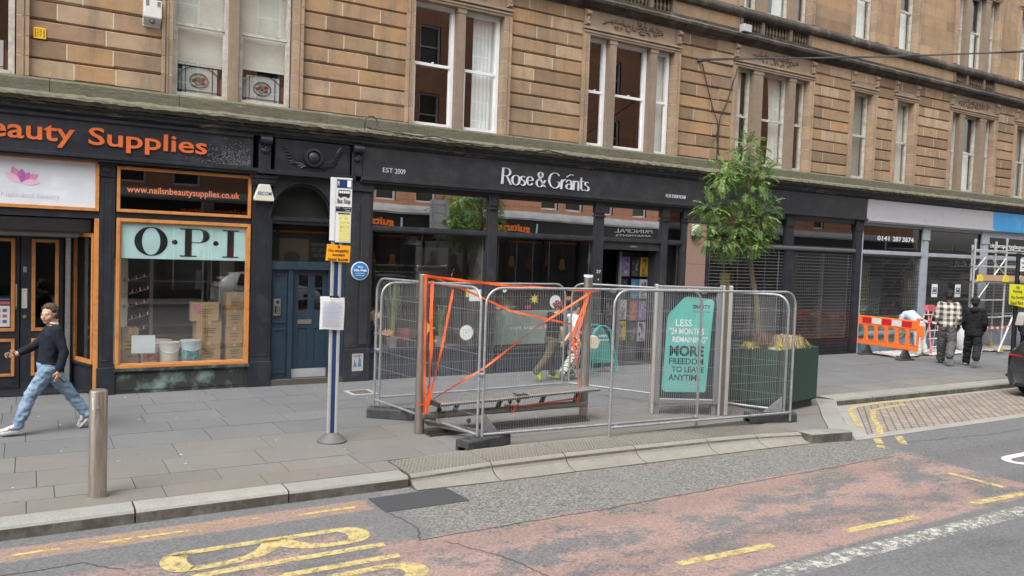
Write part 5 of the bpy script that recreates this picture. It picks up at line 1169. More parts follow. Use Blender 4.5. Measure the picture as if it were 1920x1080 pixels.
# ---------------------------------------------------------------- pale grey shop
gs = thing('grey_shop', 'pale grey painted shopfront with white phone number and lattice shutters, behind the orange barrier', 'shopfront', (23.7, 14.45, 0))
LG = pm('pale_grey_paint', (.36, .36, .385), .45, var=.06, attr=False, stain=(.25, .25, .26), stain_scale=3)
LGT = pm('cool_grey_paint', (.30, .33, .37), .45, var=.08, attr=False, stain=(.2, .2, .22), stain_scale=4)
b = MB(); b.prism([(20.42, FY, 3.86), (26.98, FY, 3.86), (26.98, FY, 4.42), (20.46, FY, 4.42)], (0, .35, 0)); b.box(20.4, 27.0, FY-.05, 14.7, 3.80, 3.86); b.box(20.4, 27.0, FY-.02, 14.7, 3.76, 3.80); b.build('fascia', LG, gs, bevel=.005)
for x0, x1 in ((23.3, 23.64), (26.55, 26.97)): b = MB(); b.box(x0, x1, SY, SY+.2, 0, 3.76); b.box(x0+.08, x1-.08, SY-.02, SY, .5, 3.4); b.box(x0-.02, x1+.02, SY-.04, SY, 3.36, 3.40); b.box(x0-.01, x1+.01, SY-.03, SY, 3.4, 3.76); b.build('pillar', LGT, gs, bevel=.006)
b = MB(); b.box(20.40, 20.45, SY+.0, SY+.2, 0, 3.76); b.build('pillar', LGT, gs, bevel=.006)
b = MB()
for x0, x1 in ((20.45, 23.3), (23.64, 26.55)): b.box(x0, x1, SY+.02, SY+.2, 3.68, 3.76); b.box(x0, x1, SY-.03, SY+.2, 2.86, 2.97)
b.build('shutter_housing', LGT, gs, bevel=.01)
b = MB(); b.box(20.45, 26.55, SY+.05, SY+.2, 0, .55); b.box(20.45, 26.55, SY-.02, SY+.2, .5, .56); b.build('stall_riser', pm('primer_blue_paint', (.12, .22, .28), .6, var=.3, attr=False, stain=(.35, .38, .38), stain_scale=2), gs)
for x0, x1 in ((20.45, 23.3), (23.64, 26.55)):
    f = MB(); fr_box(f, x0, x1, 2.97, 3.68, .03, SY+.03, SY+.09); f = f.build('transom_window', NAVY, gs); b = MB(); b.box(x0, x1, SY+.05, SY+.056, 2.97, 3.68); b.build('pane', glass_mat('black_glass%d' % int(x0), .08, dark=.8, wob=.03), f); flat(f, 'backing', BLK, x0, x1, SY+.1, SY+.11, 2.97, 3.68)  # black sheet behind the transom added so only reflections show there
    f = MB(); fr_box(f, x0, x1, .56, 2.86, .05, SY+.06, SY+.12); f = f.build('shop_window', LGT, gs); b = MB(); b.box(x0, x1, SY+.09, SY+.096, .56, 2.86); b.build('pane', SGLASS, f)
text_mb('0141', 21.15, 21.72, 3.27, 3.41, SY+.048, .004, bold=.015).join(text_mb('287', 21.88, 22.3, 3.27, 3.41, SY+.048, .004, bold=.015)).join(text_mb('3874', 22.36, 22.92, 3.27, 3.41, SY+.048, .004, bold=.015)).build('phone_number', WHITE, gs)
grille(gs, 20.5, 23.28, .9, 2.84, SY+.03, .1, .1, .009, GRD); grille(gs, 23.66, 26.53, .6, 2.84, SY+.03, .09, .1, .01, GRD)
text_mb('21 Dr Ad', 25.2, 26.4, 2.58, 2.78, SY+.075, .004, shear=.3).build('window_lettering', sm('cream_script', (.45, .42, .4), .6), gs)
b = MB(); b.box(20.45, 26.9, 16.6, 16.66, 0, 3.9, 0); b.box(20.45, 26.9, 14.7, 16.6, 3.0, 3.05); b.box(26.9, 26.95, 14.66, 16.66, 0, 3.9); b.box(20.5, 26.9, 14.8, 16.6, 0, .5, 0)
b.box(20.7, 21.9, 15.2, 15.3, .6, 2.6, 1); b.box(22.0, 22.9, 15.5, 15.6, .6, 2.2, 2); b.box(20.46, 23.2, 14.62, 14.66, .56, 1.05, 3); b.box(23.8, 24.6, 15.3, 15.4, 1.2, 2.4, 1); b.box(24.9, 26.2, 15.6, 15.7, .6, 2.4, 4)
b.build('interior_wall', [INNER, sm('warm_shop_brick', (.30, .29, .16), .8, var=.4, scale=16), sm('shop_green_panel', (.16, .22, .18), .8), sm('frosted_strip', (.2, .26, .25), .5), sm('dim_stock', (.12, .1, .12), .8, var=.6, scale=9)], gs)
for i, X in enumerate((24.08, 25.35)):
    t = thing('shutter_notice', ('white notice hanging on the shutter left of the man in the checked shirt', 'white notice hanging on the shutter above the person in the black jacket')[i], 'notice', (X, SY, 1.6)); b = MB(); b.box(X-.15, X+.15, SY+.0, SY+.006, 1.62, 2.02); b.build('sheet', WHITE, t); b = MB(); fr_box(b, X-.11, X+.11, 1.72, 1.92, .03, SY-.003, SY); b.box(X-.07, X+.07, SY-.003, SY, 1.78, 1.86); b.build('print', sm('navy_print', (.03, .05, .1), .6), t)

# ---------------------------------------------------------------- blue shop
bs = thing('blue_shop', 'shopfront with bright blue fascia at the right edge, behind the scaffold tower', 'shopfront', (31, 14.45, 0))
b = MB(); b.box(26.98, 36, FY-.003, 14.7, 3.80, 4.42); b.build('fascia', pm('bright_blue_paint', (.02, .24, .52), .4, var=.1, attr=False, stain=(.12, .36, .6), stain_scale=1.5), bs, bevel=.005)
b = MB(); b.box(26.97, 44, SY+.04, SY+.2, 3.62, 3.8); b.box(26.97, 44, SY+.02, SY+.2, 2.86, 2.97); b.box(30.2, 30.5, SY, SY+.2, 0, 3.7); b.box(35.7, 36.1, SY, SY+.2, 0, 4.4); b.box(36, 44, FY, 14.7, 3.8, 4.42); b.box(26.97, 44, SY+.05, SY+.2, 0, .6); b.build('frame', LGT, bs)
f = MB(); fr_box(f, 27, 30.2, 2.97, 3.62, .03, SY+.03, SY+.09); fr_box(f, 27, 30.2, .6, 2.86, .05, SY+.05, SY+.1); fr_box(f, 30.5, 35.7, .6, 3.62, .05, SY+.05, SY+.1); f = f.build('shop_window', LGT, bs)
b = MB(); b.box(27, 30.2, SY+.05, SY+.056, .6, 3.62); b.box(30.5, 35.7, SY+.05, SY+.056, .6, 3.62); b.box(36.1, 44, SY+.05, SY+.056, .6, 3.8); b.build('pane', DGLASS, f)
text_mb('citypropertyglasgow.co.uk', 27.15, 30.1, 3.22, 3.40, SY+.046, .004, bold=.01).build('web_lettering', WHITE, f)
grille(bs, 27.02, 30.18, .65, 2.84, SY+.02, .1, .1, .009, GR)
b = MB(); b.box(26.97, 44, 15.6, 15.66, 0, 3.9); b.box(27.2, 29.6, 15.0, 15.1, .6, 2.6, 1); b.build('interior_wall', [INNER, MATS['warm_shop_brick']], bs)
# ================================================================== STREET FURNITURE
GALV = pm('galvanised_tube', (.36, .37, .385), .42, metal=.55, var=.2, scale=14, attr=False, stain=(.25, .26, .27), stain_scale=10)
WIRE = sm('fence_wire', (.29, .295, .30), .6)
RUBBER = pm('black_rubber', (.035, .036, .038), .75, var=.25, scale=20, attr=False, stain=(.11, .11, .11), stain_scale=6, stain_amt=.4)
# bollard
t = thing('bollard', 'round stainless steel bollard near the kerb, in front of the walking man', 'bollard', (.6, 8.74, 0))
b = MB(); b.lathe([(.083, 0), (.083, 1.045), (.078, 1.06), (.06, 1.068), (.001, 1.07)], (0, 0, 0), 28)
BST = pm('bollard_steel', (.42, .375, .325), .38, metal=.85, var=.18, scale=8, stretch=(6, 6, .6), attr=False, rvar=.1); b.build('post', BST, t, smooth=True, local=True)
b = MB(); b.lathe([(.018, 0), (.018, .006), (.01, .007)], (0, 0, 0), 12); b.xform(Matrix.Translation((-.012, -.082, .9)) @ Matrix.Rotation(R(90), 4, 'X')); b.build('badge', sm('worn_badge', (.2, .19, .17), .5), t, local=True)
b = MB(); b.box(-.06, -.045, -.071, -.062, .88, .99); b.build('sticker', WHITE, t, local=True)
b = MB(); b.lathe([(.1, 0), (.085, .012)], (0, 0, 0), 24); b.build('collar', sm('collar_grout', (.13, .12, .1), .9), t, local=True)

# fence panels
def fence_panel(A, B, lab, H=2.08):
    A = Vector(A); B = Vector(B); W_ = (B-A).length; t = thing('mesh_fence', lab, 'fence', (A.x, A.y, A.z), math.atan2(B.y-A.y, B.x-A.x), 'temporary wire fence panels')
    r = .0185; c = .22; zb = .17
    pts = [(0, 0, .03), (0, 0, H-c)]+[(c-c*math.cos(R(a)), 0, H-c+c*math.sin(R(a))) for a in (18, 36, 54, 72, 90)]+[(W_-c+c*math.sin(R(a)), 0, H-c+c*math.cos(R(a))) for a in (0, 18, 36, 54, 72)]+[(W_, 0, H-c), (W_, 0, .03)]
    b = MB(); b.tube(pts, r, 10); b.tube([(0, 0, zb), (W_, 0, zb)], r, 10); b.build('frame', GALV, t, smooth=True, local=True)
    b = MB(); n = int(W_/.038); q = .001
    for i in range(1, n):
        x = W_*i/n; top = H-.01; e = min(x, W_-x)
        if e < c: top = H-c+math.sqrt(max(0, c*c-(c-e)**2))-.01
        b.box(x-q, x+q, -q, q, zb, top)
    for i, z in enumerate((.42, .68, .95, 1.22, 1.5, 1.78)): b.box(0, W_, -q*4.5, -q*1.5, z-q*1.5, z+q*1.5)
    b.build('wire_mesh', WIRE, t, local=True)
    return t, W_
fence_panel((5.0, 9.0, .0), (4.66, 11.75, 0), 'left side fence panel running back from the kerb towards the blue door')
fence_panel((5.06, 8.98, 0), (8.63, 8.75, .0), 'front fence panel left of centre, in front of the battered bench')
fence_panel((6.90, 8.66, .0), (10.36, 8.46, .0), 'front fence panel on the right, overlapping the poster cabinet and planter')
fence_panel((4.80, 11.9, 0), (8.45, 12.05, 0), 'rear fence panel behind the bench, parallel to the cafe', 2.0)
fence_panel((8.6, 12.05, 0), (10.40, 8.62, 0), 'rear fence panel passing behind the poster cabinet to the right corner', 2.02)
def fence_foot(x, y, rz, L_, lab):
    t = thing('ballast_block', lab, 'fence foot', (x, y, 0), rz, 'black rubber fence feet'); b = MB(); w, h = .24, .15
    # underside channel open at the ends, slots on top
    prof = [(-w/2, 0), (-w/2, h-.02), (-w/2+.02, h), (w/2-.02, h), (w/2, h-.02), (w/2, 0), (w/2-.05, 0), (w/2-.05, .05), (-w/2+.05, .05), (-w/2+.05, 0)]
    b.prism([(-L_/2, yy, zz) for yy, zz in prof], (L_, 0, 0)); b.build('block', RUBBER, t, local=True, bevel=.006)
    b = MB()
    for i in (-2, -1, 0, 1, 2): b.box(i*L_*.17-.03, i*L_*.17+.03, -.045, .045, h-.002, h+.0015)
    b.build('slot', sm('slot_black', (.008, .008, .008), .9), t, local=True); b = MB(); b.box(-L_/2-.004, -L_/2, -.09, .09, .1, .13); b.box(-L_/2-.004, -L_/2, -.1, .1, .06, .075); b.build('end_ridge', RUBBER, t, local=True)
    return t
fence_foot(5.1, 9.0, .27, .78, 'rubber fence foot at the near corner on the dimpled kerb')
fence_foot(4.7, 11.12, -.68, .72, 'rubber fence foot at the left rear corner beside the bus stop pole')
fence_foot(10.16, 8.68, -.3, .82, 'rubber fence foot at the right corner in front of the green planter')
# couplers
for (x, y, z, lab) in ((5.03, 8.99, .95, 'clamp joining the two panels at the near corner'), (6.9, 8.7, 2.07, 'clamp on the top rail where the two front panels overlap at left'), (8.62, 8.7, 2.06, 'clamp on the top rail above the poster cabinet'), (7.02, 8.69, .17, 'clamp on the bottom rail where the front panels overlap'), (8.5, 8.66, .19, 'clamp on the bottom rail in front of the poster cabinet'), (4.68, 11.72, .95, 'clamp on the left rear fence post')):
    b = MB(); b.lathe([(.032, -.03), (.034, 0), (.032, .03)], (0, 0, 0), 10); b.xform(Matrix.Translation((x, y, z)) @ Matrix.Rotation(R(90), 4, 'Y')); b.box(x-.05, x+.05, y-.012, y+.012, z-.012, z+.012); b.tube([(x, y-.04, z+.01), (x, y+.02, z+.03)], .008, 6)
    tag(b.build('fence_clamp', METAL, smooth=True), lab, 'clamp', 'fence clamps')
b = MB(); b.prism([(5.12, 9.1, .14), (5.4, 9.12, .14), (5.16, 9.1, .42)], (0, .012, 0)); tag(b.build('brace_plate', GALV), 'small triangular steel brace standing on the near corner fence foot', 'brace')
b = MB(); b.prism([(10.05, 8.72, .15), (10.33, 8.60, .15), (10.33, 8.60, .40)], (0, .012, 0)); tag(b.build('brace_plate', GALV), 'small triangular steel brace at the right corner fence foot by the planter', 'brace')

# stripped bus shelter with bench
WST = pm('weathered_steel', (.30, .26, .225), .42, metal=.75, var=.2, scale=7, stretch=(5, 5, .8), attr=False); PERF = pm('perforated_steel', (.36, .35, .33), .4, metal=.6, var=.2, scale=60, attr=False)
DARKST = sm('dark_bracket', (.06, .055, .05), .5, metal=.4)
sh = thing('bus_shelter_frame', 'stripped bus shelter frame of two steel posts with a bent perforated bench, inside the fence', 'bus shelter', (6.04, 10, 0))
for x, y in ((4.66, 10.05), (7.42, 9.98)):
    b = MB(); b.lathe([(.068, 0), (.068, 2.2), (.06, 2.21), (.001, 2.21)], (x, y, 0), 20); p_ = b.build('post', WST, sh, smooth=True)
    b = MB(); b.box(x-.05, x+.05, y-.05, y+.05, 2.21, 2.245); b.build('cap', WHITE if x > 6 else DARKST, p_)
b = MB(); b.tube([(4.66, 9.98, .25), (7.42, 9.93, .25)], .05, 12); b.build('lower_rail', WST, sh, smooth=True)
b = MB(); b.box(4.7, 7.4, 9.86, 9.98, .015, .07); b.box(4.7, 7.4, 9.78, 9.8, .0, .03); b.build('ground_beam', DARKST, sh)
b = MB(); b.prism([(4.70, 10.0, .17), (4.76, 10.0, .11), (5.28, 9.4, .05), (5.30, 9.36, .12)], (.05, .045, 0)); b.build('loose_bracket', WST, sh)
def seat(x0, x1, z, dz):
    b = MB(); pr = [(9.70, .0-.03), (9.695, 0), (9.72, .012), (10.1, .012), (10.13, -.0), (10.13, -.012), (9.72, 0), (9.71, -.03)]
    A = [(x0, y, z+zz) for y, zz in pr]; B_ = [(x1, y, z+dz+zz) for y, zz in pr]; n = len(A); b.add(A+B_, [(i, n+i, n+(i+1) % n, (i+1) % n) for i in range(n)]+[tuple(range(n)), tuple(range(n, 2*n))[::-1]])
    o = b.build('seat', PERF, sh); h = MB()
    nx = int((x1-x0)/.035)
    for i in range(nx):
        for j in range(5): X = x0+(i+.5)*(x1-x0)/nx; zz = z+dz*(i/nx); h.box(X-.007, X+.007, 9.6935, 9.697, zz-.028, zz-.003) if j == 0 else None; h.box(X-.006, X+.006, 9.77+j*.06, 9.79+j*.06, zz+.012, zz+.0128)
    h.build('perforation', sm('hole_black', (.02, .02, .02), .9), o)
seat(4.80, 6.22, .45, .02); seat(6.02, 7.52, .475, .03)
b = MB(); b.tube([(5.97, 9.72, .53), (6.05, 9.72, .50), (6.15, 9.72, .515), (6.25, 9.72, .47)], .014, 6); b.box(4.77, 4.81, 9.7, 9.95, .41, .47); b.build('bent_edge', DARKST, sh)
for x in (5.15, 5.85, 6.6, 7.22):
    b = MB(); b.prism([(x-.03, 9.93, .27), (x+.02, 9.93, .27), (x+.11, 9.93, .455), (x+.05, 9.93, .455)], (0, .05, 0)); b.build('seat_support', DARKST, sh)
for x, z in ((4.86, .33), (6.0, .37), (6.14, .375), (5.33, .14)):
    b = MB(); b.tube([(x, 9.85, z-.14), (x, 9.85, z)], .006, 5); b.lathe([(.035, 0), (.035, .012)], (0, 0, 0), 14); n_ = len(b.v)-28; M = Matrix.Translation((x, 9.855, z+.02)) @ Matrix.Rotation(R(90), 4, 'X'); b.v[n_:] = [tuple(M @ Vector(p)) for p in b.v[n_:]]; b.build('bolt_plate', DARKST, sh)

# orange tape wound between the posts
TAPEM = pm('orange_tape', (.85, .12, .025), .5, var=.12, scale=9, attr=False); TAPEM.node_tree.nodes['Principled BSDF'].inputs['Specular IOR Level'].default_value = .3
tp = thing('hazard_tape', 'bright orange barrier tape criss-crossing between the shelter posts', 'barrier tape', (6, 10, .2))
def ribbon(pts, w=.042, tw=0, sag=0):
    b = MB(); P_ = [Vector(p) for p in pts]; Q = []
    for a, c in zip(P_, P_[1:]):
        n = max(2, int((c-a).length/.09))
        for i in range(n): q = a.lerp(c, i/n); q.z -= sag*math.sin(math.pi*i/n); Q.append(q)
    Q.append(P_[-1]); n = len(Q); L1 = []; L2 = []
    for i, q in enumerate(Q):
        t_ = (Q[min(i+1, n-1)]-Q[max(i-1, 0)]).normalized(); u = t_.cross(Vector((0, 1, 0))); u = u.normalized() if u.length > .1 else Vector((1, 0, 0))
        v = t_.cross(u); a = tw*math.sin(i*.35)+.25*math.sin(i*.9); d = (u*math.cos(a)+v*math.sin(a))*w*.33*(1+.12*math.sin(i*1.7)); L1.append(q+d); L2.append(q-d)
    for i in range(n-1): b.face([L1[i], L1[i+1], L2[i+1], L2[i]]); off = Vector((0, .002, 0)); b.face([L1[i]+off, L2[i]+off, L2[i+1]+off, L1[i+1]+off])
    b.build('strand', TAPEM, tp)
yf = 9.9
ribbon([(4.60, yf, 2.19), (5.2, yf, 2.13), (6.1, yf, 2.06), (7.5, yf, 2.0)], .06); ribbon([(4.62, yf-.01, 2.19), (5.75, yf, 2.08)], .03)
ribbon([(4.61, yf-.02, 2.19), (4.63, yf-.02, 1.2), (4.66, yf, .3)], .045, 0); ribbon([(4.77, yf+.1, 2.12), (4.72, yf, 1.6), (4.74, yf, 1.1), (4.70, yf, .3)], .07, .5)
ribbon([(5.12, yf+.15, 2.0), (4.9, yf, 1.2), (4.69, yf, .3)], .05, .3); ribbon([(5.0, yf+.1, 2.06), (5.2, yf+.1, 2.03), (6.0, yf, 1.70), (7.08, yf, 1.49)], .045, .2)
ribbon([(7.4, yf-.02, 1.98), (6.4, yf, 1.43), (5.6, yf, .9), (4.76, yf, .48)], .045, .9); ribbon([(7.38, yf-.02, 1.98), (7.22, yf, 1.6), (7.1, yf, 1.3), (7.2, yf, .9), (7.28, yf, .5)], .06, .5)
ribbon([(7.36, yf-.03, 1.96), (7.2, yf, 1.3), (7.24, yf, .55)], .04, .8); ribbon([(7.33, yf-.09, 2.0), (7.52, yf-.09, 2.01)], .045); ribbon([(4.57, yf+.06, .42), (4.78, yf+.06, .41)], .04)
ribbon([(5.9, 9.84, .34), (6.2, 9.84, .31), (7.25, 9.84, .36)], .04, .4); ribbon([(6.12, 9.84, .34), (6.02, 9.83, .2)], .03, .6); ribbon([(7.3, 9.9, .4), (7.2, 9.86, .3)], .08)
ribbon([(4.60, yf, 2.2), (5.15, yf+.4, 2.09)], .03)

# bus stop
bsx, bsy = 3.41, 10.04
t = thing('bus_stop', 'white and blue bus stop pole with flag, timetable, orange plate and taped paper notice', 'bus stop', (bsx, bsy, 0), -.17)
AW = sm('aluminium_white', (.42, .43, .43), .45, metal=.3, stain=(.3, .29, .26), stain_scale=8); BB = sm('navy_strip', (.012, .035, .12), .4); SW = sm('sign_white', (.62, .63, .64), .4)
b = MB(); b.lathe([(.19, 0), (.19, .02), (.15, .06), (.09, .105), (.075, .12)], (0, 0, 0), 24); b.build('base', sm('grey_base', (.1, .1, .1), .6), t, smooth=True, local=True)
b = MB(); b.box(-.068, -.026, -.03, .03, .1, 3.38); b.box(.026, .068, -.03, .03, .1, 2.9); b.build('pole', AW, t, local=True, bevel=.008); b = MB(); b.box(-.026, .026, -.022, .022, .1, 2.62); b.build('pole_strip', BB, t, local=True)
b = MB(); b.box(-.035, .175, -.045, -.033, 2.99, 3.43); b.box(-.1, -.035, -.05, -.02, 2.62, 3.43); fl_ = b.build('flag', SW, t, local=True, bevel=.003)
b = MB(); b.box(-.02, .17, -.0475, -.0452, 3.30, 3.41); b.build('flag_header', BB, fl_, local=True)
b = MB(); b.box(.11, .16, -.05, -.0478, 3.315, 3.40, 0); b.join(text_mb('M', -.012, .008, 3.325, 3.39, -.0478, .002)); b.build('header_mark', WHITE, fl_, local=True)
b = MB(); b.box(.0, .15, -.048, -.0455, 3.215, 3.275, 0); b.box(-.004, .02, -.048, -.0455, 3.195, 3.24, 0); b.box(.0, .15, -.048, -.0455, 3.19, 3.215, 0)
for i in range(5): b.box(.012+i*.027, .033+i*.027, -.0495, -.048, 3.232, 3.262, 1)
for x in (.03, .12): b.lathe([(.014, 0), (.014, .004)], (0, 0, 0), 10); n_ = len(b.v)-20; M = Matrix.Translation((x, -.047, 3.188)) @ Matrix.Rotation(R(90), 4, 'X'); b.v[n_:] = [tuple(M @ Vector(p)) for p in b.v[n_:]]
b.build('bus_symbol', [BLK, WHITE], fl_, local=True)
b = text_mb('Bus Stop', -.012, .155, 3.085, 3.165, -.0455, .003, bold=.02); b.build('lettering', BLK, fl_, local=True)
b = MB(); b.box(-.03, .17, -.048, -.0455, 3.0, 3.06, 0); b.join(text_mb('Stop', -.018, .02, 3.035, 3.052, -.0485, .001), 1); b.join(text_mb('Towards City', .06, .155, 3.035, 3.052, -.0485, .001), 1); b.join(text_mb('Centre', .09, .155, 3.008, 3.024, -.0485, .001), 1); b.build('route_strip', [BLK, WHITE], fl_, local=True)
b = MB(); b.box(-.03, .168, -.05, -.036, 2.6, 2.985); tt_ = b.build('timetable_case', SW, t, local=True, bevel=.003)
b = MB(); b.box(.015, .155, -.0525, -.0505, 2.615, 2.96, 0); b.box(.0, .155, -.054, -.0526, 2.965, 2.98, 1)
for r_i, s_ in enumerate(('1  1A', '2 6 9 9A', '38 57 75', '77')): b.join(text_mb(s_, .03, (.13, .15, .14, .05)[r_i], 2.90-r_i*.055, 2.925-r_i*.055, -.0526, .001), 2)
for i in range(5): b.box(.015, .155, -.0533, -.0526, 2.64+i*.035, 2.642+i*.035, 3)
b.build('timetable', [sm('pale_yellow_paper', (.62, .58, .2), .7), BLK, sm('olive_print', (.22, .2, .08), .7), sm('faint_rule', (.45, .42, .18), .7)], tt_, local=True)
b = MB(); b.prism([(-.145, -.06, 2.365), (.16, -.06, 2.345), (.17, -.06, 2.56), (-.13, -.06, 2.575)], (0, .008, 0)); op = b.build('warning_plate', sm('amber_plate', (.8, .33, .01), .45), t, local=True)
b = text_mb('No stopping', -.11, .145, 2.465, 2.515, -.06, .003, bold=.02); b.join(text_mb('except', -.06, .1, 2.415, 2.455, -.06, .003, bold=.02)); b.join(text_mb('local buses', -.11, .14, 2.365, 2.405, -.06, .003, bold=.02)); b.build('lettering', sm('brown_black_ink', (.05, .02, .01), .5), op, local=True)
b = MB(); b.lathe([(.018, 0), (.018, .003)], (0, 0, 0), 12); b.xform(Matrix.Translation((.018, -.0605, 2.545)) @ Matrix.Rotation(R(90), 4, 'X')); b.build('clearway_symbol', sm('maroon_ink', (.3, .03, .03), .5), op, local=True)
b = MB(); vs = []
for i in range(7):
    for j in range(9): u, v = i/6, j/8; vs.append((-.2+.31*u+.004*math.sin(v*5), -.05-.012*math.sin(u*3.1+v)-.01*v, 1.90-.42*v-.008*u+.006*math.sin(u*6)))
b.add(vs, [(i*9+j, i*9+j+1, (i+1)*9+j+1, (i+1)*9+j) for i in range(6) for j in range(8)]); nt_ = b.build('paper_notice', sm('white_paper', (.60, .61, .64), .6), t, local=True, smooth=True)
b = MB()
for i in range(22):
    z = 1.86-i*.0165; k = (.1 if i < 2 else .0); b.box(-.17+k, .085-k-.02*(i % 3), -.075, -.0735, z, z+.005, 1 if 3 < i < 15 and i % 2 else 0)
b.build('notice_print', [sm('faint_text', (.35, .36, .4), .7), sm('blue_text', (.3, .42, .6), .7)], nt_, local=True)
b = MB(); b.box(-.08, .04, -.062, -.05, 1.885, 1.91); b.build('tape_band', BLK, t, local=True)

# poster cabinet
ad = thing('poster_cabinet', 'grey free-standing poster cabinet with a teal and black advertisement, behind the fence', 'advertising panel', (9.22, 9.64, 0), -.487)
CAB = pm('cabinet_grey', (.25, .255, .265), .4, metal=.5, var=.08, attr=False)
b = MB(); w_, h_ = 1.06, 2.1; fr_box(b, -w_/2, w_/2, .18, h_, .085, -.08, .08); b.box(-w_/2+.085, w_/2-.085, -.03, .03, .26, h_-.08); b.build('cabinet_frame', CAB, ad, local=True, bevel=.012)
b = MB(); b.box(w_/2, w_/2+.035, -.10, .10, .0, h_+.03); b.box(-w_/2-.05, -w_/2, -.09, .02, 0, h_+.02); b.build('side_post', sm('silver_post', (.5, .49, .47), .4, metal=.5), ad, local=True, bevel=.01)
b = MB(); b.box(w_/2+.035, w_/2+.11, -.05, .06, 0, h_+.03); b.build('post_recess', sm('bronze_recess', (.16, .135, .11), .5, metal=.5), ad, local=True)
b = MB(); b.box(w_/2+.11, w_/2+.17, -.08, .08, 0, h_+.03); b.build('outer_post', MATS['silver_post'], ad, local=True, bevel=.01)
for xf in (-w_/2+.02, w_/2-.1): b = MB(); b.box(xf, xf+.08, -.04, .04, 0, .18); b.build('foot', CAB, ad, local=True)
px0, px1, pz0, pz1 = -w_/2+.085, w_/2-.085, .265, h_-.085; PW, PH = px1-px0, pz1-pz0; ya = -.032
def P2(u, v): return (px0+u*PW, pz1-v*PH)
b = MB(); b.box(px0, px1, ya-.004, ya, pz0, pz1); po = b.build('poster', pm('dark_striped_poster', (.028, .03, .04), .5, var=.6, scale=8, stretch=(6, 1, .4), attr=False), ad, local=True)
loop = []
def corner(u, v, du1, dv1, du2, dv2, n=5):
    for i in range(n+1): s_ = i/n; loop.append((u+du1*(1-s_)**2+du2*s_**2, v+dv1*(1-s_)**2+dv2*s_**2))
corner(.43, .045, -.05, .02, .06, .004); corner(.955, .068, -.08, -.004, -.003, .04); corner(.865, .945, .004, -.03, -.06, -.008); corner(.045, .93, .08, .012, .003, -.04); corner(.105, .22, -.003, .04, .05, -.024)
b = MB(); b.prism([(P2(u, v)[0], ya-.006, P2(u, v)[1]) for u, v in loop], (0, .0015, 0)); b.build('teal_shape', sm('teal_print', (.13, .46, .42), .5), po, local=True)
def ptxt(s_, u0, u1, v0, v1, bold=.02): (xa, zb_), (xb, za) = P2(u0, v0), P2(u1, v1); return text_mb(s_, xa, xb, za, zb_, ya-.006, .002, bold=bold)
b = ptxt('LESS', .26, .56, .26, .325, .015); b.join(ptxt('"24 MONTHS', .145, .79, .34, .40, .012)); b.join(ptxt('REMAINING"', .215, .86, .42, .475, .012)); b.build('white_lettering', WHITE, po, local=True)
b = ptxt('MORE', .165, .80, .505, .605, .04); b.join(ptxt('FREEDOM', .165, .80, .622, .68)); b.join(ptxt('TO LEAVE', .22, .82, .70, .755)); b.join(ptxt('ANYTIME', .165, .76, .775, .832)); b.join(ptxt('SMARTY', .56, .89, .12, .158, .03)); b.join(ptxt('SIMPLE MOBILE NETWORK', .57, .89, .178, .192, 0)); b.build('dark_lettering', sm('poster_ink', (.015, .03, .04), .5), po, local=True)
b = MB(); b.join(text_mb('Street media', -.05, .13, h_-.06, h_-.03, -.08, .002)); b.build('maker_lettering', WHITE, ad, local=True)
b = MB(); b.box(px0, px1, ya-.03, ya-.026, pz0, pz1); b.build('cabinet_glass', glass_mat('cabinet_glass_mat', .02), ad, local=True)

# planter
pl = thing('planter', 'large dark green square metal planter behind the right fence corner', 'planter', (10.68, 9.02, 0), .2)
GRN = pm('planter_green', (.013, .043, .03), .55, var=.12, attr=False)
b = MB(); W2, D2 = 1.42, 1.3; b.box(.06, W2-.06, .06, D2-.06, 0, .13); b.build('plinth', sm('plinth_black', (.03, .035, .035), .6), pl, local=True)
b = MB(); b.box(0, W2, 0, .03, .13, 1.07); b.box(0, W2, D2-.03, D2, .13, 1.07); b.box(0, .03, .03, D2-.03, .13, 1.07); b.box(W2-.03, W2, .03, D2-.03, .13, 1.07); b.box(0, W2, 0, D2, .13, .16); b.build('body', GRN, pl, local=True, bevel=.006)
b = MB()
for i in range(14): b.box(-.012, 0, .05+i*.088, .09+i*.088, .16, 1.02)
b.build('rib', GRN, pl, local=True)
b = MB(); b.box(.03, W2-.03, .03, D2-.03, .9, 1.0); so_ = b.build('soil', pm('planter_soil', (.09, .055, .035), .95, var=.5, scale=25, bmp=.6, attr=False), pl, local=True)
def tuft(x, y, z, h, n, spread, c, lab, seed, droop=.6, w=.004, cat='plant', name='grass_tuft'):
    r_ = random.Random(seed); b = MB()
    for i in range(n):
        a = r_.uniform(0, 6.28); hh = h*r_.uniform(.5, 1); sp = spread*r_.uniform(.2, 1); d = Vector((math.cos(a), math.sin(a), 0)); s_ = Vector((-d.y, d.x, 0))*w; p0 = Vector((x, y, z))+d*r_.uniform(0, .08)
        p1 = p0+d*sp*.3+Vector((0, 0, hh*.8)); p2 = p0+d*sp*.75+Vector((0, 0, hh)); p3 = p0+d*sp+Vector((0, 0, hh*(1-droop*r_.uniform(.5, 1.3))))
        for u, v in ((p0, p1), (p1, p2), (p2, p3)): b.face([u-s_, u+s_, v+s_*.8, v-s_*.8], 0, jit((1, 1, 1), .3, r_))
    return tag(b.build(name, c), lab, cat)
STRAW = pm('dry_straw', (.42, .31, .16), .9, var=.25); PINKS = pm('dry_pink_straw', (.36, .25, .15), .9, var=.25); OLIVE = pm('olive_leaf', (.14, .14, .03), .8, var=.3); YELF = pm('yellow_sprig', (.34, .29, .05), .8, var=.3); BRN = pm('brown_twig', (.13, .08, .05), .9, var=.3)
tuft(11.55, 9.55, .99, .27, 700, .33, STRAW, 'mound of pale dry ornamental grass drooping in the planter', 5, .8)
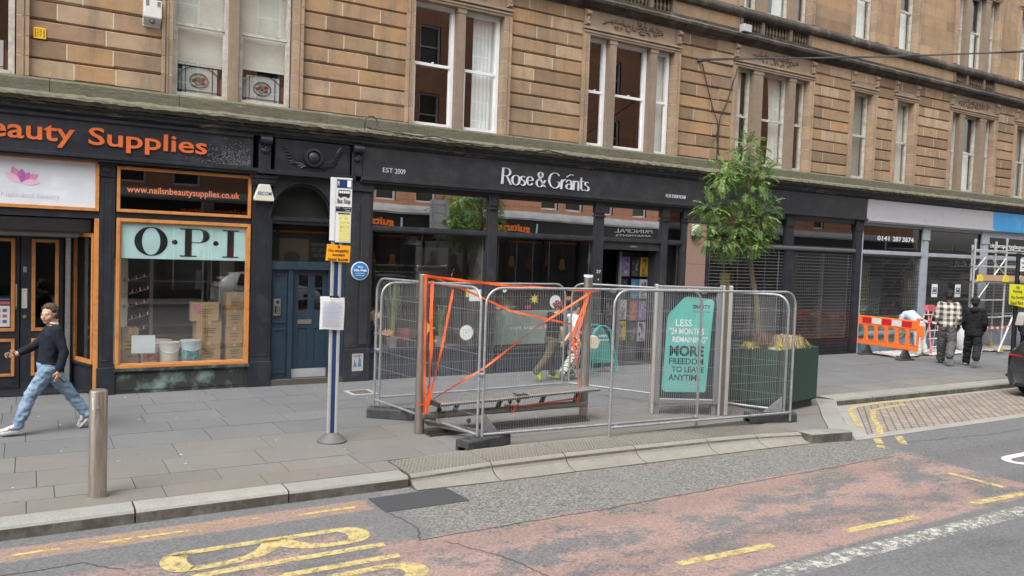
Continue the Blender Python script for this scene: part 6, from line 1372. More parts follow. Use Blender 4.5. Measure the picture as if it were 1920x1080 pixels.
tuft(11.38, 9.75, .99, .24, 170, .22, PINKS, 'pinkish dry grass behind the pale mound, beside the tree trunk', 6, .6)
tuft(10.85, 9.5, .99, .32, 260, .25, BRN, 'sparse brown dead grass at the left of the planter', 7, .4)
tuft(10.66, 9.6, .99, .16, 200, .12, YELF, 'small yellow-green plant at the far left edge of the planter', 8, .4, .008)
tuft(11.05, 9.35, .99, .17, 300, .16, YELF, 'yellow-green sprigs between the dead grass and the pale mound', 9, .4, .008)
tuft(11.9, 9.6, .99, .15, 200, .2, OLIVE, 'low olive plant at the right edge of the planter', 10, .5, .006)
b = MB(); b.tube([(10.78, 9.3, 1.06), (11.0, 9.25, 1.045)], .035, 12); tag(b.build('paper_cup', sm('cup_tan', (.45, .33, .22), .7)), 'crushed tan paper cup lying on the planter soil', 'litter')

# street tree growing in the planter
tr = thing('street_tree', 'young feathery-leaved tree growing from the green planter', 'tree', (11.07, 9.8, 1.0))
BARK = pm('tree_bark', (.13, .115, .07), .85, var=.3, scale=14, stretch=(1, 1, .3), bmp=.5, attr=False)
tp_ = [(11.10, 9.8, .98), (11.04, 9.8, 1.4), (10.95, 9.79, 1.9), (10.82, 9.8, 2.3), (10.74, 9.8, 2.7), (10.68, 9.82, 3.1), (10.66, 9.8, 3.6), (10.60, 9.78, 4.1), (10.56, 9.8, 4.5)]
b = MB(); b.tube(tp_, [.062, .052, .048, .044, .04, .034, .026, .017, .006], 10); trk = b.build('trunk', BARK, tr, smooth=True)
LEAF = None
def leaf_mat():
    m, nt, N, L, P = nt_new('tree_leaf'); a = N.new('ShaderNodeVertexColor'); a.layer_name = 'Col'
    c = mixc(N, L, 1., (.12, .205, .06), a.outputs[0], 'MULTIPLY'); L.new(c, P.inputs['Base Color']); P.inputs['Roughness'].default_value = .5; P.inputs['Specular IOR Level'].default_value = .35
    tl = N.new('ShaderNodeBsdfTranslucent'); L.new(mixc(N, L, 1., c, (.9, 1, .5), 'MULTIPLY'), tl.inputs[0]); mx = N.new('ShaderNodeMixShader'); mx.inputs[0].default_value = .3; L.new(P.outputs[0], mx.inputs[1]); L.new(tl.outputs[0], mx.inputs[2]); L.new(mx.outputs[0], N['Material Output'].inputs[0]); return m
LEAF = leaf_mat()
def compound_leaf(b, p, d, l, r_, tone):
    """a drooping rachis with paired narrow leaflets"""
    d = d.normalized(); up = Vector((0, 0, 1)); pos = Vector(p); n = 7; side0 = d.cross(up); side0 = side0.normalized() if side0.length > .05 else Vector((1, 0, 0))
    cur = d.copy(); step = l/n; pl_ = pos.copy()
    for i in range(n):
        nxt = pl_+cur*step; b.face([pl_-side0*.0015, pl_+side0*.0015, nxt+side0*.001, nxt-side0*.001], 0, tone)
        w = (1.15-.7*abs(i/n-.45)); ll = l*.31*w
        for s_ in (-1, 1):
            dd = (side0*s_*.85+cur*.55+Vector((0, 0, r_.uniform(-.5, .1)))).normalized()*ll; nn = dd.cross(cur).normalized()*.0+cur*ll*.21; mid = nxt+dd*.45
            c = tuple(x*r_.uniform(.85, 1.2) for x in tone); b.face([nxt, mid-nn, nxt+dd+Vector((0, 0, -.01)), mid+nn], 0, c)
        pl_ = nxt; cur = (cur+Vector((0, 0, -.16))).normalized()
r_ = random.Random(12); lf = MB(); br = MB()
clumps = [  # centre (x, y, z), radius
 (10.56, 9.8, 4.42, .30), (10.45, 9.9, 4.15, .38), (10.85, 9.7, 4.12, .32), (10.1, 9.8, 3.98, .33), (11.0, 9.8, 3.93, .27), (9.86, 9.75, 3.82, .24), (10.5, 9.6, 3.78, .45), (10.9, 9.9, 3.6, .38),
 (10.2, 9.9, 3.5, .33), (11.05, 9.7, 3.38, .30), (9.62, 9.8, 3.35, .2), (9.42, 9.75, 3.07, .22), (9.6, 9.8, 2.84, .16), (10.25, 9.75, 3.1, .36), (10.75, 9.6, 3.2, .36), (9.98, 9.8, 2.82, .28), (10.35, 9.9, 2.68, .28), (10.8, 9.7, 2.72, .33), (11.08, 9.8, 2.92, .26), (11.25, 9.8, 3.0, .15), (10.68, 9.75, 2.6, .16)]
for ci, (cx_, cy_, cz_, rad) in enumerate(clumps):
    cx_ = 10.5+(cx_-10.5)*.86; cz_ += .18 if cz_ < 2.8 else .05
    base = min(tp_, key=lambda q: (q[2]-(cz_-.3))**2+ (0 if q[2] > 2.2 else 9)); base = Vector(base)
    c = Vector((cx_, cy_, cz_)); m_ = base.lerp(c, .5)+Vector((0, 0, .06)); br.tube([base, m_, c], [.014, .009, .004], 5)
    rad *= .82; rad *= r_.uniform(.75, 1.1); nl = int(14+115*rad)
    shade = r_.uniform(.75, 1.15)
    for i in range(nl):
        v = Vector((r_.gauss(0, 1), r_.gauss(0, 1), r_.gauss(0, 1))).normalized(); q = c+Vector((v.x*rad, v.y*rad*1.3, v.z*rad))*r_.uniform(.15, .85)**.8
        d = (v+Vector((r_.uniform(-.4, .4), r_.uniform(-.4, .4), r_.uniform(-.2, .5)))); k = r_.random(); tone = (shade, shade, shade)
        if k < .16: tone = (2.0*shade, 1.7*shade, 1.9*shade)
        elif k < .34: tone = (.5, .58, .55)
        elif k < .48: tone = (1.35*shade, 1.25*shade, .9)
        compound_leaf(lf, q, d, r_.uniform(.15, .24), r_, tone)
br.build('branches', BARK, tr, smooth=True); lf.build('crown', LEAF, tr)

# A-board outside the cafe
ab = thing('pavement_sign', 'teal folding A-board with curved tubular frame outside the cafe door', 'sign board', (10.6, 13.95, 0))
TEAL = sm('teal_enamel', (.04, .30, .27), .4); b = MB()
for y, dy in ((13.75, .12), (14.15, -.12)):
    for dx in (0, .07):
        pts = [(10.32+dx-.03, y-dy*.6, 0), (10.38+dx, y, .52)]+[(10.68+dx*.6-.27*math.cos(R(a)), y+dy*.4, .73+.3*math.sin(R(a))) for a in range(0, 181, 20)]+[(10.92+dx, y, .52), (11.04+dx*.8, y-dy*.6, .0)]; b.tube(pts, .014, 8)
b.build('frame', TEAL, ab, smooth=True)
for y, dy in ((13.79, .08), (14.11, -.08)):
    b = MB(); b.prism([(10.42, y-dy*.3, .22), (10.98, y-dy*.3, .22), (10.9, y+dy*.8, .8), (10.78, y+dy, .95), (10.62, y+dy, .95), (10.5, y+dy*.8, .8)], (0, .012, 0)); p_ = b.build('board', sm('dark_teal_board', (.035, .2, .17), .5), ab)
b = MB(); b.join(text_mb('OPEN', 10.6, 10.82, .78, .83, 13.8, .003)); b.join(text_mb('coffee & lunch', 10.55, 10.87, .70, .74, 13.79, .003)); b.build('lettering', WHITE, ab)

# orange chapter-type road barrier
ba = thing('road_barrier', 'orange plastic barrier with red and white reflective panels and black feet', 'barrier', (20.4, 13.55, 0), 1.49)
ORB = pm('barrier_orange', (.80, .17, .03), .45, var=.08, attr=False)
b = MB(); L2 = 1.0; zb, zt, y0, y1 = .28, 1.16, -.03, .03
b.box(-L2, L2, y0, y1, .86, 1.10); b.box(-L2, L2, y0, y1, zb, .40)
n = 6
for i in range(n+1): x = -L2+i*(2*L2/n); w_ = .055 if i not in (0, n) else .06; xa = max(-L2, x-w_); xb_ = min(L2, x+w_); b.box(xa, xb_, y0+.001, y1-.001, .40, .86)
for i in range(n):
    x = -L2+(i+.5)*(2*L2/n); b.prism([(x-.115, y0+.002, .86), (x+.115, y0+.002, .86), (x+.115, y0+.002, .80), (x+.06, y0+.002, .845), (x-.06, y0+.002, .845), (x-.115, y0+.002, .80)], (0, .056, 0))
    b.prism([(x-.115, y0+.002, .40), (x-.115, y0+.002, .46), (x-.06, y0+.002, .415), (x+.06, y0+.002, .415), (x+.115, y0+.002, .46), (x+.115, y0+.002, .40)], (0, .056, 0))
b.box(-L2-.02, -L2+.08, y0, y1, 1.10, 1.17); b.box(L2-.08, L2+.02, y0, y1, 1.10, 1.17); b.box(L2, L2+.12, y0, y1, .62, .84); b.box(-L2-.14, -L2, y0, y1, .7, .98); b.box(-L2-.14, -L2-.07, y0, y1, .6, .7)
b.build('body', ORB, ba, local=True, bevel=.012)
RED = sm('reflective_red', (.5, .02, .03), .35); RW = sm('reflective_white', (.62, .62, .6), .4)
for sgn in (-1, 1):
    for i in range(5): b = MB(); x = -.8+i*.32; yy = y0-.004 if sgn < 0 else y1+.004; b.box(x, x+.3, min(yy, yy-sgn*.004), max(yy, yy-sgn*.004), .9, 1.06); b.build('reflective_panel', RW if i % 2 else RED, ba, local=True)
for x in (-.62, .62): b = MB(); b.prism([(x-.09, -.28, 0), (x+.09, -.28, 0), (x+.09, .28, 0), (x-.09, .28, 0)], (0, 0, .04)); b.prism([(x-.04, -.22, .04), (x-.04, .22, .04), (x-.04, .05, .3), (x-.04, -.05, .3)], (.08, 0, 0)); b.build('foot', RUBBER, ba, local=True, bevel=.006)

# step ladder
la = thing('step_ladder', 'red and white step ladder standing open between the worker and the checked shirt', 'ladder', (23.4, 14.0, 0))
LR = sm('ladder_red', (.5, .1, .12), .5); LW = sm('ladder_white', (.6, .55, .52), .5)
b = MB()
for X in (23.05, 23.65): b.tube([(X+(.1 if X < 23.3 else -.05)+.35, 14.0, 1.65), (X-.15, 13.5, 0)], .028, 6)
b.build('front_stile', LR, la); b = MB()
for X in (23.1, 23.6): b.tube([(X+.42, 14.05, 1.62), (X+.35, 14.36, 0)], .022, 6)
b.build('rear_stile', LW, la); b = MB()
for i in range(5): q = .15+i*.17; x = 23.0+.35*q; b.box(x-.05, x+.6, 13.5+.5*q-.04, 13.5+.5*q+.04, 1.65*q, 1.65*q+.025)
b.build('tread', LW, la); b = MB(); b.prism([(23.4, 13.95, 1.5), (23.85, 13.95, 1.5), (23.82, 13.95, 1.72), (23.45, 13.95, 1.72)], (0, .1, 0)); b.build('top_cap', LR, la); la.scale = (.85, 1, .82); la.location.x -= .45

# scaffold tower
sc = thing('scaffold_tower', 'aluminium scaffold tower with timber toe boards and yellow clips in front of the blue shop', 'scaffold', (25.5, 13.6, 0))
AL = sm('scaffold_aluminium', (.5, .51, .51), .4, metal=.5, var=.2, scale=20)
P0, P1 = 13.07, 14.2
def tb(a, c, r=.03): b = MB(); b.tube([a, c], r, 8); return b
for x, y, h in ((23.7, P0, 3.42), (25.42, P0, 3.5), (26.97, P1, 3.45), (25.6, P1, 3.3), (27.6, P0, 3.2), (29.2, P1, 3.2)):
    b = MB(); b.tube([(x, y, .18), (x, y, h)], .03, 10); b.tube([(x, y, h-.1), (x, y, h-.02)], .04, 8); b.build('standard', AL, sc, smooth=True)
    b = MB(); b.lathe([(.04, .0), (.08, .03), (.08, .13), (.03, .16)], (x, y, 0), 12); b.build('castor', sm('castor_yellow', (.35, .3, .05), .6), sc)
b = MB()
for z in (.55, 1.1, 1.62, 2.15, 2.62, 3.1):
    for x in (23.7, 25.42, 27.6): b.tube([(x, P0, z), (x+(1.9 if x < 24 else 1.55), P1, z)], .022, 6)
    if z > .6: b.tube([(23.7, P0, z), (25.42, P0, z)], .022, 6)
    if z in (1.1, 2.62, 3.1, 2.15): b.tube([(25.42, P0-.02, z+.03), (27.6, P0-.02, z+.03)], .022, 6); b.tube([(25.6, P1, z), (29.2, P1, z)], .022, 6)
b.build('rung', AL, sc)
b = MB(); b.tube([(23.7, P0, 1.4), (25.42, P0, 2.9)], .02, 6); b.tube([(24.6, P0+.02, 2.9), (25.42, P0+.02, 2.4)], .02, 6); b.tube([(23.75, P0, 1.65), (25.42, P0+.3, .3)], .025, 6); b.tube([(24.7, P0-.3, .1), (26.6, P0, 2.0)], .03, 6); b.tube([(25.42, P0, .55), (27.6, P1, 1.6)], .02, 6); b.tube([(23.75, P0, 2.5), (24.3, P0, 2.9)], .02, 6); b.build('brace', AL, sc)
b = MB(); b.box(23.85, 25.3, P0-.05, P0-.02, 2.2, 2.37); b.box(25.5, 28.2, P0-.05, P0-.02, 2.2, 2.36); b.build('toe_board', pm('plywood', (.45, .29, .17), .7, attr=False), sc)
b = MB(); b.prism([(23.75, P0, 2.13), (27.6, P0, 2.13), (29.2, P1, 2.13), (25.6, P1, 2.13)], (0, 0, .06)); b.build('platform', sm('platform_board', (.3, .25, .2), .7), sc)
for x in (23.78, 25.2): b = MB(); b.prism([(x, P0-.08, 2.18), (x+.3, P0-.08, 2.18), (x+.3, P0-.08, 2.3), (x+.2, P0-.08, 2.38), (x+.02, P0-.08, 2.34)], (0, .03, 0)); b.build('toe_board_clip', sm('clip_yellow', (.7, .52, .02), .5), sc)

# black sign post, yellow notice, bags
sp_ = thing('sign_post', 'slim black post at the kerb on the right, carrying a yellow notice', 'post', (20.2, 10.1, 0))
b = MB(); b.tube([(20.2, 10.1, .0), (20.2, 10.1, 2.95)], .055, 12); b.build('shaft', sm('black_post_paint', (.012, .013, .014), .4), sp_, smooth=True)
b = MB(); b.tube([(20.2, 10.1, 0), (20.2, 10.1, .05)], .12, 12); b.build('base_collar', MATS['black_post_paint'], sp_)
t = thing('parking_notice', 'fluorescent yellow parking notice tied to the black post', 'notice', (20.05, 9.98, 1.7)); b = MB(); b.prism([(19.70, 10.0, 1.74), (20.40, 10.0, 1.66), (20.36, 10.0, 2.2), (19.69, 10.0, 2.22)], (0, .008, 0)); b.build('card', sm('fluoro_yellow', (.75, .72, .02), .5), t)
b = text_mb('No', 19.98, 20.12, 2.10, 2.18, 9.998, .003); b.join(text_mb('Parking', 19.85, 20.25, 1.99, 2.08, 9.998, .003)); b.join(text_mb('This Sunday', 19.74, 20.34, 1.85, 1.94, 9.998, .003)); b.join(text_mb('Road Race', 19.76, 20.32, 1.73, 1.82, 9.998, .003)); b.build('lettering', sm('ink_black', (.05, .05, .01), .5), t)
t = thing('pole_notice', 'small white notice above the yellow one on the black post', 'notice', (20.25, 9.98, 2.55)); b = MB(); b.box(20.1, 20.42, 10.0, 10.006, 2.52, 2.82); b.build('sheet', WHITE, t); b = text_mb('Notice', 20.14, 20.36, 2.70, 2.75, 9.998, .002); b.join(text_mb('event', 20.16, 20.32, 2.6, 2.64, 9.998, .002)); b.build('lettering', BLK, t)
b = MB(); b.lathe([(.07, 0), (.07, .012)], (0, 0, 0), 16); b.xform(Matrix.Translation((20.14, 10.0, 2.36)) @ Matrix.Rotation(R(90), 4, 'X')); tag(b.build('round_tag', sm('brass_disc', (.4, .33, .2), .5)), 'round brass-coloured disc on the black post between the two notices', 'tag')
# strapped bag on the post
b = MB(); b.prism([(20.12, 9.9, 1.22), (20.40, 9.9, 1.24), (20.36, 9.9, 1.52), (20.28, 9.9, 1.56), (20.2, 9.9, 1.5)], (0, .18, 0)); tag(b.build('grey_bag', sm('bag_canvas', (.3, .29, .27), .8), bevel=.03), 'grey canvas bag hanging on the black post below the yellow notice', 'bag')
t = thing('works_tape', 'red and white striped tape strung low from the worker to the black post', 'barrier tape', (22, 12, .8)); b = MB(); A, B_ = Vector((21.3, 13.2, 1.05)), Vector((23.3, 12.5, .86)); C_ = Vector((20.3, 10.1, 1.15)); C_ = Vector((24.6, 12.45, .86)); 
def striped(A, B_, n, sag):
    for i in range(n):
        p, q = A.lerp(B_, i/n), A.lerp(B_, (i+1)/n); p.z -= sag*math.sin(math.pi*i/n); q.z -= sag*math.sin(math.pi*(i+1)/n); b.prism([p, q, q+Vector((0, 0, .06)), p+Vector((0, 0, .06))], (0, .003, 0), i % 2)
striped(A, B_, 14, .06); striped(B_, C_, 10, .03); striped(C_, Vector((26.5, 12.5, .84)), 12, .04); b.build('strand', [sm('tape_red', (.5, .06, .05), .5), sm('tape_white', (.6, .55, .53), .5)], t)
# dust sheet on the ground
b = MB(); nx, ny = 60, 10; vs = []
for i in range(nx+1):
    for j in range(ny+1): x = 20.6+7.2*i/nx; y = 13.35+1.0*j/ny+.12*math.sin(i*.7)*(1-j/ny); vs.append((x, y, .012+.05*max(0, noise.noise(Vector((x*3, y*3, 1))))+.03*abs(math.sin(i*1.1+j*.6))))
b.add(vs, [(i*(ny+1)+j, (i+1)*(ny+1)+j, (i+1)*(ny+1)+j+1, i*(ny+1)+j+1) for i in range(nx) for j in range(ny)]); tag(b.build('dust_sheet', pm('paint_spattered_cloth', (.5, .46, .43), .85, var=.1, attr=False, stain=(.3, .2, .16), stain_scale=4), smooth=True), 'crumpled pale dust sheet spread along the foot of the grey shopfront', 'dust sheet')
t = thing('rubble_sack', 'white sack standing on the dust sheet between the two walkers', 'sack', (24.6, 13.9, 0)); b = MB(); b.ell((24.6, 13.7, .35), (.32, .25, .42), 14, 10); b.build('sack_body', pm('white_sack', (.5, .5, .52), .8, bmp=.8, bscale=6, attr=False), t, smooth=True); b = MB(); b.tube([(24.45, 13.65, .75), (24.75, 13.65, .76)], .04, 8); b.build('sack_neck', MATS['white_sack'], t, smooth=True)
t = thing('work_bag', 'dark navy holdall on top of the sacks behind the two walkers', 'bag', (24.5, 14.1, .85)); b = MB(); b.box(24.1, 25.0, 13.95, 14.3, .85, 1.12); b.build('bag_body', sm('navy_canvas', (.03, .035, .06), .8), t, bevel=.05); b = MB(); b.tube([(24.3, 13.94, 1.1), (24.45, 13.92, 1.22), (24.65, 13.92, 1.22), (24.8, 13.94, 1.1)], .015, 6); b.build('handle', BLK, t)
t = thing('work_trestle', 'low trestle table under the dark holdall by the grey shop', 'trestle', (24.5, 14.1, 0)); b = MB(); b.box(23.9, 25.3, 13.9, 14.35, .8, .845); b.build('top', sm('pale_ply', (.35, .3, .25), .8), t)
for x in (24.0, 25.2): b = MB(); b.tube([(x, 13.92, .8), (x, 13.85, 0)], .02, 6); b.tube([(x, 14.3, .8), (x, 14.36, 0)], .02, 6); b.build('leg', AL, t)

# overhead cable and wall cables
b = MB()
A = Vector((13.95, 14.5, 7.36)); B_ = Vector((20.6, -8.8, 5.3)); 
for o, sg in ((0, 0), (.03, .05)):
    pts = []
    for i in range(61): q = A.lerp(B_, i/60); q.z += -.25*math.sin(math.pi*i/60)-sg*math.sin(math.pi*i/60*3)**2+o; q.x += .012*math.sin(i*2.1+o*50); pts.append(q)
    b.tube(pts, .014, 6)
b.tube([(13.9, 14.6, 7.36), (13.95, 14.48, 7.36)], .05, 8); tag(b.build('overhead_cable', sm('cable_grey', (.045, .045, .047), .6)), 'twisted pair of overhead cables leaving the stone wall and crossing the street', 'cable')
b = MB()
for pts in ([(14.0, 14.55, 7.3), (14.15, 14.55, 6.9), (14.4, 14.55, 6.3), (14.6, 14.55, 5.95), (14.65, 14.55, 5.5), (14.62, 14.55, 5.0)], [(15.2, 14.52, 7.4), (15.05, 14.53, 7.0), (14.9, 14.55, 6.5), (14.68, 14.55, 6.1), (14.6, 14.55, 5.7), (14.68, 14.55, 5.2), (14.7, 14.5, 5.0), (14.6, 14.3, 4.75)], [(14.66, 14.54, 6.0), (14.62, 14.53, 5.6), (14.45, 14.54, 5.45)], [(13.6, 14.0, 7.5)][:0]):
    if pts: b.tube(pts, .013, 5)
tag(b.build('wall_cable', sm('cable_black', (.03, .025, .022), .6)), 'loose dark cables running down the sandstone above the tree', 'cable')
b = MB(); pts = [(5.3, 14.2, 4.72)]+[(5.42-.12*math.cos(a*.6), 14.18, 4.86+.12*math.sin(a*.6)) for a in range(10)]+[(5.5, 14.18, 4.74), (6.4, 14.15, 4.70), (6.7, 14.14, 4.74), (7.2, 14.15, 4.68), (9.0, 14.15, 4.66), (9.3, 14.14, 4.72), (9.9, 14.15, 4.66), (13.4, 14.15, 4.66)]
b.tube(pts, .012, 5); tag(b.build('ledge_cable', MATS['cable_black']), 'thin black cable looping along the mossy ledge above the cafe sign', 'cable')
# ================================================================== PEOPLE
SKIN = pm('skin', (.50, .29, .20), .5, var=.06, attr=False); SKIN_D = pm('dark_skin', (.11, .06, .04), .5, var=.08, attr=False)
SKIN.node_tree.nodes['Principled BSDF'].inputs['Subsurface Weight'].default_value = .12; SKIN.node_tree.nodes['Principled BSDF'].inputs['Subsurface Radius'].default_value = (.02, .008, .005)
def cap(b, p, q, r0, r1, n=12, fx=1.0, side=None):
    """tapered limb segment with rounded ends; fx flattens it along 'side'"""
    p, q = Vector(p), Vector(q); t = (q-p); L_ = t.length; t.normalize()
    s_ = Vector(side).normalized() if side is not None else t.orthogonal().normalized(); s_ = (s_-t*s_.dot(t)).normalized(); w = t.cross(s_); vs = []; prof = []
    for i in range(4): a = R(90*i/3); prof.append((-r0*math.cos(a)*.98, r0*math.sin(a)))
    for i in range(1, 4): a = R(90*i/3); prof.append((L_+r1*math.sin(a)*.98, r1*math.cos(a)))
    prof.insert(4, (L_, r1)); k = len(prof)
    for h, rr in prof:
        for j in range(n): a = 2*math.pi*j/n; vs.append(p+t*h+s_*math.cos(a)*rr*fx+w*math.sin(a)*rr)
    b.add(vs, [(i*n+j, i*n+(j+1) % n, (i+1)*n+(j+1) % n, (i+1)*n+j) for i in range(k-1) for j in range(n)]+[tuple(range(n))[::-1], tuple(range((k-1)*n, k*n))])
def loft(b, rings, side, n=20):
    """rings: (centre, half-width along side, half-depth, forward)"""
    vs = []; side = Vector(side).normalized(); k = len(rings)
    for i, (c, rw, rd) in enumerate(rings):
        c = Vector(c); t = (Vector(rings[min(i+1, k-1)][0])-Vector(rings[max(i-1, 0)][0])).normalized(); f = t.cross(side).normalized(); s_ = f.cross(t).normalized()
        for j in range(n): a = 2*math.pi*j/n; vs.append(c+s_*math.cos(a)*rw+f*math.sin(a)*rd)
    b.add(vs, [(i*n+j, i*n+(j+1) % n, (i+1)*n+(j+1) % n, (i+1)*n+j) for i in range(k-1) for j in range(n)]+[tuple(range(n))[::-1], tuple(range((k-1)*n, k*n))])
def fuse(b, name, mats, parent, voxel=.009, smooth=3, wrinkle=0, wsc=(9, 9, 5), paint=None, seed=0):
    """weld overlapping shapes into one continuous skin"""
    me = bpy.data.meshes.new('tmp'); me.from_pydata([tuple(v) for v in b.v], [], b.f); bm = bmesh.new(); bm.from_mesh(me); bmesh.ops.recalc_face_normals(bm, faces=bm.faces); bm.to_mesh(me); bm.free()
    o = bpy.data.objects.new('tmp', me); col.objects.link(o); m = o.modifiers.new('r', 'REMESH'); m.mode = 'VOXEL'; m.voxel_size = voxel; s_ = o.modifiers.new('s', 'SMOOTH'); s_.iterations = smooth; s_.factor = .5
    dg = bpy.context.evaluated_depsgraph_get(); me2 = bpy.data.meshes.new_from_object(o.evaluated_get(dg)); bpy.data.objects.remove(o); bpy.data.meshes.remove(me); me2.name = name
    off = parent.location
    if wrinkle:
        ns = [v.normal.copy() for v in me2.vertices]
        for v, n_ in zip(me2.vertices, ns):
            q = Vector((v.co.x*wsc[0], v.co.y*wsc[1], v.co.z*wsc[2]+seed)); d = 1-abs(noise.noise(q))*2.6; v.co += n_*wrinkle*(d*.8+noise.noise(q*2.3)*.6)
    for mt in (mats if isinstance(mats, (list, tuple)) else [mats]): me2.materials.append(mt)
    if paint:
        for p in me2.polygons: p.material_index = paint(p.center)
    for v in me2.vertices: v.co -= off
    me2.polygons.foreach_set('use_smooth', [True]*len(me2.polygons)); o = bpy.data.objects.new(name, me2); col.objects.link(o); o.parent = parent; return o
def hand(b, wrist, d, palm_n, s=1.0, curl=.5, thumb=1):
    """palm, four unequal fingers bent twice, and a thumb from the side of the palm"""
    wrist, d, pn = Vector(wrist), Vector(d).normalized(), Vector(palm_n).normalized(); sd = d.cross(pn).normalized()*thumb
    k = wrist+d*.085*s
    for q in (-.027, -.009, .009, .027): cap(b, wrist+sd*q*.6*s, k+sd*q*s, .014*s, .0115*s, 8)
    for q, l in ((-.03, .062), (-.0105, .074), (.0105, .08), (.03, .07)):
        a = k+sd*q*s; d1 = (d*math.cos(curl)+pn*math.sin(curl)).normalized(); m_ = a+d1*l*.5*s; d2 = (d*math.cos(curl*2.2)+pn*math.sin(curl*2.2)).normalized(); cap(b, a, m_, .0098*s, .009*s, 8); cap(b, m_, m_+d2*l*.5*s, .009*s, .0078*s, 8)
    t0 = wrist+d*.025*s+sd*.026*s; t1 = t0+(d*.6+sd*.7+pn*.4).normalized()*.038*s; cap(b, t0, t1, .0125*s, .0105*s, 8); cap(b, t1, t1+(d*.85+pn*.5).normalized()*.032*s, .0105*s, .0085*s, 8)
def head(b, c, f, up=(0, 0, 1), s=1.0):
    """skull, jaw, nose, brow, lips, ears; f = facing direction; returns helper to place things on it"""
    c, f = Vector(c), Vector(f).normalized(); up = Vector(up).normalized(); sd = f.cross(up).normalized(); up = sd.cross(f); M = Matrix((sd, f, up)).transposed()
    P_ = lambda x, y, z: c+(sd*x+f*y+up*z)*s
    b.ell(P_(0, -.012, .025), (.074*s, .094*s, .088*s), 20, 14, rot=M); b.ell(P_(0, .018, -.035), (.062*s, .072*s, .075*s), 18, 12, rot=M)
    b.ell(P_(0, .052, -.085), (.032*s, .03*s, .024*s), 10, 8, rot=M); cap(b, P_(0, .09, .0), P_(0, .108, -.028), .008*s, .0135*s, 8)
    cap(b, P_(-.034, .078, .018), P_(.034, .078, .018), .011*s, .011*s, 8); cap(b, P_(-.018, .084, -.056), P_(.018, .084, -.056), .0085*s, .0085*s, 8)
    for q in (-1, 1): b.ell(P_(q*.076, -.008, -.008), (.008*s, .02*s, .032*s), 8, 6, rot=M); b.ell(P_(q*.045, .05, -.03), (.02*s, .03*s, .028*s), 8, 6, rot=M)
    return P_, M
def face_parts(par, P_, M, s, off):
    e = MB()
    for q in (-1, 1): e.ell(P_(q*.03, .0815, .002), (.0125*s, .008*s, .0068*s), 10, 6, 0, rot=M); e.ell(P_(q*.03, .0885, .002), (.005*s, .003*s, .005*s), 8, 6, 1, rot=M); e.ell(P_(q*.032, .0905, .021), (.017*s, .004*s, .0035*s), 8, 5, 1, rot=M)
    e.ell(P_(0, .0935, -.056), (.02*s, .004*s, .0065*s), 8, 5, 2, rot=M); e.build('facial_features', [sm('eye_white', (.6, .57, .55), .3), sm('eye_dark', (.035, .025, .02), .3), sm('lips', (.38, .13, .11), .5)], par, smooth=True)
def hair(b, P_, M, s, vol=.012, back=.0, seed=1, n=70, low=-.02):
    r_ = random.Random(seed); b.ell(P_(0, -.032, .045), ((.074+vol*.6)*s, (.088+vol*.6)*s, (.084+vol)*s), 18, 12, rot=M); b.ell(P_(0, -.055, .005), ((.066+vol*.4)*s, (.05+vol*.6)*s, (.055+vol)*s), 14, 10, rot=M)
    for i in range(n):
        a = r_.uniform(0, 6.28); z = r_.uniform(.12, 1); rr = math.sqrt(max(0, 1-z*z)); x, y, zz = rr*math.cos(a)*.076, -.022+rr*math.sin(a)*.094, .04+z*.088
        if y > .045 and zz < .085: continue
        if zz < low+.04 and y > 0: continue
        cap(b, P_(x, y, zz), P_(x*1.05+r_.uniform(-.015, .015), y+r_.uniform(-.012, .02), zz+r_.uniform(.0, .016)), .013*s, .006*s, 6)
def shoe(par, heel, toe, mats, s=1.0, sole=.03, name='shoe'):
    heel, toe = Vector(heel), Vector(toe); d = toe-heel; L_ = d.length; d.normalize(); sd = d.cross(Vector((0, 0, 1))).normalized(); up = sd.cross(d); b = MB(); w = .048*s
    rings = [(-.01, .55, .028, .08), (.02, .8, 0, .085), (.3*L_, .85, 0, .085), (.55*L_, 1.0, 0, .062), (.8*L_, 1.02, 0, .045), (.96*L_, .8, .004, .034), (1.02*L_, .4, .01, .022)]; vs = []; n = 12
    for t_, k, z0, z1 in rings:
        for j in range(n): a = 2*math.pi*j/n; zz = z0+(z1-z0)*(math.sin(a)*.5+.5)*s*1.0; vs.append(heel+d*t_+sd*w*k*math.cos(a)+up*(zz+.018))
    b.add(vs, [(i*n+j, i*n+(j+1) % n, (i+1)*n+(j+1) % n, (i+1)*n+j) for i in range(len(rings)-1) for j in range(n)]+[tuple(range(n))[::-1], tuple(range(6*n, 7*n))], 0)
    o = b.build(name, mats[0], par, smooth=True); b = MB(); pts = [(-.02, .5), (.03, .85), (.3*L_, .86), (.6*L_, 1.08), (.88*L_, 1.0), (1.03*L_, .45)]; lo = [heel+d*t_+sd*w*k for t_, k in pts]+[heel+d*t_-sd*w*k for t_, k in pts[::-1]]; b.prism(lo, up*sole); b.build('sole', mats[1], o, bevel=.004)
    if len(mats) > 2:
        b = MB()
        for i in range(4): t_ = L_*(.42+.11*i); z = .105-.016*i; b.tube([heel+d*t_+sd*.03*s+up*(z-.012), heel+d*t_+up*z, heel+d*t_-sd*.03*s+up*(z-.012)], .005*s, 5)
        for q in (-1, 1): b.tube([heel+d*L_*.2+sd*q*.043*s+up*.07, heel+d*L_*.4+sd*q*.046*s+up*.04, heel+d*L_*.62+sd*q*.045*s+up*.065], .006*s, 5)
        b.build('shoe_stripes', mats[2], o)
def arm(b, sh, el, wr, r=(.05, .042, .03)): cap(b, sh, el, r[0], r[1]); cap(b, el, wr, r[1], r[2])
def leg(b, hp, kn, an, r=(.085, .058, .04)): cap(b, hp, kn, r[0], r[1]); cap(b, kn, an, r[1]*1.02, r[2])
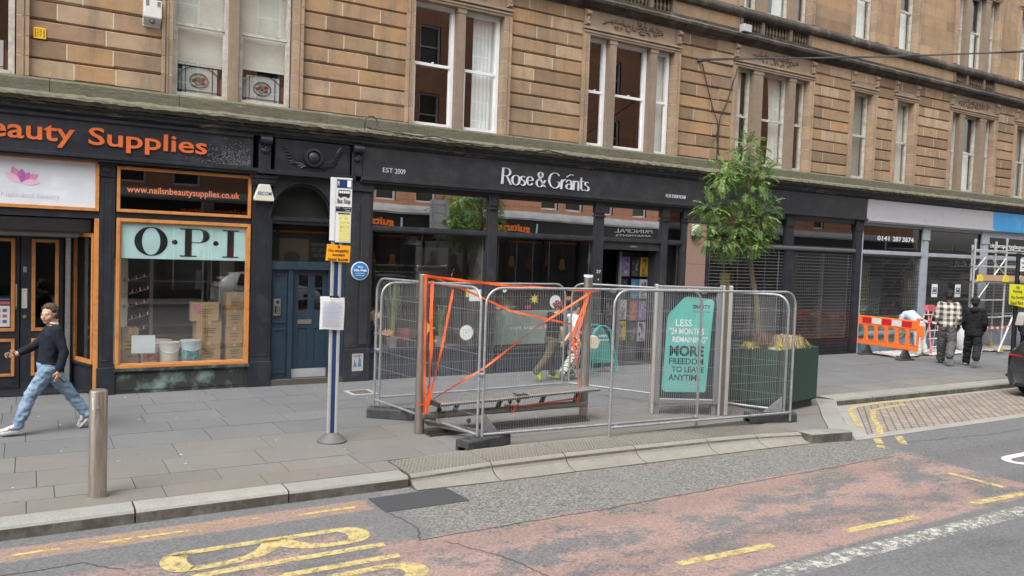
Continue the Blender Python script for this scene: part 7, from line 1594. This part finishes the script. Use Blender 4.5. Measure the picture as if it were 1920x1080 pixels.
def person(lab, at, J, f, skin, top, bottom, hair_m, shoes, hs=1.0, look=None, extra=None, group=None, hairvol=.012, sleeves='long', wr_top=.006, wr_bot=.008, top_len=.0, wide=1.0, leg_r=(.1, .075, .062), paint_top=None, hands=True, torso_r=None, arm_r=(.062, .052, .042)):
    """J: joints in metres from the point 'at' on the ground"""
    at = Vector(at); J = {k: Vector(v)+at for k, v in J.items()}; t = thing('person', lab, 'person', at, 0, group); f = Vector(f).normalized(); sd = (J['SR']-J['SL']).normalized(); look = Vector(look or f).normalized()
    b = MB(); P_, M = head(b, J['H'], look, (J['H']-J['N'])*.3+Vector((0, 0, 1)), hs); cap(b, J['N']-Vector((0, 0, .05)), J['H']-Vector((0, 0, .06))-look*.012, .056*hs, .052*hs)
    loft(b, [(J['P'], .12, .08), (J['P'].lerp(J['C'], .5), .12, .08), (J['C'], .15, .095), (J['C'].lerp(J['N'], .6), .13, .08), (J['N'], .06, .055)], sd)
    for s_ in 'LR':
        arm(b, J['S'+s_], J['E'+s_], J['W'+s_]); leg(b, J['P']-Vector((0, 0, .06))+sd*(.078 if s_ == 'R' else -.078), J['K'+s_], J['A'+s_], (.072, .052, .038)); cap(b, J['A'+s_], J['T'+s_]+Vector((0, 0, .04)), .036, .026)
        if hands: hd = J.get('D'+s_); hd = (hd-at) if hd is not None else (J['W'+s_]-J['E'+s_]); hand(b, J['W'+s_], hd, (f-hd.normalized()*f.dot(hd.normalized()))*.4+(sd*(-1 if s_ == 'R' else 1)), hs, .45, -1 if s_ == 'R' else 1)
    fuse(b, 'body', skin, t, .0075, 2); face_parts(t, P_, M, hs, at)
    w = wide; b = MB(); tr_ = torso_r or [(.165, .118), (.16, .115), (.175, .125), (.185, .118), (.10, .08)]
    hem = J['P']-(J['C']-J['P']).normalized()*top_len
    loft(b, [(hem, tr_[0][0]*w, tr_[0][1]*w), (J['P'].lerp(J['C'], .5), tr_[1][0]*w, tr_[1][1]*w), (J['C'], tr_[2][0]*w, tr_[2][1]*w), (J['C'].lerp(J['N'], .55), tr_[3][0]*w, tr_[3][1]*w), (J['N']-Vector((0, 0, .01)), tr_[4][0], tr_[4][1])], sd)
    for s_ in 'LR':
        cap(b, J['C'].lerp(J['N'], .6), J['S'+s_], arm_r[0]*1.15, arm_r[0]*1.08); e = J['E'+s_]; q = J['W'+s_]
        if sleeves == 'short': cap(b, J['S'+s_], J['S'+s_].lerp(e, .62), arm_r[0]*1.02, arm_r[0]*1.0)
        else: cap(b, J['S'+s_], e, arm_r[0]*1.03, arm_r[1]); cap(b, e, e.lerp(q, .9), arm_r[1], arm_r[2])
    fuse(b, 'top', top, t, .010, 2, wr_top, (8, 8, 7), paint_top, 3)
    b = MB(); loft(b, [(J['P']+(J['C']-J['P'])*.18, .15, .105), (J['P'], .168, .12), (J['P']-Vector((0, 0, .09)), .165, .12)], sd)
    for s_ in 'LR':
        hp = J['P']-Vector((0, 0, .06))+sd*(.082 if s_ == 'R' else -.082); an = J['K'+s_].lerp(J['A'+s_], .96); cap(b, hp, J['K'+s_], leg_r[0], leg_r[1]); cap(b, J['K'+s_], an, leg_r[1]*1.0, leg_r[2])
    fuse(b, 'trousers', bottom, t, .010, 2, wr_bot, (9, 9, 11), None, 7)
    for s_ in 'LR': d = (J['T'+s_]-J['A'+s_]); d.z = d.z*.9+.0; heel = J['A'+s_]+Vector((0, 0, -.075))-d.normalized()*.06; shoe(t, heel, J['T'+s_], shoes, hs*1.05)
    if hair_m: b = MB(); hair(b, P_, M, hs, hairvol); fuse(b, 'hair', hair_m, t, .007, 1, .003, (40, 40, 40))
    if extra: extra(t, P_, M, J, hs)
    return t
def cloth(name, c, var=.12, sc=5, **k): return pm(name, c, .85, var=var, scale=sc, attr=False, spec=.2, bmp=.3, bscale=120, **k)
def denim():
    m, nt, N, L, P = nt_new('faded_denim'); tc = N.new('ShaderNodeTexCoord').outputs['Object']; f = noise_node(N, L, tc, 3.5, 5, .6, (1, 1, .5)); g_ = noise_node(N, L, tc, 18, 6, .7)
    c = mixc(N, L, ramp(N, L, f, .32, .68), (.11, .175, .26), (.22, .31, .41)); c = mixc(N, L, ramp(N, L, g_, .5, .8), c, (.27, .36, .45)); L.new(c, P.inputs['Base Color']); P.inputs['Roughness'].default_value = .85; bump(N, L, P, g_, .4, .006); return m
SHOEW = sm('trainer_white', (.45, .44, .42), .5, var=.2, scale=40); SOLEW = sm('sole_white', (.55, .53, .5), .6); SHD = sm('trainer_dark', (.12, .12, .13), .6)
HBR = sm('brown_hair', (.06, .035, .02), .75, var=.4, scale=60); HBK = sm('black_hair', (.008, .007, .007), .8)

# man striding left with headphones
def hp_extra(t, P_, M, J, s):
    b = MB(); b.tube([P_(.092*math.cos(R(a)), -.03, .0+.125*math.sin(R(a))) for a in range(-5, 186, 12)], .011, 8)
    for q in (-1, 1): b.ell(P_(q*.09, -.018, -.012), (.022, .036, .046), 12, 8, rot=M)
    h = b.build('headphones', sm('matte_black_plastic', (.02, .02, .022), .45), t, smooth=True)
    b = MB(); b.tube([J['N']+Vector((.058*math.cos(a)+.0, .066*math.sin(a), .028-.012*math.cos(a))) for a in [i*math.pi/8 for i in range(16)]], .011, 6, closed=True); b.build('tee_collar', WHITE, t, smooth=True)
    b = MB(); w = J['WL']; 
    b = MB(); q = J['WR']; b.tube([q+Vector((.0, -.01, -.08)), q+Vector((.03, -.02, -.12)), q+Vector((.06, -.02, -.15))], .011, 6); b.tube([q+Vector((.06, -.02, -.15)), q+Vector((.08, -.02, -.13))], .009, 6); b.build('keys', BLK, t)
JUMP = cloth('navy_knit', (.012, .015, .024), .2, 12)
man = dict(P=(.0, 0, .90), C=(.035, 0, 1.18), N=(.045, 0, 1.40), H=(.0, 0, 1.535), SL=(.03, .17, 1.345), SR=(.09, -.17, 1.345), EL=(-.13, .16, 1.13), WL=(-.335, .10, 1.03), ER=(.17, -.21, 1.07), WR=(.115, -.24, .83),
           KL=(.24, .08, .50), AL=(.46, .09, .165), TL=(.37, .1, .0), KR=(-.20, -.09, .50), AR=(-.34, -.1, .115), TR=(-.52, -.1, .035), DL=(-.10, 0, -.02), DR=(-.01, 0, -.1))
m_ = person('man in a dark jumper and faded jeans striding left with headphones on', (.235, 11.95, 0), man, (-1, 0, 0), SKIN, JUMP, denim(), HBR, (SHOEW, SOLEW, SHD), 1.05, (-.62, -.8, -.02), hp_extra, wr_top=.008, wr_bot=.017, leg_r=(.098, .072, .062), arm_r=(.066, .056, .044), hairvol=.016, wide=1.08)
b = MB(); b.tube([(-.13, 12.02, 1.0), (-.16, 12.0, 1.045), (-.2, 11.99, 1.05), (-.215, 11.99, 1.0), (-.20, 12.0, .955)], .007, 6); tag(b.build('sunglasses', BLK), 'dark sunglasses held in the leading hand of the striding man', 'sunglasses')

# couple hand in hand
BT = cloth('black_tee', (.012, .012, .014)); OLV = cloth('olive_trousers', (.075, .066, .042), .2); LIME = sm('lime_trainer', (.55, .72, .03), .5)
REDH = sm('dark_red_hair', (.13, .018, .025), .6, var=.4, scale=50)
def helm(t, P_, M, J, s):
    b = MB(); r_ = random.Random(8)
    for i in range(60): a = r_.uniform(0, 6.28); z = r_.uniform(-.6, .9); rr = math.sqrt(1-z*z); q = P_(rr*math.cos(a)*.088, -.02+rr*math.sin(a)*.10, .025+z*.10); cap(b, q, q+Vector((r_.uniform(-.02, .02), r_.uniform(-.02, .02), r_.uniform(-.02, .02))), .03, .018, 6) if (rr*math.sin(a) < .5 or z > .6) else None
    fuse(b, 'curly_hair', REDH, t, .008, 1, .004, (40, 40, 40))
c1 = dict(P=(-.02, 0, .86), C=(.02, 0, 1.14), N=(.06, 0, 1.36), H=(.13, 0, 1.47), SL=(.04, .18, 1.31), SR=(.06, -.16, 1.31), EL=(.0, .22, 1.05), WL=(.1, .2, .84), ER=(.09, -.2, 1.05), WR=(.17, -.16, .82), KL=(.06, .08, .46), AL=(.08, .08, .11), TL=(.24, .08, .015), KR=(-.17, -.08, .47), AR=(-.42, -.08, .20), TR=(-.34, -.08, .02), DR=(.05, .03, -.08))
person('person in black tee, olive trousers and lime shoes with dark red curly hair', (9.05, 13.3, 0), c1, (1, 0, 0), SKIN, BT, OLV, None, (LIME, LIME), 1.0, (1, -.1, -.25), helm, 'couple walking hand in hand', sleeves='short', leg_r=(.1, .08, .07))
def diamond_mat():
    m, nt, N, L, P = nt_new('diamond_print'); tc = N.new('ShaderNodeTexCoord').outputs['Object']; sp = N.new('ShaderNodeSeparateXYZ'); L.new(tc, sp.inputs[0]); hx = math_n(N, L, 'ADD', sp.outputs[0], sp.outputs[1])
    u = math_n(N, L, 'ADD', math_n(N, L, 'MULTIPLY', hx, 9), math_n(N, L, 'MULTIPLY', sp.outputs[2], 6)); v = math_n(N, L, 'SUBTRACT', math_n(N, L, 'MULTIPLY', hx, 9), math_n(N, L, 'MULTIPLY', sp.outputs[2], 6))
    fu = math_n(N, L, 'ABSOLUTE', math_n(N, L, 'SUBTRACT', math_n(N, L, 'FRACT', u), .5)); fv = math_n(N, L, 'ABSOLUTE', math_n(N, L, 'SUBTRACT', math_n(N, L, 'FRACT', v), .5))
    mx = math_n(N, L, 'MAXIMUM', fu, fv); line = math_n(N, L, 'GREATER_THAN', mx, .37); dot = math_n(N, L, 'LESS_THAN', mx, .12)
    c = mixc(N, L, line, (.62, .6, .52), (.02, .03, .05)); c = mixc(N, L, dot, c, (.3, .3, .05)); L.new(c, P.inputs['Base Color']); P.inputs['Roughness'].default_value = .85; return m
def bun(t, P_, M, J, s): b = MB(); hair(b, P_, M, s, .014, n=60); b.ell(P_(0, -.1, .03), (.035, .035, .035)); fuse(b, 'tied_hair', HBR, t, .008, 1)
c2 = dict(P=(0, 0, .84), C=(.0, 0, 1.11), N=(.01, 0, 1.33), H=(.03, 0, 1.46), SL=(.02, .17, 1.27), SR=(-.02, -.17, 1.27), EL=(.16, .2, 1.0), WL=(.42, .16, .86), ER=(-.16, -.19, 1.02), WR=(-.34, -.17, .81), KL=(.05, .08, .45), AL=(.04, .08, .1), TL=(.2, .08, .01), KR=(-.07, -.08, .45), AR=(-.27, -.08, .17), TR=(-.22, -.08, .015), DL=(.08, 0, -.05), DR=(-.03, .02, -.08))
person('person in white tee and diamond-patterned trousers carrying a cream food box', (9.53, 13.25, 0), c2, (1, .0, 0), SKIN, cloth('white_tee', (.6, .6, .62)), diamond_mat(), None, (SHOEW, SOLEW), .97, (1, .2, -.1), bun, 'couple walking hand in hand', sleeves='short', leg_r=(.115, .1, .1), torso_r=[(.15, .11), (.14, .1), (.155, .115), (.165, .108), (.09, .07)])
b = MB(); b.prism([(9.99, 13.33, .62), (10.22, 13.33, .60), (10.28, 13.33, .74), (10.2, 13.33, .86), (10.04, 13.33, .87), (9.97, 13.33, .75)], (.03, .14, 0)); b.box(10.02, 10.2, 13.335, 13.49, .59, .615); tag(b.build('takeaway_box', sm('cream_card', (.6, .56, .44), .7), bevel=.01), 'cream takeaway box carried by the person in patterned trousers', 'box')

# two walking away on the right
def check_mat():
    m, nt, N, L, P = nt_new('black_white_check'); tc = N.new('ShaderNodeTexCoord').outputs['Object']; sp = N.new('ShaderNodeSeparateXYZ'); L.new(tc, sp.inputs[0])
    h = math_n(N, L, 'SUBTRACT', math_n(N, L, 'MULTIPLY', sp.outputs[1], .75), math_n(N, L, 'MULTIPLY', sp.outputs[0], .8)); a = math_n(N, L, 'LESS_THAN', math_n(N, L, 'FRACT', math_n(N, L, 'MULTIPLY', h, 6.5)), .5); b_ = math_n(N, L, 'LESS_THAN', math_n(N, L, 'FRACT', math_n(N, L, 'MULTIPLY', sp.outputs[2], 7)), .5)
    s_ = math_n(N, L, 'ADD', a, b_); c = mixc(N, L, math_n(N, L, 'MULTIPLY', s_, .5), (.62, .58, .5), (.015, .014, .014)); c = mixc(N, L, .12, c, (.25, .2, .2)); L.new(c, P.inputs['Base Color']); P.inputs['Roughness'].default_value = .9; return m
def away(h, stride, yaw=0): 
    k = h/1.78; d = Vector((.93, .36, 0)).normalized(); s_ = Vector((d.y, -d.x, 0))
    def V(fwd, side, z): q = d*fwd*k+s_*side*k; return (q.x, q.y, z*k)
    return dict(P=V(0, 0, .94), C=V(.02, 0, 1.24), N=V(.02, 0, 1.5), H=V(.04, 0, 1.65), SL=V(.0, -.18, 1.43), SR=V(.0, .18, 1.43), EL=V(.0, -.24, 1.15), WL=V(.14, -.2, .95), ER=V(-.02, .24, 1.15), WR=V(.12, .2, .95),
                KL=V(.12, -.13, .5), AL=V(.12+stride*.35, -.16, .1), TL=V(.32+stride*.35, -.17, .02), KR=V(-.02, .11, .52), AR=V(-.4*stride-.14, .12, .26), TR=V(-.4*stride-.02, .13, .04), DL=V(.02, 0, -.1), DR=V(.02, 0, -.1)), d
J_, d_ = away(1.95, .5); 
def afro(t, P_, M, J, s): b = MB(); b.ell(P_(0, -.02, .055), (.105, .112, .09), 18, 12, rot=M); b.ell(P_(0, -.05, .0), (.085, .075, .09), 16, 10, rot=M); fuse(b, 'hair', HBK, t, .009, 1, .008, (35, 35, 35))
person('man in a black and white checked shirt and baggy grey trousers walking away', (20.6, 11.95, 0), J_, d_, SKIN_D, check_mat(), cloth('charcoal_trousers', (.09, .09, .09), .2), None, (sm('grey_trainer', (.3, .31, .33), .5), SOLEW, SHD), 1.28, (d_.x, d_.y, -.15), afro, 'pair walking away on the right', wide=1.25, top_len=.04, leg_r=(.125, .11, .10), arm_r=(.08, .07, .06), wr_top=.012, wr_bot=.014)
J_, d_ = away(1.80, .35)
def hoodx(t, P_, M, J, s): afro(t, P_, M, J, s*.9); b = MB(); b.ell(J['N']+Vector((-.07, -.04, -.04)), (.12, .11, .09), 16, 10); fuse(b, 'hood', MATS['black_jacket'], t, .009, 2)
person('person in an oversized black jacket, black cargo trousers and red shoes walking away', (20.92, 11.45, 0), J_, d_, SKIN_D, cloth('black_jacket', (.012, .012, .014), .3), cloth('black_cargo', (.02, .02, .022), .4), None, (sm('red_shoe', (.4, .02, .04), .5), SOLEW, SOLEW), 1.12, (d_.x, d_.y, -.1), hoodx, 'pair walking away on the right', wide=1.25, top_len=.14, leg_r=(.115, .095, .085), arm_r=(.085, .075, .06), wr_top=.012, wr_bot=.016)

# painter bending over behind the barrier
WHW = cloth('white_overalls', (.55, .54, .53), .1, 4, stain=(.3, .3, .32), stain_scale=5)
J_ = dict(P=(-.0, 0, .93), C=(.0, .28, 1.14), N=(.02, .5, 1.08), H=(.02, .62, .98), SL=(-.19, .42, 1.08), SR=(.19, .42, 1.08), EL=(-.24, .45, .8), WL=(-.15, .55, .6), ER=(.25, .48, .8), WR=(.18, .58, .58), KL=(-.12, -.05, .5), AL=(-.13, -.1, .1), TL=(-.13, .08, .01), KR=(.14, .0, .5), AR=(.16, -.12, .1), TR=(.16, .06, .01))
person('painter in white overalls and pale blue top bending behind the orange barrier', (21.85, 13.5, 0), J_, (0, 1, 0), SKIN, cloth('pale_blue_top', (.36, .42, .5), .1, 3), WHW, HBR, (SHOEW, SOLEW), 1.0, (0, .7, -.7), None, wide=1.25, leg_r=(.12, .1, .085), arm_r=(.075, .06, .05))

# passer-by at the very edge of the frame
J_, d_ = away(1.72, .3)
person('person in dark clothes at the far right edge, half hidden beyond the parked car', (22.75, 11.0, 0), J_, (-1, -.1, 0), SKIN, cloth('dark_navy_coat', (.02, .022, .032), .2), cloth('dark_jeans', (.02, .022, .03), .2), HBR, (SHD, SHD), 1.0, (-1, -.1, 0), None, wide=1.25, top_len=.1, leg_r=(.1, .08, .07), arm_r=(.075, .065, .055))
# customer seated behind the left cafe window
J_ = dict(P=(0, 0, .52), C=(.03, 0, .82), N=(.06, 0, 1.06), H=(.10, 0, 1.22), SL=(.03, .17, 1.0), SR=(.05, -.17, 1.0), EL=(.12, .2, .78), WL=(.3, .1, .8), ER=(.22, -.16, .86), WR=(.15, -.06, 1.08), KL=(.42, .1, .5), AL=(.42, .1, .13), TL=(.58, .1, .04), KR=(.42, -.1, .5), AR=(.40, -.1, .13), TR=(.56, -.1, .04), DR=(-.02, .0, .1))
person('customer in navy top sitting with hand to face inside the cafe window', (5.72, 15.0, .03), J_, (1, 0, 0), SKIN, cloth('navy_top', (.02, .03, .06)), cloth('blue_jeans', (.04, .06, .1)), HBK, (SHD, SOLEW), 1.0, (1, -.3, 0), None, sleeves='short')
cafe_chair(5.7, 15.0, 1.57, 'cafe chair under the seated customer at the far left', GRS)
# ================================================================== PARKED CAR (only its tail is in the frame)
def make_car(CX, CY, lab, pname, pc):
    car = thing('parked_car', lab, 'car', (CX, CY, RZ), 0, None)
    CARP = sm(pname, pc, .25); CARP.node_tree.nodes['Principled BSDF'].inputs['Coat Weight'].default_value = .8
    def car_section(x, hw, zb, zs, zr, rw):   # half-profile ring: sill, shoulder, roof
        P_ = [(-hw*.92, zb), (-hw, zb+.18), (-hw, zs-.12), (-hw*.96, zs), (-rw, zr-.06), (-rw*.85, zr)]
        return [(x, y, z) for y, z in P_]+[(x, -y, z) for y, z in P_[::-1]]
    secs = [(-2.08, .72, .30, .72, .80, .60), (-2.14, .80, .26, .84, .92, .62), (-2.10, .86, .22, .95, 1.05, .66), (-1.95, .89, .2, .98, 1.25, .64), (-1.6, .9, .2, .98, 1.44, .62), (-1.0, .9, .2, .97, 1.5, .63), (-.2, .9, .2, .95, 1.5, .63), (.5, .9, .2, .94, 1.4, .6), (1.0, .9, .2, .92, 1.02, .66), (1.6, .88, .2, .86, .9, .66), (2.0, .8, .25, .7, .76, .6), (2.12, .66, .32, .56, .62, .5)]
    b = MB(); rings = [[(x+CX, y+CY, z+RZ) for x, y, z in car_section(*s_)] for s_ in secs]; k_ = len(rings[0]); vs = [p for r2 in rings for p in r2]
    b.add(vs, [(i*k_+j, i*k_+(j+1) % k_, (i+1)*k_+(j+1) % k_, (i+1)*k_+j) for i in range(len(rings)-1) for j in range(k_)]+[tuple(range(k_))[::-1], tuple(range((len(rings)-1)*k_, len(rings)*k_))]); b.build('body', CARP, car, smooth=True)
    cgm = sm('car_window_black', (.01, .011, .013), .08)
    b = MB(); b.prism([(CX-2.06, CY-.56, RZ+1.08), (CX-2.06, CY+.56, RZ+1.08), (CX-1.72, CY+.53, RZ+1.40), (CX-1.72, CY-.53, RZ+1.40)], (-.03, 0, .02)); b.build('rear_window', cgm, car)
    for s_ in (-1, 1): b = MB(); b.prism([(CX-1.5, CY+s_*.885, RZ+1.0), (CX+.7, CY+s_*.885, RZ+.98), (CX+.3, CY+s_*.66, RZ+1.40), (CX-1.3, CY+s_*.66, RZ+1.44)], (0, s_*.02, 0)); b.build('side_window', cgm, car)
    TL = sm('tail_red', (.2, .01, .01), .2)
    for s_ in (-1, 1): b = MB(); b.prism([(CX-2.155, CY+s_*.42, RZ+.86), (CX-2.155, CY+s_*.80, RZ+.86), (CX-2.13, CY+s_*.84, RZ+.91), (CX-2.155, CY+s_*.46, RZ+.89)], (-.02, 0, 0)); b.build('tail_light', TL, car)
    b = MB(); b.box(CX-2.18, CX-2.14, CY-.55, CY+.55, RZ+.34, RZ+.36, 0); b.box(CX-2.18, CX-2.14, CY-.65, CY+.65, RZ+.24, RZ+.3, 1); b.build('bumper_strip', [TL, BLK], car)
    b = MB(); b.box(CX-2.17, CX-2.15, CY-.25, CY+.25, RZ+.55, RZ+.66); b.build('number_plate', sm('plate_yellow', (.6, .45, .05), .4), car)
    for x in (-1.35, 1.3):
        for s_ in (-1, 1):
            b = MB(); b.lathe([(.2, -.1), (.31, -.1), (.33, -.06), (.33, .06), (.31, .1), (.2, .1)], (0, 0, 0), 28); b.xform(Matrix.Translation((CX+x, CY+s_*.79, RZ+.33)) @ Matrix.Rotation(R(90), 4, 'X')); w_ = b.build('wheel', sm('tyre', (.02, .02, .02), .8), car, smooth=True)
            b = MB(); b.lathe([(.2, -.06), (.2, .08), (.05, .1)], (0, 0, 0), 20); b.xform(Matrix.Translation((CX+x, CY+s_*.79, RZ+.33)) @ Matrix.Rotation(R(90)*(1 if s_ < 0 else -1), 4, 'X')); b.build('rim', METAL, w_, smooth=True)
make_car(20.05, 8.2, 'dark grey hatchback parked in the cobbled bay, only its tail showing', 'dark_car_paint', (.018, .021, .026))
make_car(8.6, -4.9, 'white hatchback parked across the street, seen mirrored in the shop glass', 'white_car_paint', (.7, .71, .72))
make_car(14.4, -4.9, 'silver hatchback parked across the street, seen mirrored in the cafe glass', 'silver_car_paint', (.4, .41, .42))
# ================================================================== THE OTHER SIDE OF THE STREET (seen mirrored in the shop glass)
OY = -9.0
op = thing('red_sandstone_block', 'red sandstone building across the street with black shopfronts, seen mirrored', 'building', (16, -9.5, 0))
RS = stone_mat('red_sandstone', (.52, .24, .14), (.3, .15, .1)); b = MB()
op_w = [(x, x+1.15) for x in (-14.5, -12.2, -8.6, -6.3, -2.6, -.3, 3.2, 5.4, 9.0, 11.4, 15.1, 17.3, 20.4, 24.2, 25.9, 29.4, 32.0, 35.5, 37.7, 41.5, 44, 48)]
def ow(z0, z1, H0, H1):
    x = -25
    for a, c in op_w+[(60, 60)]:
        n = int((H1-H0)/.32)
        for i in range(n): za, zb_ = H0+(H1-H0)*i/n, H0+(H1-H0)*(i+1)/n; b.box(x, a, OY-.4, OY, za+.006, zb_-.006, 0, jit((1, 1, 1), .1))
        b.box(x, a, OY-.38, OY-.01, H0, H1, 1)
        if a < 60:
            b.box(a, c, OY-.4, OY, H0, z0, 0); b.box(a, c, OY-.4, OY, z1, H1, 0)
        x = c
for k in range(3): ow(5.0+3.5*k, 7.2+3.5*k, 4.75+3.5*k, 8.25+3.5*k)
b.box(-25, 60, OY-.5, OY+.0, 15.25, 16.6, 0); b.build('wall', [RS, sm('red_joint', (.12, .06, .04), .9)], op)
for k in range(3):
    for a, c in op_w:
        f = MB(); fr_box(f, a, c, 5.0+3.5*k, 7.2+3.5*k, .09, OY-.2, OY-.12); f.box(a, c, OY-.19, OY-.13, 6.08+3.5*k, 6.14+3.5*k); f = f.build('window', PAINT_NEW, op)
        q = MB(); q.box(a, c, OY-.26, OY-.25, 5.0+3.5*k, 7.2+3.5*k); q.build('pane', sm('opposite_pane', (.05, .055, .05), .08), f)
b = MB(); b.box(-25, 60, OY-.4, OY+.35, 4.42, 4.62); b.box(-25, 60, OY-.3, OY+.12, 4.62, 4.8); b.box(-25, 60, OY-.4, OY+.25, 4.34, 4.42); b.build('cornice', sm('pale_lead', (.6, .61, .62), .6, var=.2, stain=(.2, .2, .2)), op)
b = MB(); b.box(-25, 60, OY-.4, OY+.1, 3.5, 4.34); fa = b.build('fascia', sm('shop_black', (.012, .012, .014), .4), op)
OL = sm('bright_orange_letters', (.9, .2, .03), .4)
for xb_ in (16.55, 23.9, 9.2):
    text_mb('guitarguitar', xb_-3.5, xb_-.45, 3.62, 4.08, OY+.1, .05, bold=.03, facing=1).build('lettering', OL, fa); q = MB(); q.box(xb_-.06, xb_+.04, OY+.1, OY+.14, 3.62, 4.16); q.build('blue_bar', sm('pale_blue_letter', (.4, .65, .8), .4), fa)
text_mb('PRINCIPAL', 30.6, 33.6, 4.02, 4.26, OY+.1, .03, facing=1).build('lettering', WHITE, fa); text_mb('APARTMENTS', 30.7, 33.5, 3.78, 3.9, OY+.1, .03, facing=1).build('lettering', WHITE, fa)
b = MB(); b.box(-25, 60, OY-.3, OY-.2, 0, 3.5, 0)
for i in range(34): b.box(-25+i*2.5, -24.85+i*2.5, OY-.2, OY, 0, 3.5, 1)
b.box(-25, 60, OY-.2, OY, 3.35, 3.5, 1); b.box(-25, 60, OY-.2, OY, 0, .4, 1); b.build('shopfront', [sm('dark_shop_glass', (.07, .07, .075), .1), sm('black_frame', (.02, .02, .022), .4)], op)
b = MB(); b.box(7.0, 30.0, OY-.195, OY-.16, 3.14, 3.22); b.build('orange_strip', OL, op)
b = MB(); b.box(10.0, 12.7, OY-.19, OY-.15, 1.6, 2.95, 0); b.box(10.0, 11.6, OY-.15, OY-.14, 1.65, 2.85, 1); b.ell((10.8, OY-.13, 2.3), (.22, .02, .3), 10, 8, 2); b.ell((10.8, OY-.12, 1.95), (.4, .02, .3), 10, 8, 3); b.build('window_poster', [BLK, sm('poster_wood', (.3, .22, .13), .6), sm('poster_skin', (.3, .18, .12), .6), sm('poster_dark_shirt', (.05, .05, .05), .6)], op)
for i, s_ in enumerate(('FROM FIRST', 'CHORD TO', 'WORLD TOUR')): text_mb(s_, 11.7+.06*i, 12.62, 2.5-i*.26, 2.68-i*.26, OY-.15, .01, bold=.02, facing=1).build('poster_lettering', sm('dim_white', (.35, .35, .35), .5), op)
text_mb('FIND YOUR SOUND', 11.8, 12.6, 1.74, 1.82, OY-.15, .01, facing=1).build('poster_lettering', MATS['dim_white'], op)
b = MB(); b.box(17.2, 21.5, OY-.19, OY-.15, .8, 3.0, 0)
for i, (x, z) in enumerate(((18.2, 2.2), (19.4, 2.1), (20.6, 2.25))): b.ell((x, OY-.13, z), (.22, .02, .28), 10, 8, 1); b.ell((x, OY-.12, z-.7), (.42, .02, .55), 10, 8, 2+(i % 2)); b.ell((x+.2, OY-.10, z-.8), (.3, .02, .2), 10, 8, 4)
b.build('window_poster', [sm('poster_cream', (.75, .75, .66), .6), MATS['poster_skin'], MATS['poster_dark_shirt'], sm('poster_grey_shirt', (.2, .2, .22), .6), sm('poster_guitar', (.3, .12, .04), .5)], op)
b = MB(); b.box(-25, 60, OY-9, OY-.41, 0, 16.4); b.build('rear_mass', sm('rear_render', (.2, .12, .09), .9), op)
b = MB()
for i, (x, z, m_) in enumerate(((23.0, 1.9, 0), (24.2, 1.8, 1), (25.3, 2.0, 2), (26.4, 1.8, 0), (28.4, 2.2, 3), (13.8, 1.9, 1), (14.8, 2.0, 2), (15.9, 1.8, 0), (8.0, 1.9, 2), (6.4, 2.0, 0))):
    b.ell((x, OY-.13, z), (.22, .03, .22), 12, 8, m_); b.ell((x, OY-.13, z+.3), (.17, .03, .17), 12, 8, m_); b.box(x-.035, x+.035, OY-.15, OY-.12, z+.35, z+1.0, 1); b.box(x-.9, x-.86, OY-.18, OY-.12, .4, 3.3, 3)
b.build('hanging_guitar', [sm('amber_guitar', (.55, .3, .05), .4), sm('brown_guitar', (.2, .09, .04), .4), sm('red_guitar', (.4, .06, .04), .4), sm('pale_display', (.6, .6, .62), .5)], op)
# street tree and road sign opposite, glimpsed in the left transom
ot = thing('street_tree', 'leafy tree on the far pavement across the street, seen only mirrored in the cafe glass', 'tree', (19.2, -7.6, 0))
b = MB(); b.tube([(19.2, -7.6, 0), (19.25, -7.6, 2.4), (19.1, -7.6, 4.2)], [.09, .07, .03], 8); b.build('trunk', BARK, ot); lf2 = MB(); r_ = random.Random(31)
for i in range(900):
    v = Vector((r_.gauss(0, .55), r_.gauss(0, .55), r_.gauss(0, .8))); q = Vector((19.3, -7.6, 4.3))+v; compound_leaf(lf2, q, Vector((r_.uniform(-1, 1), r_.uniform(-1, 1), r_.uniform(-.3, .5))), .34, r_, (1.2, 1.1, 1))
lf2.build('crown', LEAF, ot)
rs = thing('road_sign', 'grey back of a road sign on the far pavement, mirrored in cafe glass', 'sign', (17.75, -6.6, 0))
b = MB(); b.box(17.0, 18.0, -6.62, -6.6, 3.1, 5.0); b.build('sign_face', sm('sign_back_grey', (.35, .37, .38), .5, metal=.3), rs); b = MB(); b.box(17.15, 17.22, -6.59, -6.52, 0, 5.05); b.box(17.8, 17.87, -6.59, -6.52, 0, 5.05); b.build('sign_leg', GALV, rs); b = MB()
for z in (3.4, 3.9, 4.4, 4.8): b.box(17.0, 18.0, -6.6, -6.56, z, z+.05)
b.build('sign_rib', MATS['sign_back_grey'], rs)
